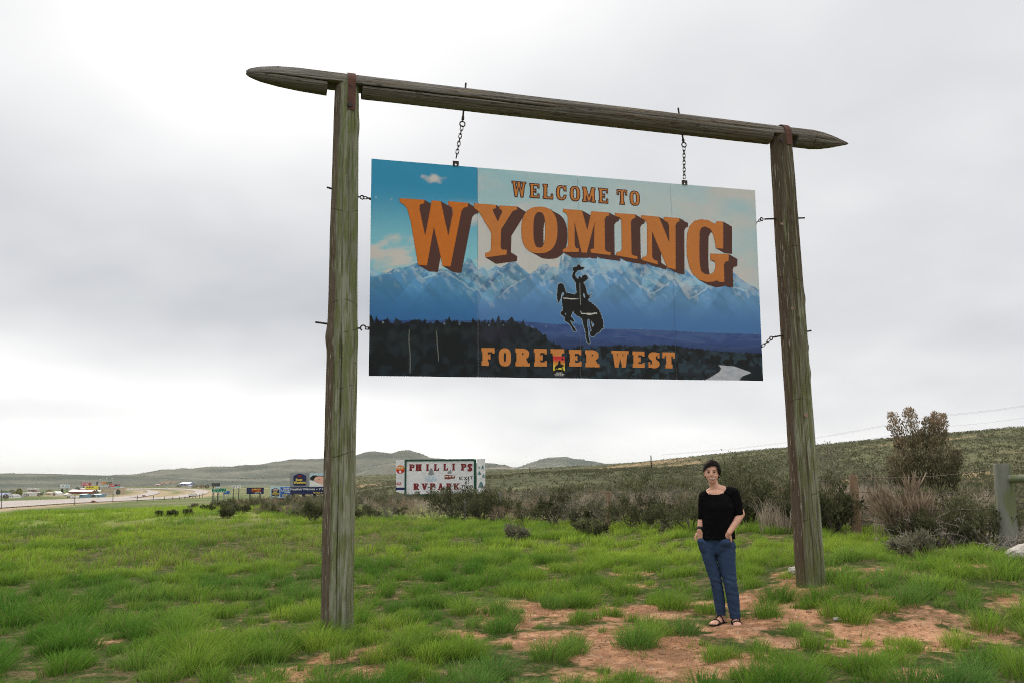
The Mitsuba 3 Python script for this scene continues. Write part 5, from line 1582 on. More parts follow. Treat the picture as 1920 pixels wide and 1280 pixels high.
def shrub(seed, h, w, tone, clusters=90, leaf=0.075, lean=(0, 0), tan_top=0.0):
    g = np.random.default_rng(seed)
    base_c, tip_c, twig_c, per, upr = TONE[tone]
    stems, tips = [], []
    ns = int(g.integers(6, 10))
    for k in range(ns):
        a = 2 * np.pi * k / ns + g.uniform(-0.4, 0.4)
        spread = g.uniform(0.25, 1.0)
        end = np.array([math.cos(a) * w / 2 * spread + lean[0], math.sin(a) * w / 2 * spread + lean[1], h * g.uniform(0.72, 1.0) * (1 - 0.42 * spread ** 2)])
        bend = np.array([math.cos(a), math.sin(a), 0]) * w * 0.12 * g.uniform(0.2, 1.2) + g.normal(0, 0.04, 3) * h
        t = np.linspace(0, 1, 6)[:, None]
        p = t * end + np.sin(t * np.pi) * bend
        p[0, 2] = -0.06
        stems.append(tube(p, np.linspace(0.020, 0.006, 6) * (0.6 + 0.5 * h), 5, False))
        for _ in range(int(g.integers(4, 7))):
            i = g.uniform(0.30, 0.95)
            q = p[0] * 0 + np.array([np.interp(i, t[:, 0], p[:, c]) for c in range(3)])
            e = q + unit(np.array([math.cos(a) + g.normal(0, 0.8), math.sin(a) + g.normal(0, 0.8), g.uniform(0.2, 1.4)])) * h * g.uniform(0.14, 0.30)
            e[2] = max(e[2], 0.10)
            stems.append(tube(np.array([q, (q + e) / 2 + g.normal(0, 0.012, 3), e]), np.array([0.007, 0.005, 0.003]) * (0.6 + 0.5 * h), 4, False))
            if tone == 'tall':
                tips.extend([q + (e - q) * 0.25])
            else:
                tips.extend([e, (q + e) / 2])
        tips.extend([p[-1], p[-2]] if tone != 'tall' else [p[-1], p[-1] * 0.93 + p[-2] * 0.07, (p[-1] + p[-2]) / 2, p[-2], (p[-2] + p[-3]) / 2, p[-3]])
    tips = np.array(tips)
    cen = tips[g.integers(0, len(tips), clusters)] + g.normal(0, 0.038 if tone == 'tall' else 0.055, (clusters, 3)) * h
    cen[:, 2] = np.maximum(cen[:, 2], 0.04)
    n = clusters * per
    idx = np.repeat(np.arange(clusters), per)
    off = g.normal(0, 0.055, (n, 3)) * (0.5 + 0.5 * h)
    c = cen[idx] + off
    d = unit(unit(c - [0, 0, h * 0.15]) * 0.7 + [0, 0, upr] + g.normal(0, 0.45, (n, 3)))
    s = unit(np.cross(d, g.normal(0, 1, (n, 3))))
    L = leaf * g.uniform(0.6, 1.5, n) * (1.5 if tone == 'dry' else 1)
    W = L * (g.uniform(0.22, 0.42, n) if tone != 'dry' else g.uniform(0.06, 0.12, n))
    mixv = np.clip(g.normal(0.35, 0.28, clusters)[idx] + g.normal(0, 0.12, n), 0, 1)
    if tan_top:
        mixv = np.clip(sstep(tan_top * h, h, c[:, 2]) * 1.1 + g.normal(0, 0.14, n) - (g.uniform(0, 1, clusters)[idx] < 0.25) * 0.4, 0, 1)
    col = (np.array(base_c) * (1 - mixv)[:, None] + np.array(tip_c) * mixv[:, None]) * g.uniform(0.7, 1.3, clusters)[idx][:, None] * g.uniform(0.75, 1.25, (n, 1))
    keep = c[:, 2] > 0.02
    v, f, cc = quads(c[keep], d[keep], s[keep], L[keep], W[keep], col[keep])
    return cat(stems), (v, f), np.clip(cc, 0, 0.9), twig_c


for k, t in TONE.items():
    scene['mat_twig_' + k] = rough(proc(lambda p, n, uv, c=t[2]: mix([x * 0.7 for x in c], [x * 1.35 for x in c], noise(p.x * 12, p.y * 12, p.z * 12))), 0.9, 0.1)

KINDS = []
for i, (tone, h, w) in enumerate((('green', 1.15, 1.5), ('green', 0.9, 1.4), ('green', 1.3, 1.5), ('dark', 1.2, 1.6), ('dark', 1.0, 1.5), ('grey', 0.95, 1.5), ('grey', 1.15, 1.4), ('dry', 0.95, 1.3), ('dry', 0.8, 1.2), ('grey', 0.75, 1.3))):
    st, lf, cc, _ = shrub(200 + i, h, w, tone, 95, 0.085)
    gname = f'shrub_kind_{i}'
    scene[gname] = {'type': 'shapegroup', 'branches': mikit.ply(st, 'mat_twig_' + tone), 'foliage': mikit.ply(lf, 'mat_sage', False, color=cc)}
    KINDS.append((gname, tone, h, w))


def plant(name, kind, p, scale, rot, label, category, group=None, zs=1.0):
    k = thing(name, label, category, group)
    scene[k] = {'type': 'instance', 'to_world': T().translate([float(x) for x in p]).rotate([0, 0, 1], float(rot)).scale([scale, scale, scale * zs]), 'shapegroup': {'type': 'ref', 'id': KINDS[kind][0]}}
    return k


FRONT = [on_ground(u, v) for u, v in ((405, 952), (440, 962), (490, 962), (545, 967), (600, 974), (660, 974), (700, 974), (740, 967), (800, 972), (870, 975), (940, 980), (1000, 984), (1080, 985), (1140, 988), (1200, 991), (1300, 994), (1400, 991), (1450, 991), (1540, 1000), (1600, 1007), (1700, 1020), (1800, 1030), (1880, 1032), (1960, 1034), (2010, 1036))]
FRONT = np.array(FRONT)
FB = np.arctan2(FRONT[:, 0], FRONT[:, 1])
FR = np.hypot(FRONT[:, 0], FRONT[:, 1])
_by = np.argsort(FB)
front_r = lambda b: np.interp(b, FB[_by], FR[_by])
fence_depth_old = fence_depth


g_ = np.random.default_rng(500)
NAME_OF = {'green': 'sagebrush', 'dark': 'dark_sagebrush', 'grey': 'grey_sagebrush', 'dry': 'dry_brush'}
WORDS = {'green': 'green sagebrush', 'dark': 'dark sagebrush', 'grey': 'grey sagebrush', 'dry': 'dry tan brush'}
ZONES = ((600, 'left of the left log post'), (745, 'between left log post and white billboard'), (925, 'below the white billboard'), (1130, 'between white billboard and thin fence post'), (1310, 'between thin fence post and woman'),
         (1495, 'between woman and right log post'), (1640, 'between right log post and brown fence post'), (1880, 'between brown and big grey fence posts'), (9999, 'right of the big grey fence post'))


def zone_label(tone, x, y, front_):
    d = np.array([x, y, 0.3]) - CAM
    u = 960 + FPX * (d @ RIGHT) / (d @ FWD)
    where = next(w for lim, w in ZONES if u < lim)
    row = 'at brush front' if front_ else ('inside the brush' if math.hypot(x, y) < front_r(math.atan2(x, y)) + 12 else 'far back in brush')
    lab = f'{WORDS[tone]} {row}, {where}'
    return lab, f'{tone} bushes {row}, {where}'


placed = []
# the front row
s = np.concatenate([[0], np.cumsum(np.linalg.norm(np.diff(FRONT[:, :2], axis=0), axis=1))])
pos = 0.0
while pos < s[-1]:
    x, y = np.interp(pos, s, FRONT[:, 0]), np.interp(pos, s, FRONT[:, 1])
    placed.append((x, y, g_.uniform(0.62, 1.0), True))
    pos += g_.uniform(0.7, 1.25) * (1 + 0.010 * max(0, y - 25))
# behind it, thinning out
tries = 0
while len(placed) < 250 and tries < 9000:
    tries += 1
    b = g_.uniform(-0.33, 0.60)
    dr_ = 1.2 + 42 * g_.uniform(0, 1) ** 1.7
    r = front_r(b) + dr_
    x, y = r * math.sin(b), r * math.cos(b)
    if all((x - a) ** 2 + (y - c) ** 2 > (0.95 + 0.02 * dr_) ** 2 for a, c, *_ in placed):
        placed.append((x, y, g_.uniform(0.65, 1.15), False))
tries, more = 0, 0
while more < 62 and tries < 6000:                            # the low brush left of the left post
    tries += 1
    b = g_.uniform(-0.325, -0.135)
    r = front_r(b) + 0.5 + 52 * g_.uniform(0, 1) ** 1.4
    x, y = r * math.sin(b), r * math.cos(b)
    if all((x - a) ** 2 + (y - c) ** 2 > 0.8 ** 2 for a, c, *_ in placed):
        placed.append((x, y, g_.uniform(0.8, 1.2), False))
        more += 1
# keep clear of the posts, the billboard and special bushes
for x, y, sc, fr in placed:
    tone_pick = g_.uniform()
    if fr:
        kind = g_.choice([0, 2, 3, 3, 4, 4, 3, 6]) if tone_pick < 0.85 else g_.choice([5, 6, 8])
    else:
        kind = g_.choice([0, 1, 2, 5, 6, 9, 7, 8, 6])
    b = math.atan2(x, y)
    if b > 0.42:
        sc *= 0.72
    if b < -0.06:
        sc *= float(np.interp(b, [-0.30, -0.20, -0.12, -0.06], [0.62, 0.60, 0.70, 0.9]))
    _d = np.array([x, y, 0.3]) - CAM
    if abs(960 + FPX * (_d @ RIGHT) / (_d @ FWD) - 1606) < 55 and math.hypot(x, y) < 21:
        continue
    tone = KINDS[kind][1]
    lab, grp = zone_label(tone, x, y, fr)
    plant(NAME_OF[tone], int(kind), (x, y, gz(x, y) - 0.03), sc, g_.uniform(0, 360), lab, 'bush', grp, g_.uniform(0.85, 1.15))


def special(name, u, v, h, w, tone, seed, label, clusters=150, leaf=0.09, lean=(0, 0), tan_top=0.0, rdist=None, category='bush'):
    p = on_ground(u, v) if rdist is None else None
    if rdist is not None:
        d = ray(u, v)
        d = d / math.hypot(d[0], d[1])
        p = np.array([d[0] * rdist, d[1] * rdist, 0])
        p[2] = gz(p[0], p[1])
    st, lf, cc, _ = shrub(seed, h, w, tone, clusters, leaf, lean, tan_top)
    k = thing(name, label, category)
    part(k, 'branches', place(st, p, [1, 0, 0], [0, 1, 0], [0, 0, 1]), 'mat_twig_' + tone)
    part(k, 'foliage', (np.asarray(lf[0]) + p, lf[1]), 'mat_sage', False, color=cc)
    return p


def tall_bush():
    """The big bush on the right: upright plumes, tan where they stand against the sky, on forked grey stems."""
    g = np.random.default_rng(301)
    d = ray(1742, 968)
    d = d / math.hypot(d[0], d[1])
    base = np.array([d[0] * 24, d[1] * 24, 0])
    base[2] = gz(base[0], base[1])
    side = np.array([d[1], -d[0], 0])
    px = 24 / FPX * 1.02
    k = thing('tall_sagebrush', 'tall sagebrush with tan plumes against the sky, right of the right log post', 'bush')
    stems, C, D, S, Ln, Cl = [], [], [], [], [], []
    for du, vt, vb, w, tan in ((-46, 796, 852, 26, .95), (-20, 790, 850, 34, .8), (12, 806, 852, 26, .6), (24, 797, 850, 24, 1.), (38, 801, 846, 20, .9), (-36, 838, 892, 44, .75), (-4, 826, 886, 50, .35), (30, 836, 890, 42, .4), (56, 860, 888, 26, .35),
                               (-50, 868, 912, 36, .45), (-16, 868, 926, 60, .08), (22, 872, 926, 54, .1), (48, 880, 918, 34, .15), (-36, 902, 940, 46, .1), (6, 910, 952, 60, .0), (40, 914, 946, 36, .05), (-14, 936, 964, 50, .0), (22, 938, 964, 40, .0)):
        zt, zb = (968 - vt) * px, (968 - vb) * px
        for _ in range(2):
            dep = g.normal(0, 0.22) * (1 - 0.3 * (zt > 2.3))
            a = base + side * (du * 0.74 * px) + np.array([d[0], d[1], 0]) * dep + [0, 0, zb]
            t_ = base + side * (du * 0.86 + g.normal(0, 3)) * px + np.array([d[0], d[1], 0]) * dep * 1.1 + [0, 0, zt]
            s0 = base + side * du * 0.10 * px - [0, 0, 0.1]
            u_ = np.linspace(0, 1, 7)[:, None]
            mid = (s0 + a) / 2 + [0, 0, 0.15] - side * du * 0.18 * px
            q = (1 - u_) ** 2 * s0 + 2 * u_ * (1 - u_) * mid + u_ ** 2 * a
            stems.append(tube(np.vstack([q, t_[None]]), np.array([0.032, 0.028, 0.024, 0.020, 0.016, 0.012, 0.009, 0.004]) * (1.0 if _ == 0 else 0.6), 5, False))
            n = int(170 + 8 * w)
            h_ = g.uniform(0, 1, n)
            wid = w * px * 0.40 * np.sin(np.pi * (0.12 + 0.80 * h_)) ** 0.8
            wv = 1 + 0.55 * (meshkit.noise(np.stack([h_ * 5, np.full(n, du * 0.3), np.full(n, float(_))], 1), 3) - 0.5)
            th, rr = g.uniform(0, 2 * np.pi, n), np.sqrt(g.uniform(0, 1, n)) * wv
            c = a + (t_ - a) * (h_ * 1.08 - 0.06)[:, None] + side * (np.cos(th) * rr * wid)[:, None] + np.array([d[0], d[1], 0]) * (np.sin(th) * rr * wid)[:, None]
            dr3 = unit(unit(t_ - a) * 1.1 + side * (np.cos(th) * rr)[:, None] * 0.7 + g.normal(0, 0.35, (n, 3)))
            mx = np.clip(tan * (0.15 + 0.95 * h_) + g.normal(0, 0.16, n), 0, 1)[:, None]
            C.append(c); D.append(dr3); S.append(unit(np.cross(dr3, g.normal(0, 1, (n, 3))))); Ln.append(g.uniform(0.045, 0.10, n))
            Cl.append((np.array([0.088, 0.096, 0.050]) * (1 - mx) + np.array([0.38, 0.285, 0.20]) * mx) * g.uniform(0.65, 1.35, (n, 1)))
    C, D, S, Ln, Cl = (np.concatenate(x) for x in (C, D, S, Ln, Cl))
    v, f, cc = quads(C, D, S, Ln, Ln * 0.34, Cl)
    part(k, 'branches', cat(stems), 'mat_twig_tall')
    part(k, 'foliage', (v, f), 'mat_sage', False, color=np.clip(cc, 0, 0.9))


tall_bush()
special('sagebrush_clump', 1408, 990, 1.62, 2.1, 'green', 302, 'large sagebrush just behind the woman, almost as tall as her', 460, 0.065, (0.1, 0), 0, 19.5)
special('windswept_bush', 1578, 915, 2.5, 2.9, 'grey', 303, 'grey windswept bush beyond the fence, seen against the hillside', 130, 0.10, (-0.5, 0), 0, 38.0)
special('sagebrush_clump', 1566, 1003, 1.05, 0.95, 'dark', 304, 'dark bush between the right log post and the brown fence post', 190, 0.075)
special('sagebrush_clump', 588, 980, 0.75, 1.0, 'dark', 305, 'dark bush at the left edge of the left log post', 150, 0.07)
special('dry_clump', 1712, 1016, 0.8, 1.0, 'dry', 306, 'fan of dry tan stems in front of the fence, right of the brown fence post', 170, 0.16, (-0.15, 0))
special('sagebrush_clump', 1760, 1010, 0.95, 1.5, 'green', 307, 'low green sagebrush in the dead branches at the right', 190, 0.06)
special('sagebrush_clump', 850, 972, 1.38, 1.9, 'dark', 308, 'large dark bush overlapping the bottom of the white billboard', 260, 0.075)
special('sagebrush_clump', 903, 974, 1.12, 1.6, 'green', 309, 'green bush at the right foot of the white billboard', 230, 0.09)
for u, v, h, w, t, sd, lab in ((425, 971, 0.40, 0.62, 'dark', 311, 'round dark bush alone in the pasture, nearest of the group left of the left post'), (454, 962, 0.42, 0.8, 'dark', 312, 'dark bush beside the round one in the pasture left of the left post'), (351, 967, 0.24, 0.36, 'dark', 313, 'small dark bush, right one of a pair alone in the left pasture'),
                              (324, 967.5, 0.20, 0.32, 'dark', 314, 'small dark bush, left one of a pair alone in the left pasture'), (364, 955, 0.28, 0.5, 'grey', 315, 'small grey bush in the left pasture towards the highway'), (391, 957, 0.24, 0.7, 'dark', 316, 'low dark bush in the pasture below the green road sign'),
                              (1110, 1004, 0.42, 0.65, 'green', 317, 'small sagebrush standing in bright grass in front of the brush belt'), (966, 1012, 0.34, 0.5, 'grey', 318, 'small grey bush in bright grass below the white billboard'), (1722, 1046, 0.30, 0.55, 'grey', 319, 'low grey bush in grass right of the right log post'), (298, 967, 0.15, 0.22, 'dark', 320, 'tiny dark bush in the left pasture, left of the pair')):
    special('bush', u, v, h, w, t, sd, lab, 120, 0.07)

# far scrub: low bushes past counting
_g = np.random.default_rng(900)
N = 34000
rr = np.exp(_g.uniform(math.log(48), math.log(560), N))
bb = _g.uniform(-0.33, 0.66, N)
x, y = rr * np.sin(bb), rr * np.cos(bb)
s_ = -(x + 28.6) * 0.964 - (y - 47.3) * 0.265
den = meshkit.fbm(np.stack([x / 45, y / 45, np.zeros(N)], 1), 4, 71)
keep = (s_ < -10 - 0.02 * rr) & (rr > front_r(bb) + 24) & (den + _g.uniform(-0.18, 0.18, N) > 0.36)
x, y, rr = x[keep], y[keep], rr[keep]
per = 12
n = len(x)
z = height(x, y)
sz = _g.uniform(0.28, 0.62, n) * (0.85 + 0.0006 * rr)
idx = np.repeat(np.arange(n), per)
th = _g.uniform(0, 2 * np.pi, n * per)
ph = _g.uniform(0.05, 1.0, n * per)
c = np.stack([x[idx] + np.cos(th) * sz[idx] * 0.62 * np.sqrt(1 - ph ** 2), y[idx] + np.sin(th) * sz[idx] * 0.62 * np.sqrt(1 - ph ** 2), z[idx] + sz[idx] * 0.55 * ph - 0.05], 1)
d = unit(np.stack([np.cos(th), np.sin(th), ph + 0.4], 1) + _g.normal(0, 0.4, (n * per, 3)))
sd = unit(np.cross(d, _g.normal(0, 1, (n * per, 3))))
L = sz[idx] * _g.uniform(0.35, 0.7, n * per)
tone = np.where((_g.uniform(0, 1, n) < 0.72)[:, None], np.array([0.112, 0.120, 0.068]), np.array([0.165, 0.156, 0.108])) * _g.uniform(0.75, 1.3, (n, 1))
v, f, cc = quads(c, d, sd, L, L * 0.5, tone[idx] * _g.uniform(0.8, 1.2, (n * per, 1)))
scene['scrub'] = mikit.ply((v, f), 'mat_sage', False, color=np.clip(cc, 0, 0.9))
labels['scrub'] = {'label': 'low sagebrush scrub dotting the far plain and hillside', 'category': 'scrub', 'kind': 'stuff'}


# ---------------------------------------------------------------- dead wood
def twigs(p, seed, n, spread, h, r=0.009, arch=True):
    g = np.random.default_rng(seed)
    out = []
    for _ in range(n):
        a = g.uniform(0, 2 * np.pi)
        L = g.uniform(0.4, 1.0) * spread
        b = p + np.array([g.normal(0, spread * 0.25), g.normal(0, spread * 0.15), 0.02])
        e = b + np.array([math.cos(a) * L, math.sin(a) * L * 0.6, g.uniform(0.1, 1.0) * h])
        m = (b + e) / 2 + g.normal(0, 0.07, 3) + [0, 0, h * 0.35 * arch]
        t = np.linspace(0, 1, 7)[:, None]
        q = (1 - t) ** 2 * b + 2 * t * (1 - t) * m + t ** 2 * e + np.cumsum(g.normal(0, 0.010, (7, 3)), 0)
        out.append(tube(q, np.linspace(r, r * 0.35, 7), 5, False))
        for _k in range(int(g.integers(1, 4))):
            i = int(g.integers(2, 6))
            ee = q[i] + unit(g.normal(0, 1, 3) + [0, 0, 0.4]) * L * g.uniform(0.2, 0.45)
            out.append(tube(np.array([q[i], (q[i] + ee) / 2 + g.normal(0, 0.015, 3), ee]), np.array([0.5, 0.4, 0.2]) * r, 4, False))
    return cat(out)


scene['mat_deadwood'] = rough(proc(lambda p, n, uv: mix((0.22, 0.185, 0.16), (0.42, 0.375, 0.335), noise(p.x * 14, p.y * 14, p.z * 14))), 0.9, 0.1)
scene['mat_drystem'] = rough(proc(lambda p, n, uv: mix((0.24, 0.185, 0.14), (0.36, 0.285, 0.22), noise(p.x * 9, p.y * 9, p.z * 9))), 0.9, 0.1)
for u, v, n, sp, h, r, lab in ((1835, 1026, 46, 0.75, 0.45, 0.010, 'tangle of pale dead branches at the foot of the big fence post'), (1765, 1020, 26, 0.7, 0.42, 0.010, 'pile of dead grey branches left of the big fence post'), (1895, 1036, 30, 0.55, 0.30, 0.008, 'heap of dead twigs right of the big fence post'),
                               (1640, 985, 30, 0.9, 0.55, 0.013, 'bundle of broken grey sticks beside the brown fence post'), (1232, 996, 7, 0.75, 0.42, 0.016, 'bleached dead branch sticking out of the brush belt, left of the woman'), (1690, 1030, 12, 0.55, 0.35, 0.008, 'few dead twigs low in the grass, right of the brown fence post')):
    p = on_ground(u, v)
    single('dead_branches', twigs(p, int(u), n, sp, h, r), 'mat_deadwood', lab, 'branches')
# dry grass behind the fence at the right
_bl = []
_g = np.random.default_rng(61)
for u0, u1, v0, n, hh in ((1545, 1740, 985, 6500, 0.95), (1425, 1490, 1000, 1600, 0.75), (1640, 1720, 1012, 900, 0.7), (1740, 1880, 985, 2600, 0.85), (960, 1330, 968, 6500, 0.75), (680, 960, 962, 2600, 0.6)):
    a, b = on_ground(u0, v0), on_ground(u1, v0)
    t = _g.uniform(0, 1, n)
    dep = 14 * _g.uniform(0, 1, n) ** 1.3
    x, y = a[0] + (b[0] - a[0]) * t, a[1] + (b[1] - a[1]) * t
    k = 1 + dep / np.hypot(x, y)
    x, y = x * k, y * k
    keep = meshkit.fbm(np.stack([x / 1.2, y / 1.2, np.zeros(n)], 1), 3, 91) > 0.42
    x, y = x[keep], y[keep]
    n = len(x)
    hgt = hh * _g.uniform(0.55, 1.25, n)
    _bl.append(blades(np.stack([x, y, height(x, y)], 1), hgt, _g.normal(0, 0.22, (n, 2)) * hgt[:, None], _g.uniform(0.012, 0.022, n), np.array([0.40, 0.335, 0.27]) * _g.uniform(0.7, 1.3, (n, 1)), 2))
_m, _c = soup(_bl)
scene['dry_grass'] = mikit.ply(_m, 'mat_sage', False, color=_c)
labels['dry_grass'] = {'label': 'tall dry tan grass between the bushes along the fence', 'category': 'grass', 'kind': 'stuff'}

# ---------------------------------------------------------------- the wire fence along the brush
scene['mat_fencewood'] = bumped(lambda p, n, uv: mix(mix((0.20, 0.125, 0.075), (0.30, 0.21, 0.14), fbm(p.x * 9, p.y * 9, p.z * 1.5, 4)), (0.33, 0.31, 0.26), smoothstep(0.5, 0.7, fbm(p.x * 20, p.y * 20, p.z * 1.2, 3)) * 0.6), lambda p, n, uv: fbm(p.x * 40, p.y * 40, p.z * 3, 3), 0.01, 0.9, 0.1)
scene['mat_greywood'] = bumped(lambda p, n, uv: mix(mix((0.15, 0.155, 0.13), (0.27, 0.27, 0.235), fbm(p.x * 12, p.y * 12, p.z * 1.3, 4)), (0.145, 0.175, 0.07), smoothstep(0.50, 0.62, fbm(p.x * 5, p.y * 5, p.z * 0.9, 3)) * 0.75), lambda p, n, uv: fbm(p.x * 50, p.y * 50, p.z * 3, 3), 0.01, 0.9, 0.1)
fence = thing('wire_fence', 'barbed wire fence on wooden posts running through the sagebrush', 'fence')
FP = []
for u, vt, vb, r, mat in ((1893, 868, 1034, 0.135, 'mat_greywood'), (1606, 889, 1005, 0.085, 'mat_fencewood'), (1140, 920, 990, 0.068, 'mat_fencewood'), (936, 921.5, 977, 0.06, 'mat_greywood'), (872, 934.5, 975, 0.05, 'mat_greywood'), (757, 930, 961, 0.06, 'mat_fencewood')):
    b = on_ground(u, vb)
    d = ray(u + (-6 if u == 1606 else (-14 if u == 1893 else 0)), vt)
    t = math.hypot(b[0], b[1]) / math.hypot(d[0], d[1])
    top = CAM + d * t
    FP.append((b, top, r))
    rad = lambda q, r=r: np.interp(q, [0, 0.5, 0.985, 1], [r * 1.12, r, r * 0.9, r * 0.84])
    part(fence, 'post', log(b - [0, 0, 0.2], top, rad, 28, 60, int(u), 0.014), mat, 40, 'big grey corner post' if u == 1893 else None)
# brace rail leaving the frame at the right
b, top, r = FP[0]
p0 = at_r(1886, 897, math.hypot(b[0], b[1]) - 0.02)
p1 = at_r(2040, 893, math.hypot(b[0], b[1]) - 1.0)
part(fence, 'rail', log(p0, p1, lambda q: 0.058 + 0 * q, 24, 60, 77, 0.012), 'mat_greywood', 40)
scene['mat_wire'] = rough((0.055, 0.045, 0.04), 0.6, 0.3)
order = sorted(range(len(FP)), key=lambda i: FP[i][0][0])
for a_, b_ in zip(order[:-1], order[1:]):
    (b0, t0, _), (b1, t1, _) = FP[a_], FP[b_]
    for lev in (0.95, 0.72, 0.50, 0.26):
        p, q = b0 + (t0 - b0) * lev, b1 + (t1 - b1) * lev
        p, q = p + [0.06, -0.10, 0], q + [0.0, -0.10, 0]
        t = np.linspace(0, 1, 24)[:, None]
        w = p + (q - p) * t - np.array([0, 0, 0.06]) * np.sin(t * np.pi)
        part(fence, 'wire', tube(w, 0.0055, 5, False), 'mat_wire', 40)
# stretch to the right of the corner post
(b0, t0, _) = FP[0]
for lev in (0.95, 0.55):
    p = b0 + (t0 - b0) * lev
    part(fence, 'wire', tube(np.array([p + [0.1, -0.13, 0], p + [3.2, -1.3, 0]]), 0.0055, 5, False), 'mat_wire', 40)

road_fence = thing('roadside_fence', 'thin steel post fence following the highway on the left', 'fence')
TP = []
for u, vt, vb in ((2.5, 917, 953), (140, 927, 945.5), (211.5, 926, 941.5), (257, 928, 939.5), (287, 928.5, 938.3), (308, 930.5, 937.2), (323.5, 930.5, 936.6), (336.5, 930, 935.8), (346.5, 929.5, 935), (354.5, 929, 934.2), (361, 928, 933), (367, 927, 931.5), (374, 925.5, 930), (380, 924, 928)):
    b = on_ground(u, vb)
    d = ray(u + 0.6, vt)
    top = CAM + d * (math.hypot(b[0], b[1]) / math.hypot(d[0], d[1]))
    TP.append((b, top))
    rr0 = 0.045 + 0.0003 * math.hypot(b[0], b[1])
    part(road_fence, 'post', cat([tube(np.array([b - [0, 0, 0.2], top]), rr0, 6), tube(np.array([top - [0, 0, 0.08], top + [0, 0, 0.05]]), rr0 * 1.25, 6)]), 'mat_darkgrey')
for (b0, t0), (b1, t1) in zip(TP[:6], TP[1:7]):
    for lev in (0.9, 0.45):
        part(road_fence, 'wire', tube(np.array([b0 + (t0 - b0) * lev, b1 + (t1 - b1) * lev]), 0.010, 4, False), 'mat_wire')

# ---------------------------------------------------------------- billboards
class Plane:
    """A vertical board seen at distance y (metres ahead), turned by yaw degrees; pixels -> points on it."""

    def __init__(self, u, v, y, yaw=0.0):
        self.o = at_y(u, v, y)
        a = math.atan2(-self.o[0], self.o[1]) * 0 + math.radians(yaw)
        self.x = np.array([math.cos(a), math.sin(a), 0])
        self.n = np.array([-math.sin(a), math.cos(a), 0])    # away from the camera

    def __call__(self, u, v, off=0.0):
        d = ray(u, v)
        return CAM + d * (((self.o - CAM) @ self.n + off) / (d @ self.n))

    def st(self, u, v):
        q = self(u, v) - self.o
        return np.array([q @ self.x, q[2]])

    def sheet(self, poly, h0, h1):
        """Polygon in board metres -> slab from h0 to h1 in front of the board."""
        return place(extrude(poly, h1 - h0), self.o - self.n * h0, self.x, FZ, -self.n)

    def px(self, pts):
        return Polygon([tuple(self.st(*p)) for p in pts]).buffer(0)

    def rect(self, u0, v0, u1, v1):
        """Upright rectangle whose diagonal is read between two pixels."""
        (a, b), (c, d) = self.st(u0, v0), self.st(u1, v1)
        return R(a, b, c, d)

    def letter(self, ch, u0, v0, u1, v1, st=0.27, sl=0.17, serif=True, w=None):
        """(u0, v0) top left, (u1, v1) bottom right."""
        (a, b), (c, d) = self.st(u0, v1), self.st(u1, v0)
        return fit(glyph(ch, w or (0.95 if ch in 'WM' else 0.75), st, sl, serif), ((a, b), (c, b), (a, d)))

    def text(self, txt, u0, v0, u1, v1, h0, depth=0.02):
        m = meshkit.text_mesh(txt, 1.0, depth, True)
        m.vertices[:, 0] -= m.bounds[0][0]
        (a, b), (c, d) = self.st(u0, v1), self.st(u1, v0)
        m.vertices[:, 0] *= (c - a) / m.bounds[1][0]
        m.vertices[:, 1] *= (d - b)
        return place(m, self.o + self.x * a + FZ * b - self.n * h0, self.x, FZ, -self.n)


def bars(P, u0, v0, u1, v1, h0, depth=0.02):
    """A line of lettering too small to read: uneven strokes."""
    (a, b), (c, d) = P.st(u0, v1), P.st(u1, v0)
    g = np.random.default_rng(int(u0 * 7 + v0 * 13))
    x, h, out = a, d - b, []
    while x < c - h * 0.2:
        w = h * g.uniform(0.35, 0.6)
        k = g.uniform()
        if k < 0.85:
            lo = b + h * (0.0 if k < 0.6 else 0.25)
            out += [R(x, lo, x + w * 0.35, d), R(x, lo + h * g.uniform(0, 0.5), min(x + w, c), lo + h * g.uniform(0.5, 0.75))]
        x += w * 1.25
    return P.sheet(unary_union(out), h0, h0 + depth)


def legs(holder, pl, us, v_top, r=0.12, mat='mat_darkgrey', off=0.25, name='post', sides=8):
    for u in us:
        t = pl(u, v_top, off)
        part(holder, name, tube(np.array([[t[0], t[1], gz(t[0], t[1]) - 0.3], t]), r, sides), mat, 40)


# the white hand-painted board
rv = thing('billboard', 'white hand-painted billboard reading PHILLIPS RV PARK EXIT 6 in dark red', 'billboard')
P = Plane(826, 900, 66.0)
scene['mat_paintwhite'] = bumped(lambda p, n, uv: mix((0.66, 0.66, 0.67), (0.80, 0.80, 0.80), fbm(p.x * 1.5, p.z * 0.8, 0.0, 4)), lambda p, n, uv: noise(p.x * 3, p.z * 0.8), 0.002, 0.7, 0.2)
part(rv, 'panel', P.sheet(P.rect(761, 863, 889, 926.5), -0.06, 0.0), 'mat_paintwhite')
part(rv, 'side_panel', P.sheet(P.px([(742.5, 861.5), (758.5, 861.2), (758.8, 925), (742.8, 921)]), -0.05, 0.02), 'mat_paintwhite')
part(rv, 'side_panel', P.sheet(P.px([(894, 859.8), (909.5, 859.2), (910, 923), (894, 926)]), -0.05, 0.02), 'mat_paintwhite')
for q in ((759, 861, 761.6, 928), (888.6, 860, 893, 928), (761.6, 860.6, 888.6, 862.9), (761.6, 925.6, 888.6, 927.6)):
    part(rv, 'frame_board', P.sheet(P.rect(*q), -0.07, 0.05), 'mat_darkgreen')
XZ = lambda x, y: (735 + x / 10.378, 850 + y / 10.378)
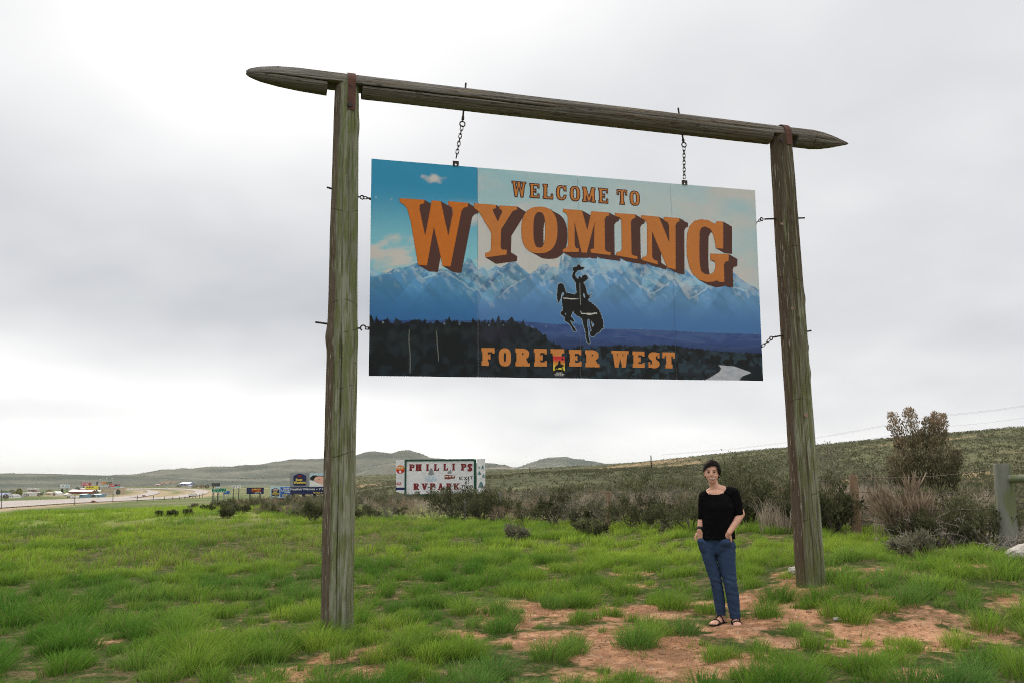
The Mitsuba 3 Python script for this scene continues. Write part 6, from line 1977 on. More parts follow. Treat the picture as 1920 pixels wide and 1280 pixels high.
for ch, x0, y0, x1, y1 in (('P', 335, 200, 440, 330), ('H', 458, 198, 578, 330), ('I', 664, 198, 716, 330), ('L', 818, 196, 914, 328), ('L', 1000, 192, 1090, 323), ('I', 1172, 190, 1224, 321), ('P', 1343, 190, 1450, 323), ('S', 1468, 190, 1562, 342),
                           ('R', 416, 572, 528, 698), ('V', 570, 572, 700, 698), ('P', 738, 570, 838, 694), ('A', 890, 570, 1000, 700), ('R', 1054, 570, 1162, 698), ('K', 1198, 570, 1318, 694)):
    part(rv, 'letter', P.sheet(P.letter(ch, *XZ(x0, y0), *XZ(x1, y1), 0.30 if ch not in 'VAK' else 0.23, 0.17 if ch not in 'VAK' else 0.13), 0.005, 0.02), 'mat_maroon')
part(rv, 'hyphen', P.sheet(P.rect(*XZ(695, 640), *XZ(732, 656)), 0.005, 0.02), 'mat_darkgreen')
for ch, x0, y0, x1, y1, w in (('E', 1310, 443, 1375, 500, .8), ('X', 1398, 443, 1465, 500, .8), ('I', 1478, 438, 1496, 498, .3), ('T', 1512, 436, 1574, 498, .8), ('6', 1422, 528, 1460, 588, .7), ('T', 1352, 604, 1402, 664, .8), ('H', 1412, 612, 1460, 664, .7), ('E', 1470, 612, 1505, 662, .6), ('N', 1518, 610, 1570, 662, .8)):
    part(rv, 'letter', P.sheet(P.letter(ch, *XZ(x0, y0), *XZ(x1, y1), 0.15, 0.15, False, w), 0.005, 0.02), 'mat_black')
disc = Point(*P.st(*XZ(163, 301))).buffer(P.st(*XZ(245, 301))[0] - P.st(*XZ(163, 301))[0], 24)
d_ = part(rv, 'round_emblem', P.sheet(disc, 0.025, 0.035), 'mat_orange', label='round red and orange emblem')
x_, y_ = P.st(*XZ(163, 308))
part(d_, 'lower_half', P.sheet(disc.intersection(R(x_ - 2, y_ - 2, x_ + 2, y_)), 0.037, 0.044), 'mat_red')
part(d_, 'lettering', bars(P, *XZ(108, 250), *XZ(214, 290), 0.038, 0.006), 'mat_white')
part(d_, 'figure', P.sheet(P.px([XZ(a, b) for a, b in ((136, 330), (158, 318), (180, 335), (184, 362), (160, 378), (140, 365))]), 0.046, 0.052), 'mat_white')
part(rv, 'red_lettering', P.text('AAA', *XZ(86, 548), *XZ(186, 604), 0.025, 0.012), 'mat_red')
part(rv, 'blue_strip', P.sheet(P.rect(*XZ(72, 656), *XZ(248, 698)), 0.025, 0.035), 'mat_navy')


def fir(pl, u0, v0, u1, v1, n=4):
    """A painted fir: stacked triangles."""
    (a, b), (c, d) = pl.st(u0, v1), pl.st(u1, v0)
    m, h, w = (a + c) / 2, d - b, c - a
    g = [R(m - w * .05, b, m + w * .05, b + h * .2)]
    for k in range(n):
        z = b + h * (0.12 + 0.88 * k / n)
        ww = w * (1 - 0.72 * k / n) / 2
        g.append(Polygon([(m - ww, z), (m + ww, z), (m, min(d, z + h * 0.40))]))
    return unary_union(g)


for x0, y0, x1, y1 in ((1676, 240, 1712, 292), (1732, 222, 1798, 296), (1664, 334, 1742, 416), (1748, 390, 1812, 470), (1668, 534, 1800, 672)):
    part(rv, 'painted_fir', P.sheet(fir(P, *XZ(x0, y0), *XZ(x1, y1)), 0.025, 0.033), 'mat_teal')
for x0, y0, x1, y1 in ((692, 272, 832, 428), (1075, 330, 1115, 392), (1100, 306, 1170, 392)):
    part(rv, 'painted_fir', P.sheet(fir(P, *XZ(x0, y0), *XZ(x1, y1), 5), 0.005, 0.012), 'mat_grey')
tr = part(rv, 'painted_trailer', P.sheet(P.px([XZ(*q) for q in ((652, 450), (668, 436), (862, 438), (874, 458), (868, 505), (848, 520), (836, 545), (826, 524), (700, 530), (652, 512))]), 0.013, 0.020), 'mat_paleblue')
for x0 in (668, 745, 822):
    part(tr, 'window', P.sheet(P.rect(*XZ(x0, 452), *XZ(x0 + 40, 480)), 0.022, 0.027), 'mat_white')
mh = part(rv, 'painted_motorhome', P.sheet(P.px([XZ(*q) for q in ((1022, 425), (1050, 404), (1222, 422), (1224, 474), (1120, 486), (1096, 494), (1024, 484))]), 0.013, 0.020), 'mat_redbrown')
for x0, x1 in ((1032, 1095), (1116, 1150), (1168, 1208)):
    part(mh, 'window', P.sheet(P.rect(*XZ(x0, 428), *XZ(x1, 450)), 0.022, 0.027), 'mat_offwhite')
legs(rv, P, (770, 800, 830, 860, 884), 880, 0.11, 'mat_brown', 0.22)

# the big two-part motel board
bw = thing('billboard', 'large billboard with a navy text band, hotel shield and picture of a sleeper', 'billboard')
P = Plane(585, 905, 150.0)
BZ = lambda x, y: (490 + x / 16, 870 + y / 16)
part(bw, 'upper_panel', P.sheet(P.rect(544, 885.5, 664, 912), -0.2, 0.0), 'mat_grey')
part(bw, 'text_band', P.sheet(P.rect(544.5, 912.3, 664, 925), -0.2, 0.05), 'mat_navy')
shield = P.px([BZ(*q) for q in ((965, 350), (1060, 295), (1155, 268), (1250, 295), (1350, 350), (1340, 610), (1310, 630), (1000, 630), (965, 610))])
sh = part(bw, 'shield', P.sheet(shield, 0.02, 0.07), 'mat_navy', label='navy shield with yellow lettering')
part(sh, 'crown', P.sheet(P.px([BZ(*q) for q in ((1085, 330), (1155, 310), (1220, 330), (1200, 390), (1155, 372), (1105, 390))]), 0.08, 0.11), 'mat_maroon')
part(sh, 'lettering', P.text('Best', *BZ(1040, 420), *BZ(1235, 492), 0.08, 0.04), 'mat_gold')
part(sh, 'lettering', P.text('Western', *BZ(975, 500), *BZ(1335, 575), 0.08, 0.04), 'mat_gold')
pic = part(bw, 'picture', P.sheet(P.rect(580.8, 886, 664, 911.6), 0.02, 0.05), 'mat_paleblue', label='picture of a sleeping person on a white pillow')
part(pic, 'dark_hair', P.sheet(P.px([BZ(*q) for q in ((1458, 400), (1560, 320), (1700, 330), (1860, 340), (1860, 400), (1650, 380), (1590, 480), (1480, 470))]), 0.06, 0.08), 'mat_black')
part(pic, 'face', P.sheet(P.px([BZ(*q) for q in ((1580, 440), (1640, 370), (1760, 350), (1950, 380), (1990, 480), (1880, 590), (1740, 590), (1600, 500))]), 0.09, 0.11), 'mat_skinprint')
part(pic, 'pillow', P.sheet(P.px([BZ(*q) for q in ((1455, 470), (1560, 490), (1700, 560), (1850, 600), (2760, 600), (2760, 660), (1455, 660))]), 0.12, 0.14), 'mat_white')
for x0, y0, x1, y1 in ((1700, 440, 1720, 465), (1740, 430, 1762, 446), (1690, 525, 1730, 538)):
    part(pic, 'feature', P.sheet(P.rect(*BZ(x0, y0), *BZ(x1, y1)), 0.115, 0.12), 'mat_brown')
part(bw, 'lettering', P.text('Feather Pillows \u2022 7 Large', *BZ(878, 702), *BZ(2090, 768), 0.06, 0.05), 'mat_white', label='white words about feather pillows')
part(bw, 'lettering', P.text('EXIT 3', *BZ(1570, 820), *BZ(1950, 862), 0.06, 0.05), 'mat_gold')
legs(bw, P, (549.5, 569.5, 590, 611, 632, 653), 922, 0.30, 'mat_darkgrey', 0.4)

b2 = thing('billboard', 'smaller blue and white motel billboard partly behind the big one, reading EXIT 3', 'billboard')
P = Plane(529, 922, 172.0)
part(b2, 'panel', P.sheet(P.rect(507, 910.6, 551.5, 932.6), -0.2, 0.0), 'mat_paleblue')
part(b2, 'blue_field', P.sheet(P.rect(526, 912.2, 549.3, 930.8), 0.02, 0.06), 'mat_blue')
sh = part(b2, 'shield', P.sheet(P.px([BZ(*q) for q in ((305, 760), (360, 722), (425, 705), (495, 722), (545, 760), (540, 920), (520, 936), (320, 936), (305, 915))]), 0.02, 0.06), 'mat_navy')
part(sh, 'roof', P.sheet(P.px([BZ(*q) for q in ((340, 775), (380, 738), (430, 720), (480, 738), (520, 775))]), 0.07, 0.10), 'mat_palepink')
part(sh, 'lettering', P.text('Best', *BZ(365, 800), *BZ(480, 845), 0.07, 0.04), 'mat_gold')
part(sh, 'lettering', P.text('Western', *BZ(315, 850), *BZ(535, 895), 0.07, 0.04), 'mat_gold')
part(b2, 'lettering', bars(P, *BZ(655, 690), *BZ(850, 730), 0.07, 0.05), 'mat_white')
part(b2, 'lettering', P.text('LARGE', *BZ(605, 745), *BZ(850, 805), 0.07, 0.05), 'mat_white')
part(b2, 'lettering', bars(P, *BZ(705, 815), *BZ(880, 858), 0.07, 0.05), 'mat_white')
part(b2, 'lettering', P.text('EXIT 3', *BZ(635, 890), *BZ(912, 958), 0.07, 0.05), 'mat_gold')
part(b2, 'base_board', P.sheet(P.rect(509, 933, 551, 936), -0.5, -0.3), 'mat_redbrown')
legs(b2, P, (512, 522, 533, 544), 930, 0.22, 'mat_brown', 0.45)


def small_board(label, u0, v0, u1, v1, y, mat, bits=(), post_us=None, pr=0.18, frame_=None):
    k = thing('billboard', label, 'billboard')
    if y > 450:
        y, pr = y * 2.9, pr * 2.2
    P = Plane((u0 + u1) / 2, (v0 + v1) / 2, y)
    part(k, 'panel', P.sheet(P.rect(u0, v0, u1, v1), -0.25, 0.0), mat)
    for q in bits:
        if isinstance(q[0], str):
            txt, a, b, c, d, m = q
            part(k, 'lettering', bars(P, a, b, c, d, 0.055 if len(bits) > 1 else 0.03, 0.05), m)
        else:
            a, b, c, d, m = q
            part(k, 'field', P.sheet(P.rect(a, b, c, d), 0.02, 0.05), m)
    w = u1 - u0
    legs(k, P, post_us if post_us is not None else (u0 + w * 0.2, u1 - w * 0.2), v1 - 0.3, pr, 'mat_darkgrey', 0.5, sides=6)
    return k


small_board('dark red and navy roadside billboard with pale lettering, left of the motel boards', 462.5, 913.5, 494, 925, 215, 'mat_navy', ((472, 914.5, 490, 921.6, 'mat_maroon'), ('line', 472.5, 915.2, 489.5, 917.6, 'mat_gold'), ('line', 473, 918.2, 488.5, 920.8, 'mat_orange'), ('line', 478, 922, 490, 924, 'mat_white')))
small_board('plain white billboard with a line of dark lettering, above the dark red one', 434.5, 909.2, 451.2, 914.3, 300, 'mat_white', (('line', 436, 910.6, 449.8, 912.8, 'mat_navy'),), (438, 448), 0.15)
small_board('dark billboard seen from behind, above the green road sign', 397, 904.8, 412, 911, 330, 'mat_darkgrey', ((405, 911.5, 413, 914, 'mat_paleblue'),), (400, 409), 0.2)
gs = thing('road_sign', 'green highway guide sign with two lines of white lettering', 'road sign')
P = Plane(411, 918.5, 205.0)
part(gs, 'panel', P.sheet(P.rect(397.2, 914.6, 424.2, 922.2), -0.08, 0.0), 'mat_green')
part(gs, 'border', P.sheet(P.rect(397.2, 914.6, 424.2, 922.2).difference(P.rect(397.6, 914.95, 423.8, 921.85)), 0.01, 0.03), 'mat_white')
part(gs, 'lettering', bars(P, 399.3, 915.9, 410.5, 917.7, 0.01, 0.02), 'mat_white')
part(gs, 'lettering', bars(P, 420.5, 915.9, 422.4, 917.7, 0.01, 0.02), 'mat_white')
part(gs, 'lettering', bars(P, 399.3, 919.0, 416.5, 920.9, 0.01, 0.02), 'mat_white')
part(gs, 'lettering', bars(P, 418.6, 919.0, 422.6, 920.9, 0.01, 0.02), 'mat_white')
legs(gs, P, (401.5, 410.5, 419.5), 921, 0.09, 'mat_grey', 0.12, sides=6)
bs = thing('road_sign', 'small blue sign behind the right end of the green guide sign', 'road sign')
P = Plane(424.5, 922.5, 230.0)
part(bs, 'panel', P.sheet(P.rect(418.5, 919.6, 430.5, 925), -0.08, 0.0), 'mat_blue')
legs(bs, P, (421, 428), 924, 0.08, 'mat_grey', 0.12, sides=6)

# ---------------------------------------------------------------- the town beyond the highway
KD = 2.9                                                     # distances in the valley, in units of the first reading

TZ = lambda x, y: (60 + x / 9.6, 880 + y / 9.6)


def valley_pt(u, v):
    """Point of the ground seen at a pixel (the valley floor)."""
    return on_ground(u, v, 3200)


def building(name, label, u0, u1, v_top, v_base, depth, wall, roof, roof_h=0.3, gable='side', doors=(), windows=(), dist=None, over=0.25, cat_='building', flat=False):
    """A building whose front runs between two pixels; depth in metres; roof_h as a part of the height; doors and windows as (u0, u1, v0, v1, material)."""
    k = thing(name, label, cat_)
    depth = depth * 1.6
    b = valley_pt((u0 + u1) / 2, v_base)
    P = Plane((u0 + u1) / 2, v_base, b[1])
    (x0, z0), (x1, z1) = P.st(u0, v_base), P.st(u1, v_top)
    zb = min(min(gz(b[0], b[1]), gz(b[0] + P.n[0] * depth, b[1] + P.n[1] * depth)) - P.o[2], z0) - 1.0
    H = z1 - z0
    ze = z1 - H * roof_h
    part(k, 'wall', place(box(x0, x1, 0, depth, zb, ze), P.o, P.x, P.n, FZ), wall)
    if flat:
        part(k, 'roof', place(box(x0 - over * .5, x1 + over * .5, -over * .5, depth + over, ze + 0.003, z1), P.o, P.x, P.n, FZ), roof)
    else:
        if gable == 'side':                                  # ridge parallel to the front
            prof = Polygon([(-over, ze), (depth / 2, z1), (depth + over, ze), (depth + over, ze - 0.12), (depth / 2, z1 - 0.14), (-over, ze - 0.12)])
            solid = Polygon([(0, ze), (depth / 2, z1 - 0.14), (depth, ze)])
            part(k, 'roof', fix(place(extrude(prof, x1 - x0 + 2 * over), P.o + P.x * (x0 - over), P.n, FZ, P.x)), roof)
            part(k, 'gable', fix(place(extrude(solid, x1 - x0), P.o + P.x * x0 - FZ * 0.02, P.n, FZ, P.x)), wall)
        else:
            m = (x0 + x1) / 2
            prof = Polygon([(x0 - over, ze), (m, z1), (x1 + over, ze), (x1 + over, ze - 0.12), (m, z1 - 0.14), (x0 - over, ze - 0.12)])
            solid = Polygon([(x0, ze), (m, z1 - 0.14), (x1, ze)])
            part(k, 'roof', fix(place(extrude(prof, depth + over), P.o - P.n * over, P.x, FZ, P.n)), roof)
            part(k, 'gable', fix(place(extrude(solid, depth), P.o - FZ * 0.02, P.x, FZ, P.n)), wall)
    for kind, rows in (('door', doors), ('window', windows)):
        for a, c, t, d, m in rows:
            part(k, kind, P.sheet(P.rect(a, t, c, d), -0.03, 0.05), m)
    return k


building('long_warehouse', 'long tan flat-roofed warehouse among the town signs', 189, 218.5, 913.5, 926.5, 18, 'mat_tan', 'mat_roofgrey', 0.06, doors=((214, 217.4, 919, 926.4, 'mat_offwhite'),), windows=((190.5, 192, 917, 919, 'mat_glass'),), dist=470, flat=True)
building('blue_shed', 'steel blue shed left of the dark red lean-to, before the tan warehouse', 148.5, 160, 925, 932.4, 9, 'mat_steelblue', 'mat_paleblue', 0.22, doors=((156, 158.6, 927.6, 932.3, 'mat_grey'),), windows=((150.5, 154.5, 927.6, 929.2, 'mat_glass'),), dist=330)
building('lean_to', 'dark open lean-to between the two blue sheds', 160.2, 170.8, 925.8, 931.8, 6, 'mat_darkgrey', 'mat_lilac', 0.25, doors=((163, 169.5, 928, 931.6, 'mat_maroon'),), windows=((161, 162.4, 927.8, 929, 'mat_glass'),), dist=330)
building('blue_shed', 'longer blue shed with a pale roof right of the dark lean-to', 171, 187, 925, 931.2, 9, 'mat_steelblue', 'mat_paleblue', 0.30, doors=((180.5, 182, 927.6, 931, 'mat_offwhite'),), windows=((174, 178, 927.4, 928.8, 'mat_glass'),), dist=330)
building('long_house', 'long low house with a white roof and brown walls in the town', 128, 172, 917.5, 925, 9, 'mat_redbrown', 'mat_white', 0.45, windows=((134, 137, 923, 924.5, 'mat_glass'), (142, 145, 923, 924.5, 'mat_glass'), (156, 160, 923, 924.5, 'mat_glass')), doors=((149, 151, 922.4, 925, 'mat_black'),), dist=400)
building('red_shop', 'small red shop with a white roof beneath the yellow billboard', 148, 166, 914.5, 920, 10, 'mat_pink', 'mat_offwhite', 0.3, windows=((151, 155, 917.5, 919, 'mat_glass'),), doors=((158, 160, 917, 920, 'mat_black'),), dist=520)
building('gabled_house', 'white house with a dark arched doorway, left of the dark conifer', 96.5, 106.5, 920.2, 928, 9, 'mat_white', 'mat_white', 0.45, gable='front', doors=((99.3, 103.6, 923.6, 928, 'mat_brown'),), windows=((98, 99, 924.5, 926, 'mat_glass'),), dist=400)
building('tan_house', 'tan house with a shallow roof left of the white arched house', 85, 97, 921.2, 927.2, 8, 'mat_tan', 'mat_tan', 0.4, windows=((87, 89, 924.4, 925.8, 'mat_glass'), (92, 94, 924.4, 925.8, 'mat_glass')), doors=((90, 91, 924.2, 927.2, 'mat_brown'),), dist=405)
building('white_house', 'white house with a grey roof beside the yellow-green tree', 13.5, 27, 925.5, 933, 8, 'mat_white', 'mat_roofgrey', 0.45, gable='front', windows=((18, 20.5, 929, 930.5, 'mat_glass'), (22.5, 24.5, 929.5, 931, 'mat_glass')), doors=((15.2, 16.4, 929.6, 933, 'mat_brown'),), dist=320)
building('blue_roof_house', 'low house with a wide blue-grey roof at the left edge of the town', -8, 12, 923, 932, 9, 'mat_offwhite', 'mat_lilac', 0.45, windows=((1, 3, 929, 931, 'mat_glass'), (8, 10, 929, 931, 'mat_glass')), doors=((5, 6.2, 928.6, 932, 'mat_brown'),), dist=330)
building('flat_roof_store', 'white store with a broad flat roof under the red and white sign', 41.5, 56, 922, 929, 10, 'mat_offwhite', 'mat_white', 0.25, windows=((44, 47, 925.5, 927.4, 'mat_glass'), (48, 51, 925.5, 927.4, 'mat_glass')), doors=((52, 53.6, 925, 929, 'mat_black'),), dist=390, flat=True)
building('station_canopy', 'red and white station building on the rise behind the store', 50, 65, 914.8, 921, 9, 'mat_palepink', 'mat_white', 0.3, windows=((53, 56, 917.6, 919, 'mat_glass'), (58, 61, 917.6, 919, 'mat_glass')), doors=((62, 63.4, 917.4, 921, 'mat_maroon'),), dist=560, flat=True)
building('far_house', 'low pale pink building across the valley beyond the road bend', 290, 300, 906.8, 910.4, 14, 'mat_palepink', 'mat_palepink', 0.25, windows=((292, 294, 908.2, 909.4, 'mat_glass'), (296, 298, 908.2, 909.4, 'mat_glass')), doors=((295, 295.8, 908.2, 910.4, 'mat_black'),), dist=780)
building('far_barn', 'long tan building with a low brown roof across the valley', 301, 327, 901.6, 906.5, 30, 'mat_tan', 'mat_brown', 0.35, windows=((306, 309, 904.2, 905.4, 'mat_glass'), (318, 321, 904.2, 905.4, 'mat_glass')), doors=((312, 314, 904, 906.5, 'mat_offwhite'),), dist=1000)
building('far_hall', 'blue-grey hall with a pale gabled roof across the valley', 336, 355, 902.8, 909.5, 24, 'mat_lilac', 'mat_paleblue', 0.5, windows=((339, 342, 906.6, 908, 'mat_glass'),), doors=((346, 348, 906.4, 909.5, 'mat_black'),), dist=860)
building('far_shed', 'small blue-roofed shed right of the blue-grey hall', 352, 362, 908, 913, 12, 'mat_offwhite', 'mat_lilac', 0.45, windows=((354, 355.6, 910.6, 911.8, 'mat_glass'),), doors=((358, 359.4, 910.4, 913, 'mat_brown'),), dist=640)

small_board('pale blue-white billboard on the left of the town signs', 113, 907.4, 130.3, 913.2, 480, 'mat_white', ((116, 908.6, 120, 911.2, 'mat_steelblue'), (122, 908, 129.6, 912.6, 'mat_paleblue')), (117, 126), 0.3)
small_board('pinkish red billboard above the town roofs', 153, 904, 171, 909.4, 560, 'mat_pink', (('line', 155, 905.2, 166, 908, 'mat_white'), (166.8, 904.6, 170.5, 909, 'mat_redbrown')), (157, 167), 0.35)
small_board('yellow billboard with brown emblems in the town', 160, 910, 184.5, 916.3, 470, 'mat_yellow', ((162, 911.4, 164.6, 913.6, 'mat_brown'), (166, 911.2, 170, 913.8, 'mat_redbrown'), (171.5, 911.6, 175.5, 913.6, 'mat_brown')), (164, 181), 0.3)
small_board('dark billboard with orange and yellow lettering, highest of the town signs', 180.5, 902.6, 211, 908.6, 600, 'mat_darkgrey', ((184, 903.4, 190, 908, 'mat_palepink'), (190, 902.8, 199, 905.4, 'mat_orange'), ('line', 190.5, 905.6, 198, 907.4, 'mat_gold'), ('line', 200, 903.6, 209, 906, 'mat_gold')), (186, 205), 0.4)
small_board('white billboard below the dark one in the town', 185, 907.6, 197, 911.6, 520, 'mat_offwhite', (('line', 189, 908.4, 196, 910.2, 'mat_darkgrey'),), (187, 195), 0.3)
small_board('grey-white billboard left of the bright red one', 197, 907.2, 205, 911.6, 515, 'mat_silver', ((198, 908, 201, 910.6, 'mat_offwhite'),), (199, 203), 0.3)
small_board('bright red billboard among the town signs', 205, 907.2, 214.4, 911.4, 500, 'mat_red', (('line', 206.5, 908.4, 213, 910.4, 'mat_white'),), (207, 212), 0.3)
small_board('red and blue billboard at the right end of the town signs', 215.5, 907.2, 224.8, 910.2, 510, 'mat_navy', ((219, 907.6, 224.5, 909.6, 'mat_red'),), (217.5, 223), 0.3)
small_board('bright green and teal sign below the red and blue one', 216.5, 910.4, 224.6, 914, 495, 'mat_lilac', ((219.5, 911, 224.3, 913.4, 'mat_brightgreen'),), (218, 223), 0.3)


def town_tree(label, u, v_top, v_base, dist, width_px, color, seed, conifer=False):
    k = thing('conifer' if conifer else 'tree', label, 'tree')
    b = valley_pt(u, v_base)
    dist = b[1]
    top = at_y(u, v_top, dist)
    h = top[2] - b[2]
    w = width_px / FPX * dist
    g = np.random.default_rng(seed)
    part(k, 'trunk', tube(np.array([[b[0], b[1], min(b[2], gz(b[0], b[1])) - 0.5], b + [0, 0, h * 0.55]]), [w * 0.05, w * 0.025], 7), 'mat_brown', 40)
    n = 700
    t = g.uniform(0.12, 1, n)
    prof = (1 - t) * 0.95 + 0.05 if conifer else np.sin(np.pi * np.clip(t, 0.05, 0.97)) ** 0.6
    a = g.uniform(0, 2 * np.pi, n)
    rr = np.sqrt(g.uniform(0.1, 1, n)) * prof * w / 2 * g.uniform(0.75, 1.1, n)
    c = b + np.stack([np.cos(a) * rr, np.sin(a) * rr, t * h], 1)
    d = unit(np.stack([np.cos(a), np.sin(a), np.full(n, -0.1 if conifer else 0.5)], 1) + g.normal(0, 0.5, (n, 3)))
    s_ = unit(np.cross(d, g.normal(0, 1, (n, 3))))
    L = np.full(n, h * 0.12) * g.uniform(0.7, 1.4, n)
    v, f, cc = quads(c, d, s_, L, L * 0.6, np.array(color) * g.uniform(0.7, 1.35, (n, 1)))
    part(k, 'crown', (v, f), 'mat_sage', False, color=np.clip(cc, 0, .9))


town_tree('yellow-green tree beside the white house at the left', 35, 915.5, 931, 340, 11, (0.21, 0.22, 0.045), 1)
town_tree('dark conifer in front of the long low house', 115.8, 915.5, 926, 395, 6.5, (0.012, 0.030, 0.016), 2, True)
town_tree('small dark tree left of the yellow-green tree', 28.5, 925, 932.5, 335, 4, (0.03, 0.055, 0.02), 3)
town_tree('dark tree on the valley floor right of the longer blue shed', 221, 917, 927, 480, 7, (0.05, 0.08, 0.03), 4)
for k_, (u, vt, vb, dist, wp, c, lab) in enumerate(((10, 926, 935, 300, 9, (0.16, 0.10, 0.07), 'reddish bare tree in front of the blue-roofed house'), (64, 918, 925, 460, 10, (0.17, 0.12, 0.08), 'reddish bushy tree right of the station'), (365, 907, 914, 560, 12, (0.15, 0.13, 0.06), 'brownish tree right of the small blue-roofed shed'), (378, 907.5, 914.5, 540, 13, (0.22, 0.12, 0.06), 'rust-coloured tree near the road bend'),
                                                    (110, 919.5, 926, 400, 7, (0.07, 0.08, 0.035), 'dark olive bush between the white arched house and the conifer'), (74, 924.5, 930, 400, 11, (0.09, 0.10, 0.045), 'olive bushes in front of the tan house'), (181, 919, 926, 420, 9, (0.08, 0.085, 0.04), 'olive tree behind the right end of the blue shed'), (145, 913, 920, 420, 9, (0.10, 0.09, 0.05), 'brownish tree left of the small red shop'), (22, 918, 926, 420, 13, (0.14, 0.11, 0.07), 'reddish brown bare trees behind the white house'), (92, 917, 923, 420, 12, (0.13, 0.10, 0.065), 'brown bare trees behind the tan house'), (230, 917.5, 921, 420, 8, (0.07, 0.09, 0.04), 'dark bushes on the valley floor inside the inner curve'), (388, 908, 915, 520, 9, (0.10, 0.11, 0.045), 'olive tree at the outside of the road bend'), (334, 908.5, 913, 640, 10, (0.09, 0.10, 0.05), 'low olive tree left of the blue-grey hall'), (78, 921.5, 927, 430, 9, (0.11, 0.13, 0.05), 'green bushy tree left of the tan house'), (8, 919, 926, 420, 14, (0.10, 0.14, 0.05), 'wide green tree on the slope behind the blue-roofed house'))):
    town_tree(lab, u, vt, vb, dist, wp, c, 20 + k_)


# ---------------------------------------------------------------- vehicles
def vehicle(name, label, cat_, u, v, px_len, heading, body, kind='car', z=None, dist=None):
    """A vehicle standing at a pixel; heading in degrees (0 = pointing right across the view)."""
    k = thing(name, label, cat_)
    if dist is None:
        p = np.array([*road_pt(u, v, ROAD_Z), ROAD_Z])
    else:
        p = valley_pt(u, v)
    L = {'car': 4.5, 'van': 5.6, 'truck': 12.0, 'trailer': 8.0}[kind]
    h = {'car': 1.45, 'van': 2.1, 'truck': 3.9, 'trailer': 2.9}[kind]
    W = {'car': 1.8, 'van': 2.0, 'truck': 2.5, 'trailer': 2.4}[kind]
    a = math.radians(heading)
    X, Y = np.array([math.cos(a), math.sin(a), 0]), np.array([-math.sin(a), math.cos(a), 0])
    if kind == 'car':
        prof = [(-L / 2, 0.35), (-L / 2, 0.80), (-L / 2 + 0.25, 0.95), (-L * 0.30, 0.98), (-L * 0.20, h), (L * 0.12, h), (L * 0.26, 0.98), (L / 2 - 0.15, 0.82), (L / 2, 0.65), (L / 2, 0.35)]
        glassp = [(-L * 0.27, 1.0), (-L * 0.185, h - 0.10), (L * 0.11, h - 0.10), (L * 0.22, 1.0)]
    elif kind == 'van':
        prof = [(-L / 2, 0.4), (-L / 2, h), (L * 0.25, h), (L * 0.38, 1.25), (L / 2, 1.05), (L / 2, 0.4)]
        glassp = [(L * 0.06, 1.25), (L * 0.06, h - 0.15), (L * 0.24, h - 0.15), (L * 0.34, 1.25)]
    elif kind == 'trailer':
        prof = [(-L / 2, 0.5), (-L / 2, h - 0.3), (-L / 2 + 0.4, h), (L / 2 - 0.6, h), (L / 2, h - 0.9), (L / 2, 0.5)]
        glassp = [(-L * 0.3, 1.5), (-L * 0.3, 2.2), (-L * 0.05, 2.2), (-L * 0.05, 1.5)]
    else:
        prof = [(-L / 2, 1.0), (-L / 2, h), (L * 0.26, h), (L * 0.26, 3.2), (L * 0.36, 3.0), (L * 0.40, 1.8), (L / 2, 1.6), (L / 2, 0.6), (L * 0.26, 0.6), (L * 0.26, 1.0)]
        glassp = [(L * 0.29, 2.0), (L * 0.29, 2.8), (L * 0.36, 2.75), (L * 0.385, 2.0)]
    put = lambda m: fix(place(m, p, X, Y, FZ))
    pr = lambda pts, w: fix(place(extrude(Polygon(pts), w), [0, -w / 2, 0], [1, 0, 0], [0, 0, 1], [0, 1, 0]))
    part(k, 'body', put(pr(prof, W)), body)
    part(k, 'window', put(pr(glassp, W + 0.03)), 'mat_glass')
    if kind in ('car', 'van'):
        part(k, 'windscreen', put(place(box(-0.02, 0.02, -W * 0.42, W * 0.42, 1.05 if kind == 'car' else 1.3, h - 0.12), [L * (0.19 if kind == 'car' else 0.315), 0, 0], [1, 0, 0], [0, 1, 0], [-0.45 if kind == 'car' else -0.3, 0, 1])), 'mat_glass')
    wr = {'car': 0.33, 'van': 0.36, 'truck': 0.52, 'trailer': 0.36}[kind]
    for fx in ((-0.31, 0.31) if kind in ('car', 'van') else ((-0.05, 0.05) if kind == 'trailer' else (-0.4, -0.3, 0.2, 0.41))):
        for sy in (-1, 1):
            c = trimesh.creation.cylinder(radius=wr, height=0.24, sections=18)
            part(k, 'wheel', put(place(c, [fx * L, sy * (W / 2 - 0.08), wr], [1, 0, 0], [0, 0, 1], [0, -1, 0])), 'mat_rubber', 40)
    return k


vehicle('truck', 'white truck driving away from the bend on the highway', 'truck', 362, 930.2, 8, 62, 'mat_offwhite', 'truck')
vehicle('car', 'dark red car on the far carriageway inside the bend', 'car', 269.5, 929.6, 3.5, 55, 'mat_maroon')
vehicle('car', 'dark car low on the near carriageway at the left', 'car', 175.5, 940.6, 5, 8, 'mat_maroon')
vehicle('car', 'white car at the start of the inner curve', 'car', 273, 919.4, 4, 165, 'mat_white')
vehicle('car', 'pale car on the far straight behind the inner curve', 'car', 246, 916.6, 4, 178, 'mat_offwhite')
vehicle('van', 'white van on the far straight beyond the bend', 'van', 313, 915.4, 5, 178, 'mat_white', 'van')
vehicle('truck', 'white truck left of the far straight', 'truck', 229, 914.8, 6, 5, 'mat_white', 'truck')
vehicle('trailer', 'white trailer parked in front of the left blue shed', 'trailer', 139.5, 934, 14, 4, 'mat_white', 'trailer', dist=300)
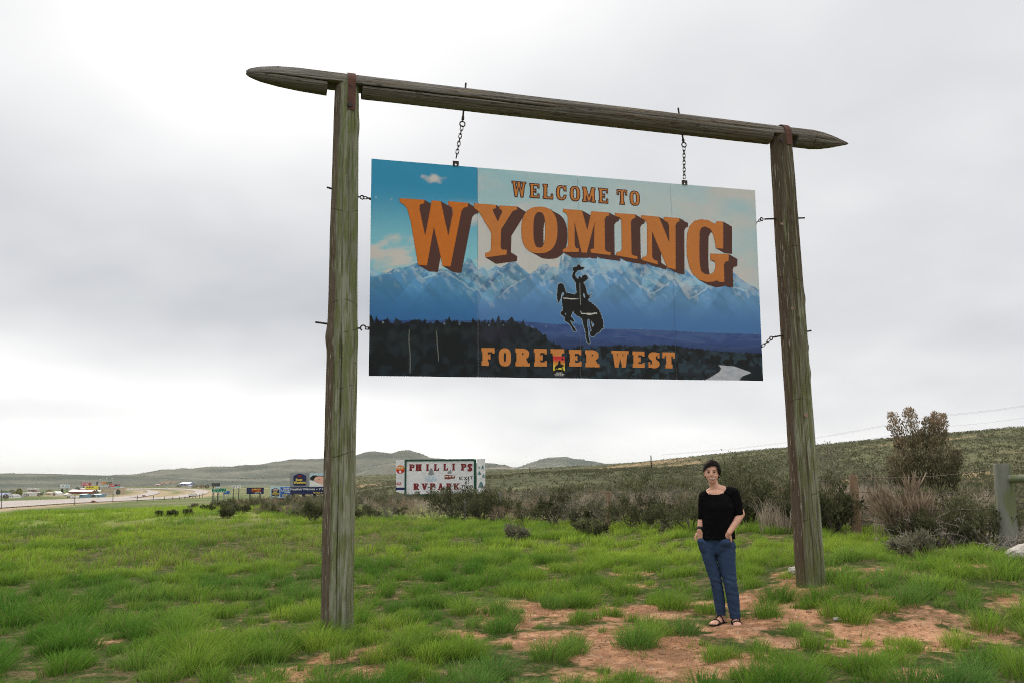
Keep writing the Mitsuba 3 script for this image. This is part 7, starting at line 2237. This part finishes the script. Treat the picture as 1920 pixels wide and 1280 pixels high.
for k_, (u, v, dist, kind, m, lab) in enumerate(((118, 927.6, 370, 'car', 'mat_white', 'white car parked below the dark conifer'), (124, 929.4, 350, 'car', 'mat_silver', 'silver car parked between the conifer and the white trailer'), (133, 930.2, 345, 'car', 'mat_white', 'white car parked behind the white trailer'), (129, 932, 325, 'car', 'mat_darkgrey', 'dark car parked left of the white trailer'),
                                                 (193, 928.4, 380, 'van', 'mat_white', 'white van parked right of the longer blue shed'), (199, 928, 400, 'trailer', 'mat_silver', 'silver trailer parked in front of the tan warehouse'), (142, 919.2, 500, 'trailer', 'mat_white', 'white trailer parked beyond the long low house'), (135, 919.6, 480, 'van', 'mat_offwhite', 'pale van parked at the left end of the long low house'), (49, 930.4, 360, 'car', 'mat_palepink', 'pinkish car parked in front of the flat-roofed store'))):
    vehicle(kind, lab, kind, u, v, 4, 8 + 13 * k_ % 40, m, kind, dist=dist)

for k_, (u0, u1, vt, vb, dp, wall, roof, lab) in enumerate(((107.5, 112.5, 923.6, 927.2, 8, 'mat_offwhite', 'mat_white', 'small white cottage left of the dark conifer'), (119.5, 126, 924.2, 927.6, 8, 'mat_white', 'mat_white', 'low white cottage right of the dark conifer'), (67, 75, 921.2, 925.2, 9, 'mat_offwhite', 'mat_roofgrey', 'pale cottage with a grey roof right of the station'),
                                                                     (27.5, 33, 927.8, 932, 8, 'mat_silver', 'mat_roofgrey', 'grey cottage behind the yellow-green tree'), (172, 186, 918.2, 922.4, 10, 'mat_offwhite', 'mat_white', 'white-roofed hall right of the long low house'), (130, 141, 917, 920.4, 10, 'mat_palepink', 'mat_white', 'pinkish house with a white roof behind the long low house'), (57, 63.5, 923.4, 928.2, 8, 'mat_palepink', 'mat_redbrown', 'small pinkish house right of the flat-roofed store'))):
    w_ = u1 - u0
    building('cottage', lab, u0, u1, vt, vb, dp, wall, roof, 0.42, windows=((u0 + w_ * .15, u0 + w_ * .35, vb - (vb - vt) * .42, vb - (vb - vt) * .2, 'mat_glass'),), doors=((u0 + w_ * .6, u0 + w_ * .75, vb - (vb - vt) * .5, vb, 'mat_brown'),), dist=1)

# ---------------------------------------------------------------- power poles
scene['mat_pole'] = rough((0.055, 0.043, 0.036), 0.9, 0.1)
def pole(label, u, v_top, v_base, dist, arm=True, r=0.16):
    k = thing('utility_pole', label, 'utility pole')
    t = at_r(u, v_top, dist)
    b = np.array([t[0], t[1], gz(t[0], t[1]) - 0.5])
    part(k, 'shaft', tube(np.array([b, t]), [r * 1.15, r * 0.8], 8), 'mat_pole', 40)
    if arm:
        part(k, 'crossarm', tube(np.array([t + [-0.75, 0.15, -1.0], t + [0.75, -0.15, -1.0]]), 0.06, 6), 'mat_pole')
        for o in (-0.7, 0.7):
            q = t + np.array([o, -0.21 * o, -0.95])
            part(k, 'insulator', tube(np.array([q, q + [0, 0, 0.28]]), 0.06, 6), 'mat_grey')
    return t


_t1 = pole('dark utility pole with a crossarm behind the tall sagebrush', 1748, 775, 850, 150, True, 0.20)
_t2 = pole('thin utility pole on the plain left of the woman', 1220.5, 853, 905, 190, False, 0.15)
_t3 = pole('thin utility pole right of the white billboard', 993.5, 874.5, 920, 250, False, 0.15)
for u, vt, d_, lab in ((188, 897.5, 640, 'white light mast above the dark town billboard'), (199.5, 895.5, 640, 'tallest white light mast above the town signs'), (211, 896, 640, 'white light mast right of the tallest one'), (117.5, 909, 500, 'thin pole under the pale billboard')):
    k = thing('light_mast', lab, 'light mast')
    t = at_r(u, vt, d_ * KD)
    part(k, 'shaft', tube(np.array([[t[0], t[1], ROAD_Z - 1.5], t]), 0.35, 6), 'mat_silver')
    part(k, 'lamp', tube(np.array([t + [-1.8, 0, 0], t + [1.8, 0, 0.2]]), 0.5, 6), 'mat_white')
line = thing('power_line', 'thin power lines rising to the right from the pole behind the tall sagebrush', 'wires')
for dz in (-0.35, -0.5, -2.2):
    for (a, b) in ((_t1, at_r(2150, 700, 150)), (at_r(1240, 848, 188), _t1)):
        a, b = a + [0, 0, dz], b + [0, 0, dz]
        t = np.linspace(0, 1, 30)[:, None]
        part(line, 'wire', tube(a + (b - a) * t - np.array([0, 0, 1.0]) * np.sin(t * np.pi), 0.009, 4, False), 'mat_wire')

# ---------------------------------------------------------------- air
scene['haze_air'] = {'type': 'homogeneous', 'albedo': {'type': 'rgb', 'value': [0.93, 0.95, 0.97]}, 'sigma_t': 4.0e-5}
scene['haze'] = {'type': 'cube', 'to_world': T().translate([0, 0, 75.0]).scale([15000, 15000, 115]), 'bsdf': {'type': 'null'}, 'interior': {'type': 'ref', 'id': 'haze_air'}}
scene['camera']['medium'] = {'type': 'ref', 'id': 'haze_air'}
labels['haze'] = {'label': 'thin haze over the valley paling the far hills', 'category': 'haze', 'kind': 'stuff'}
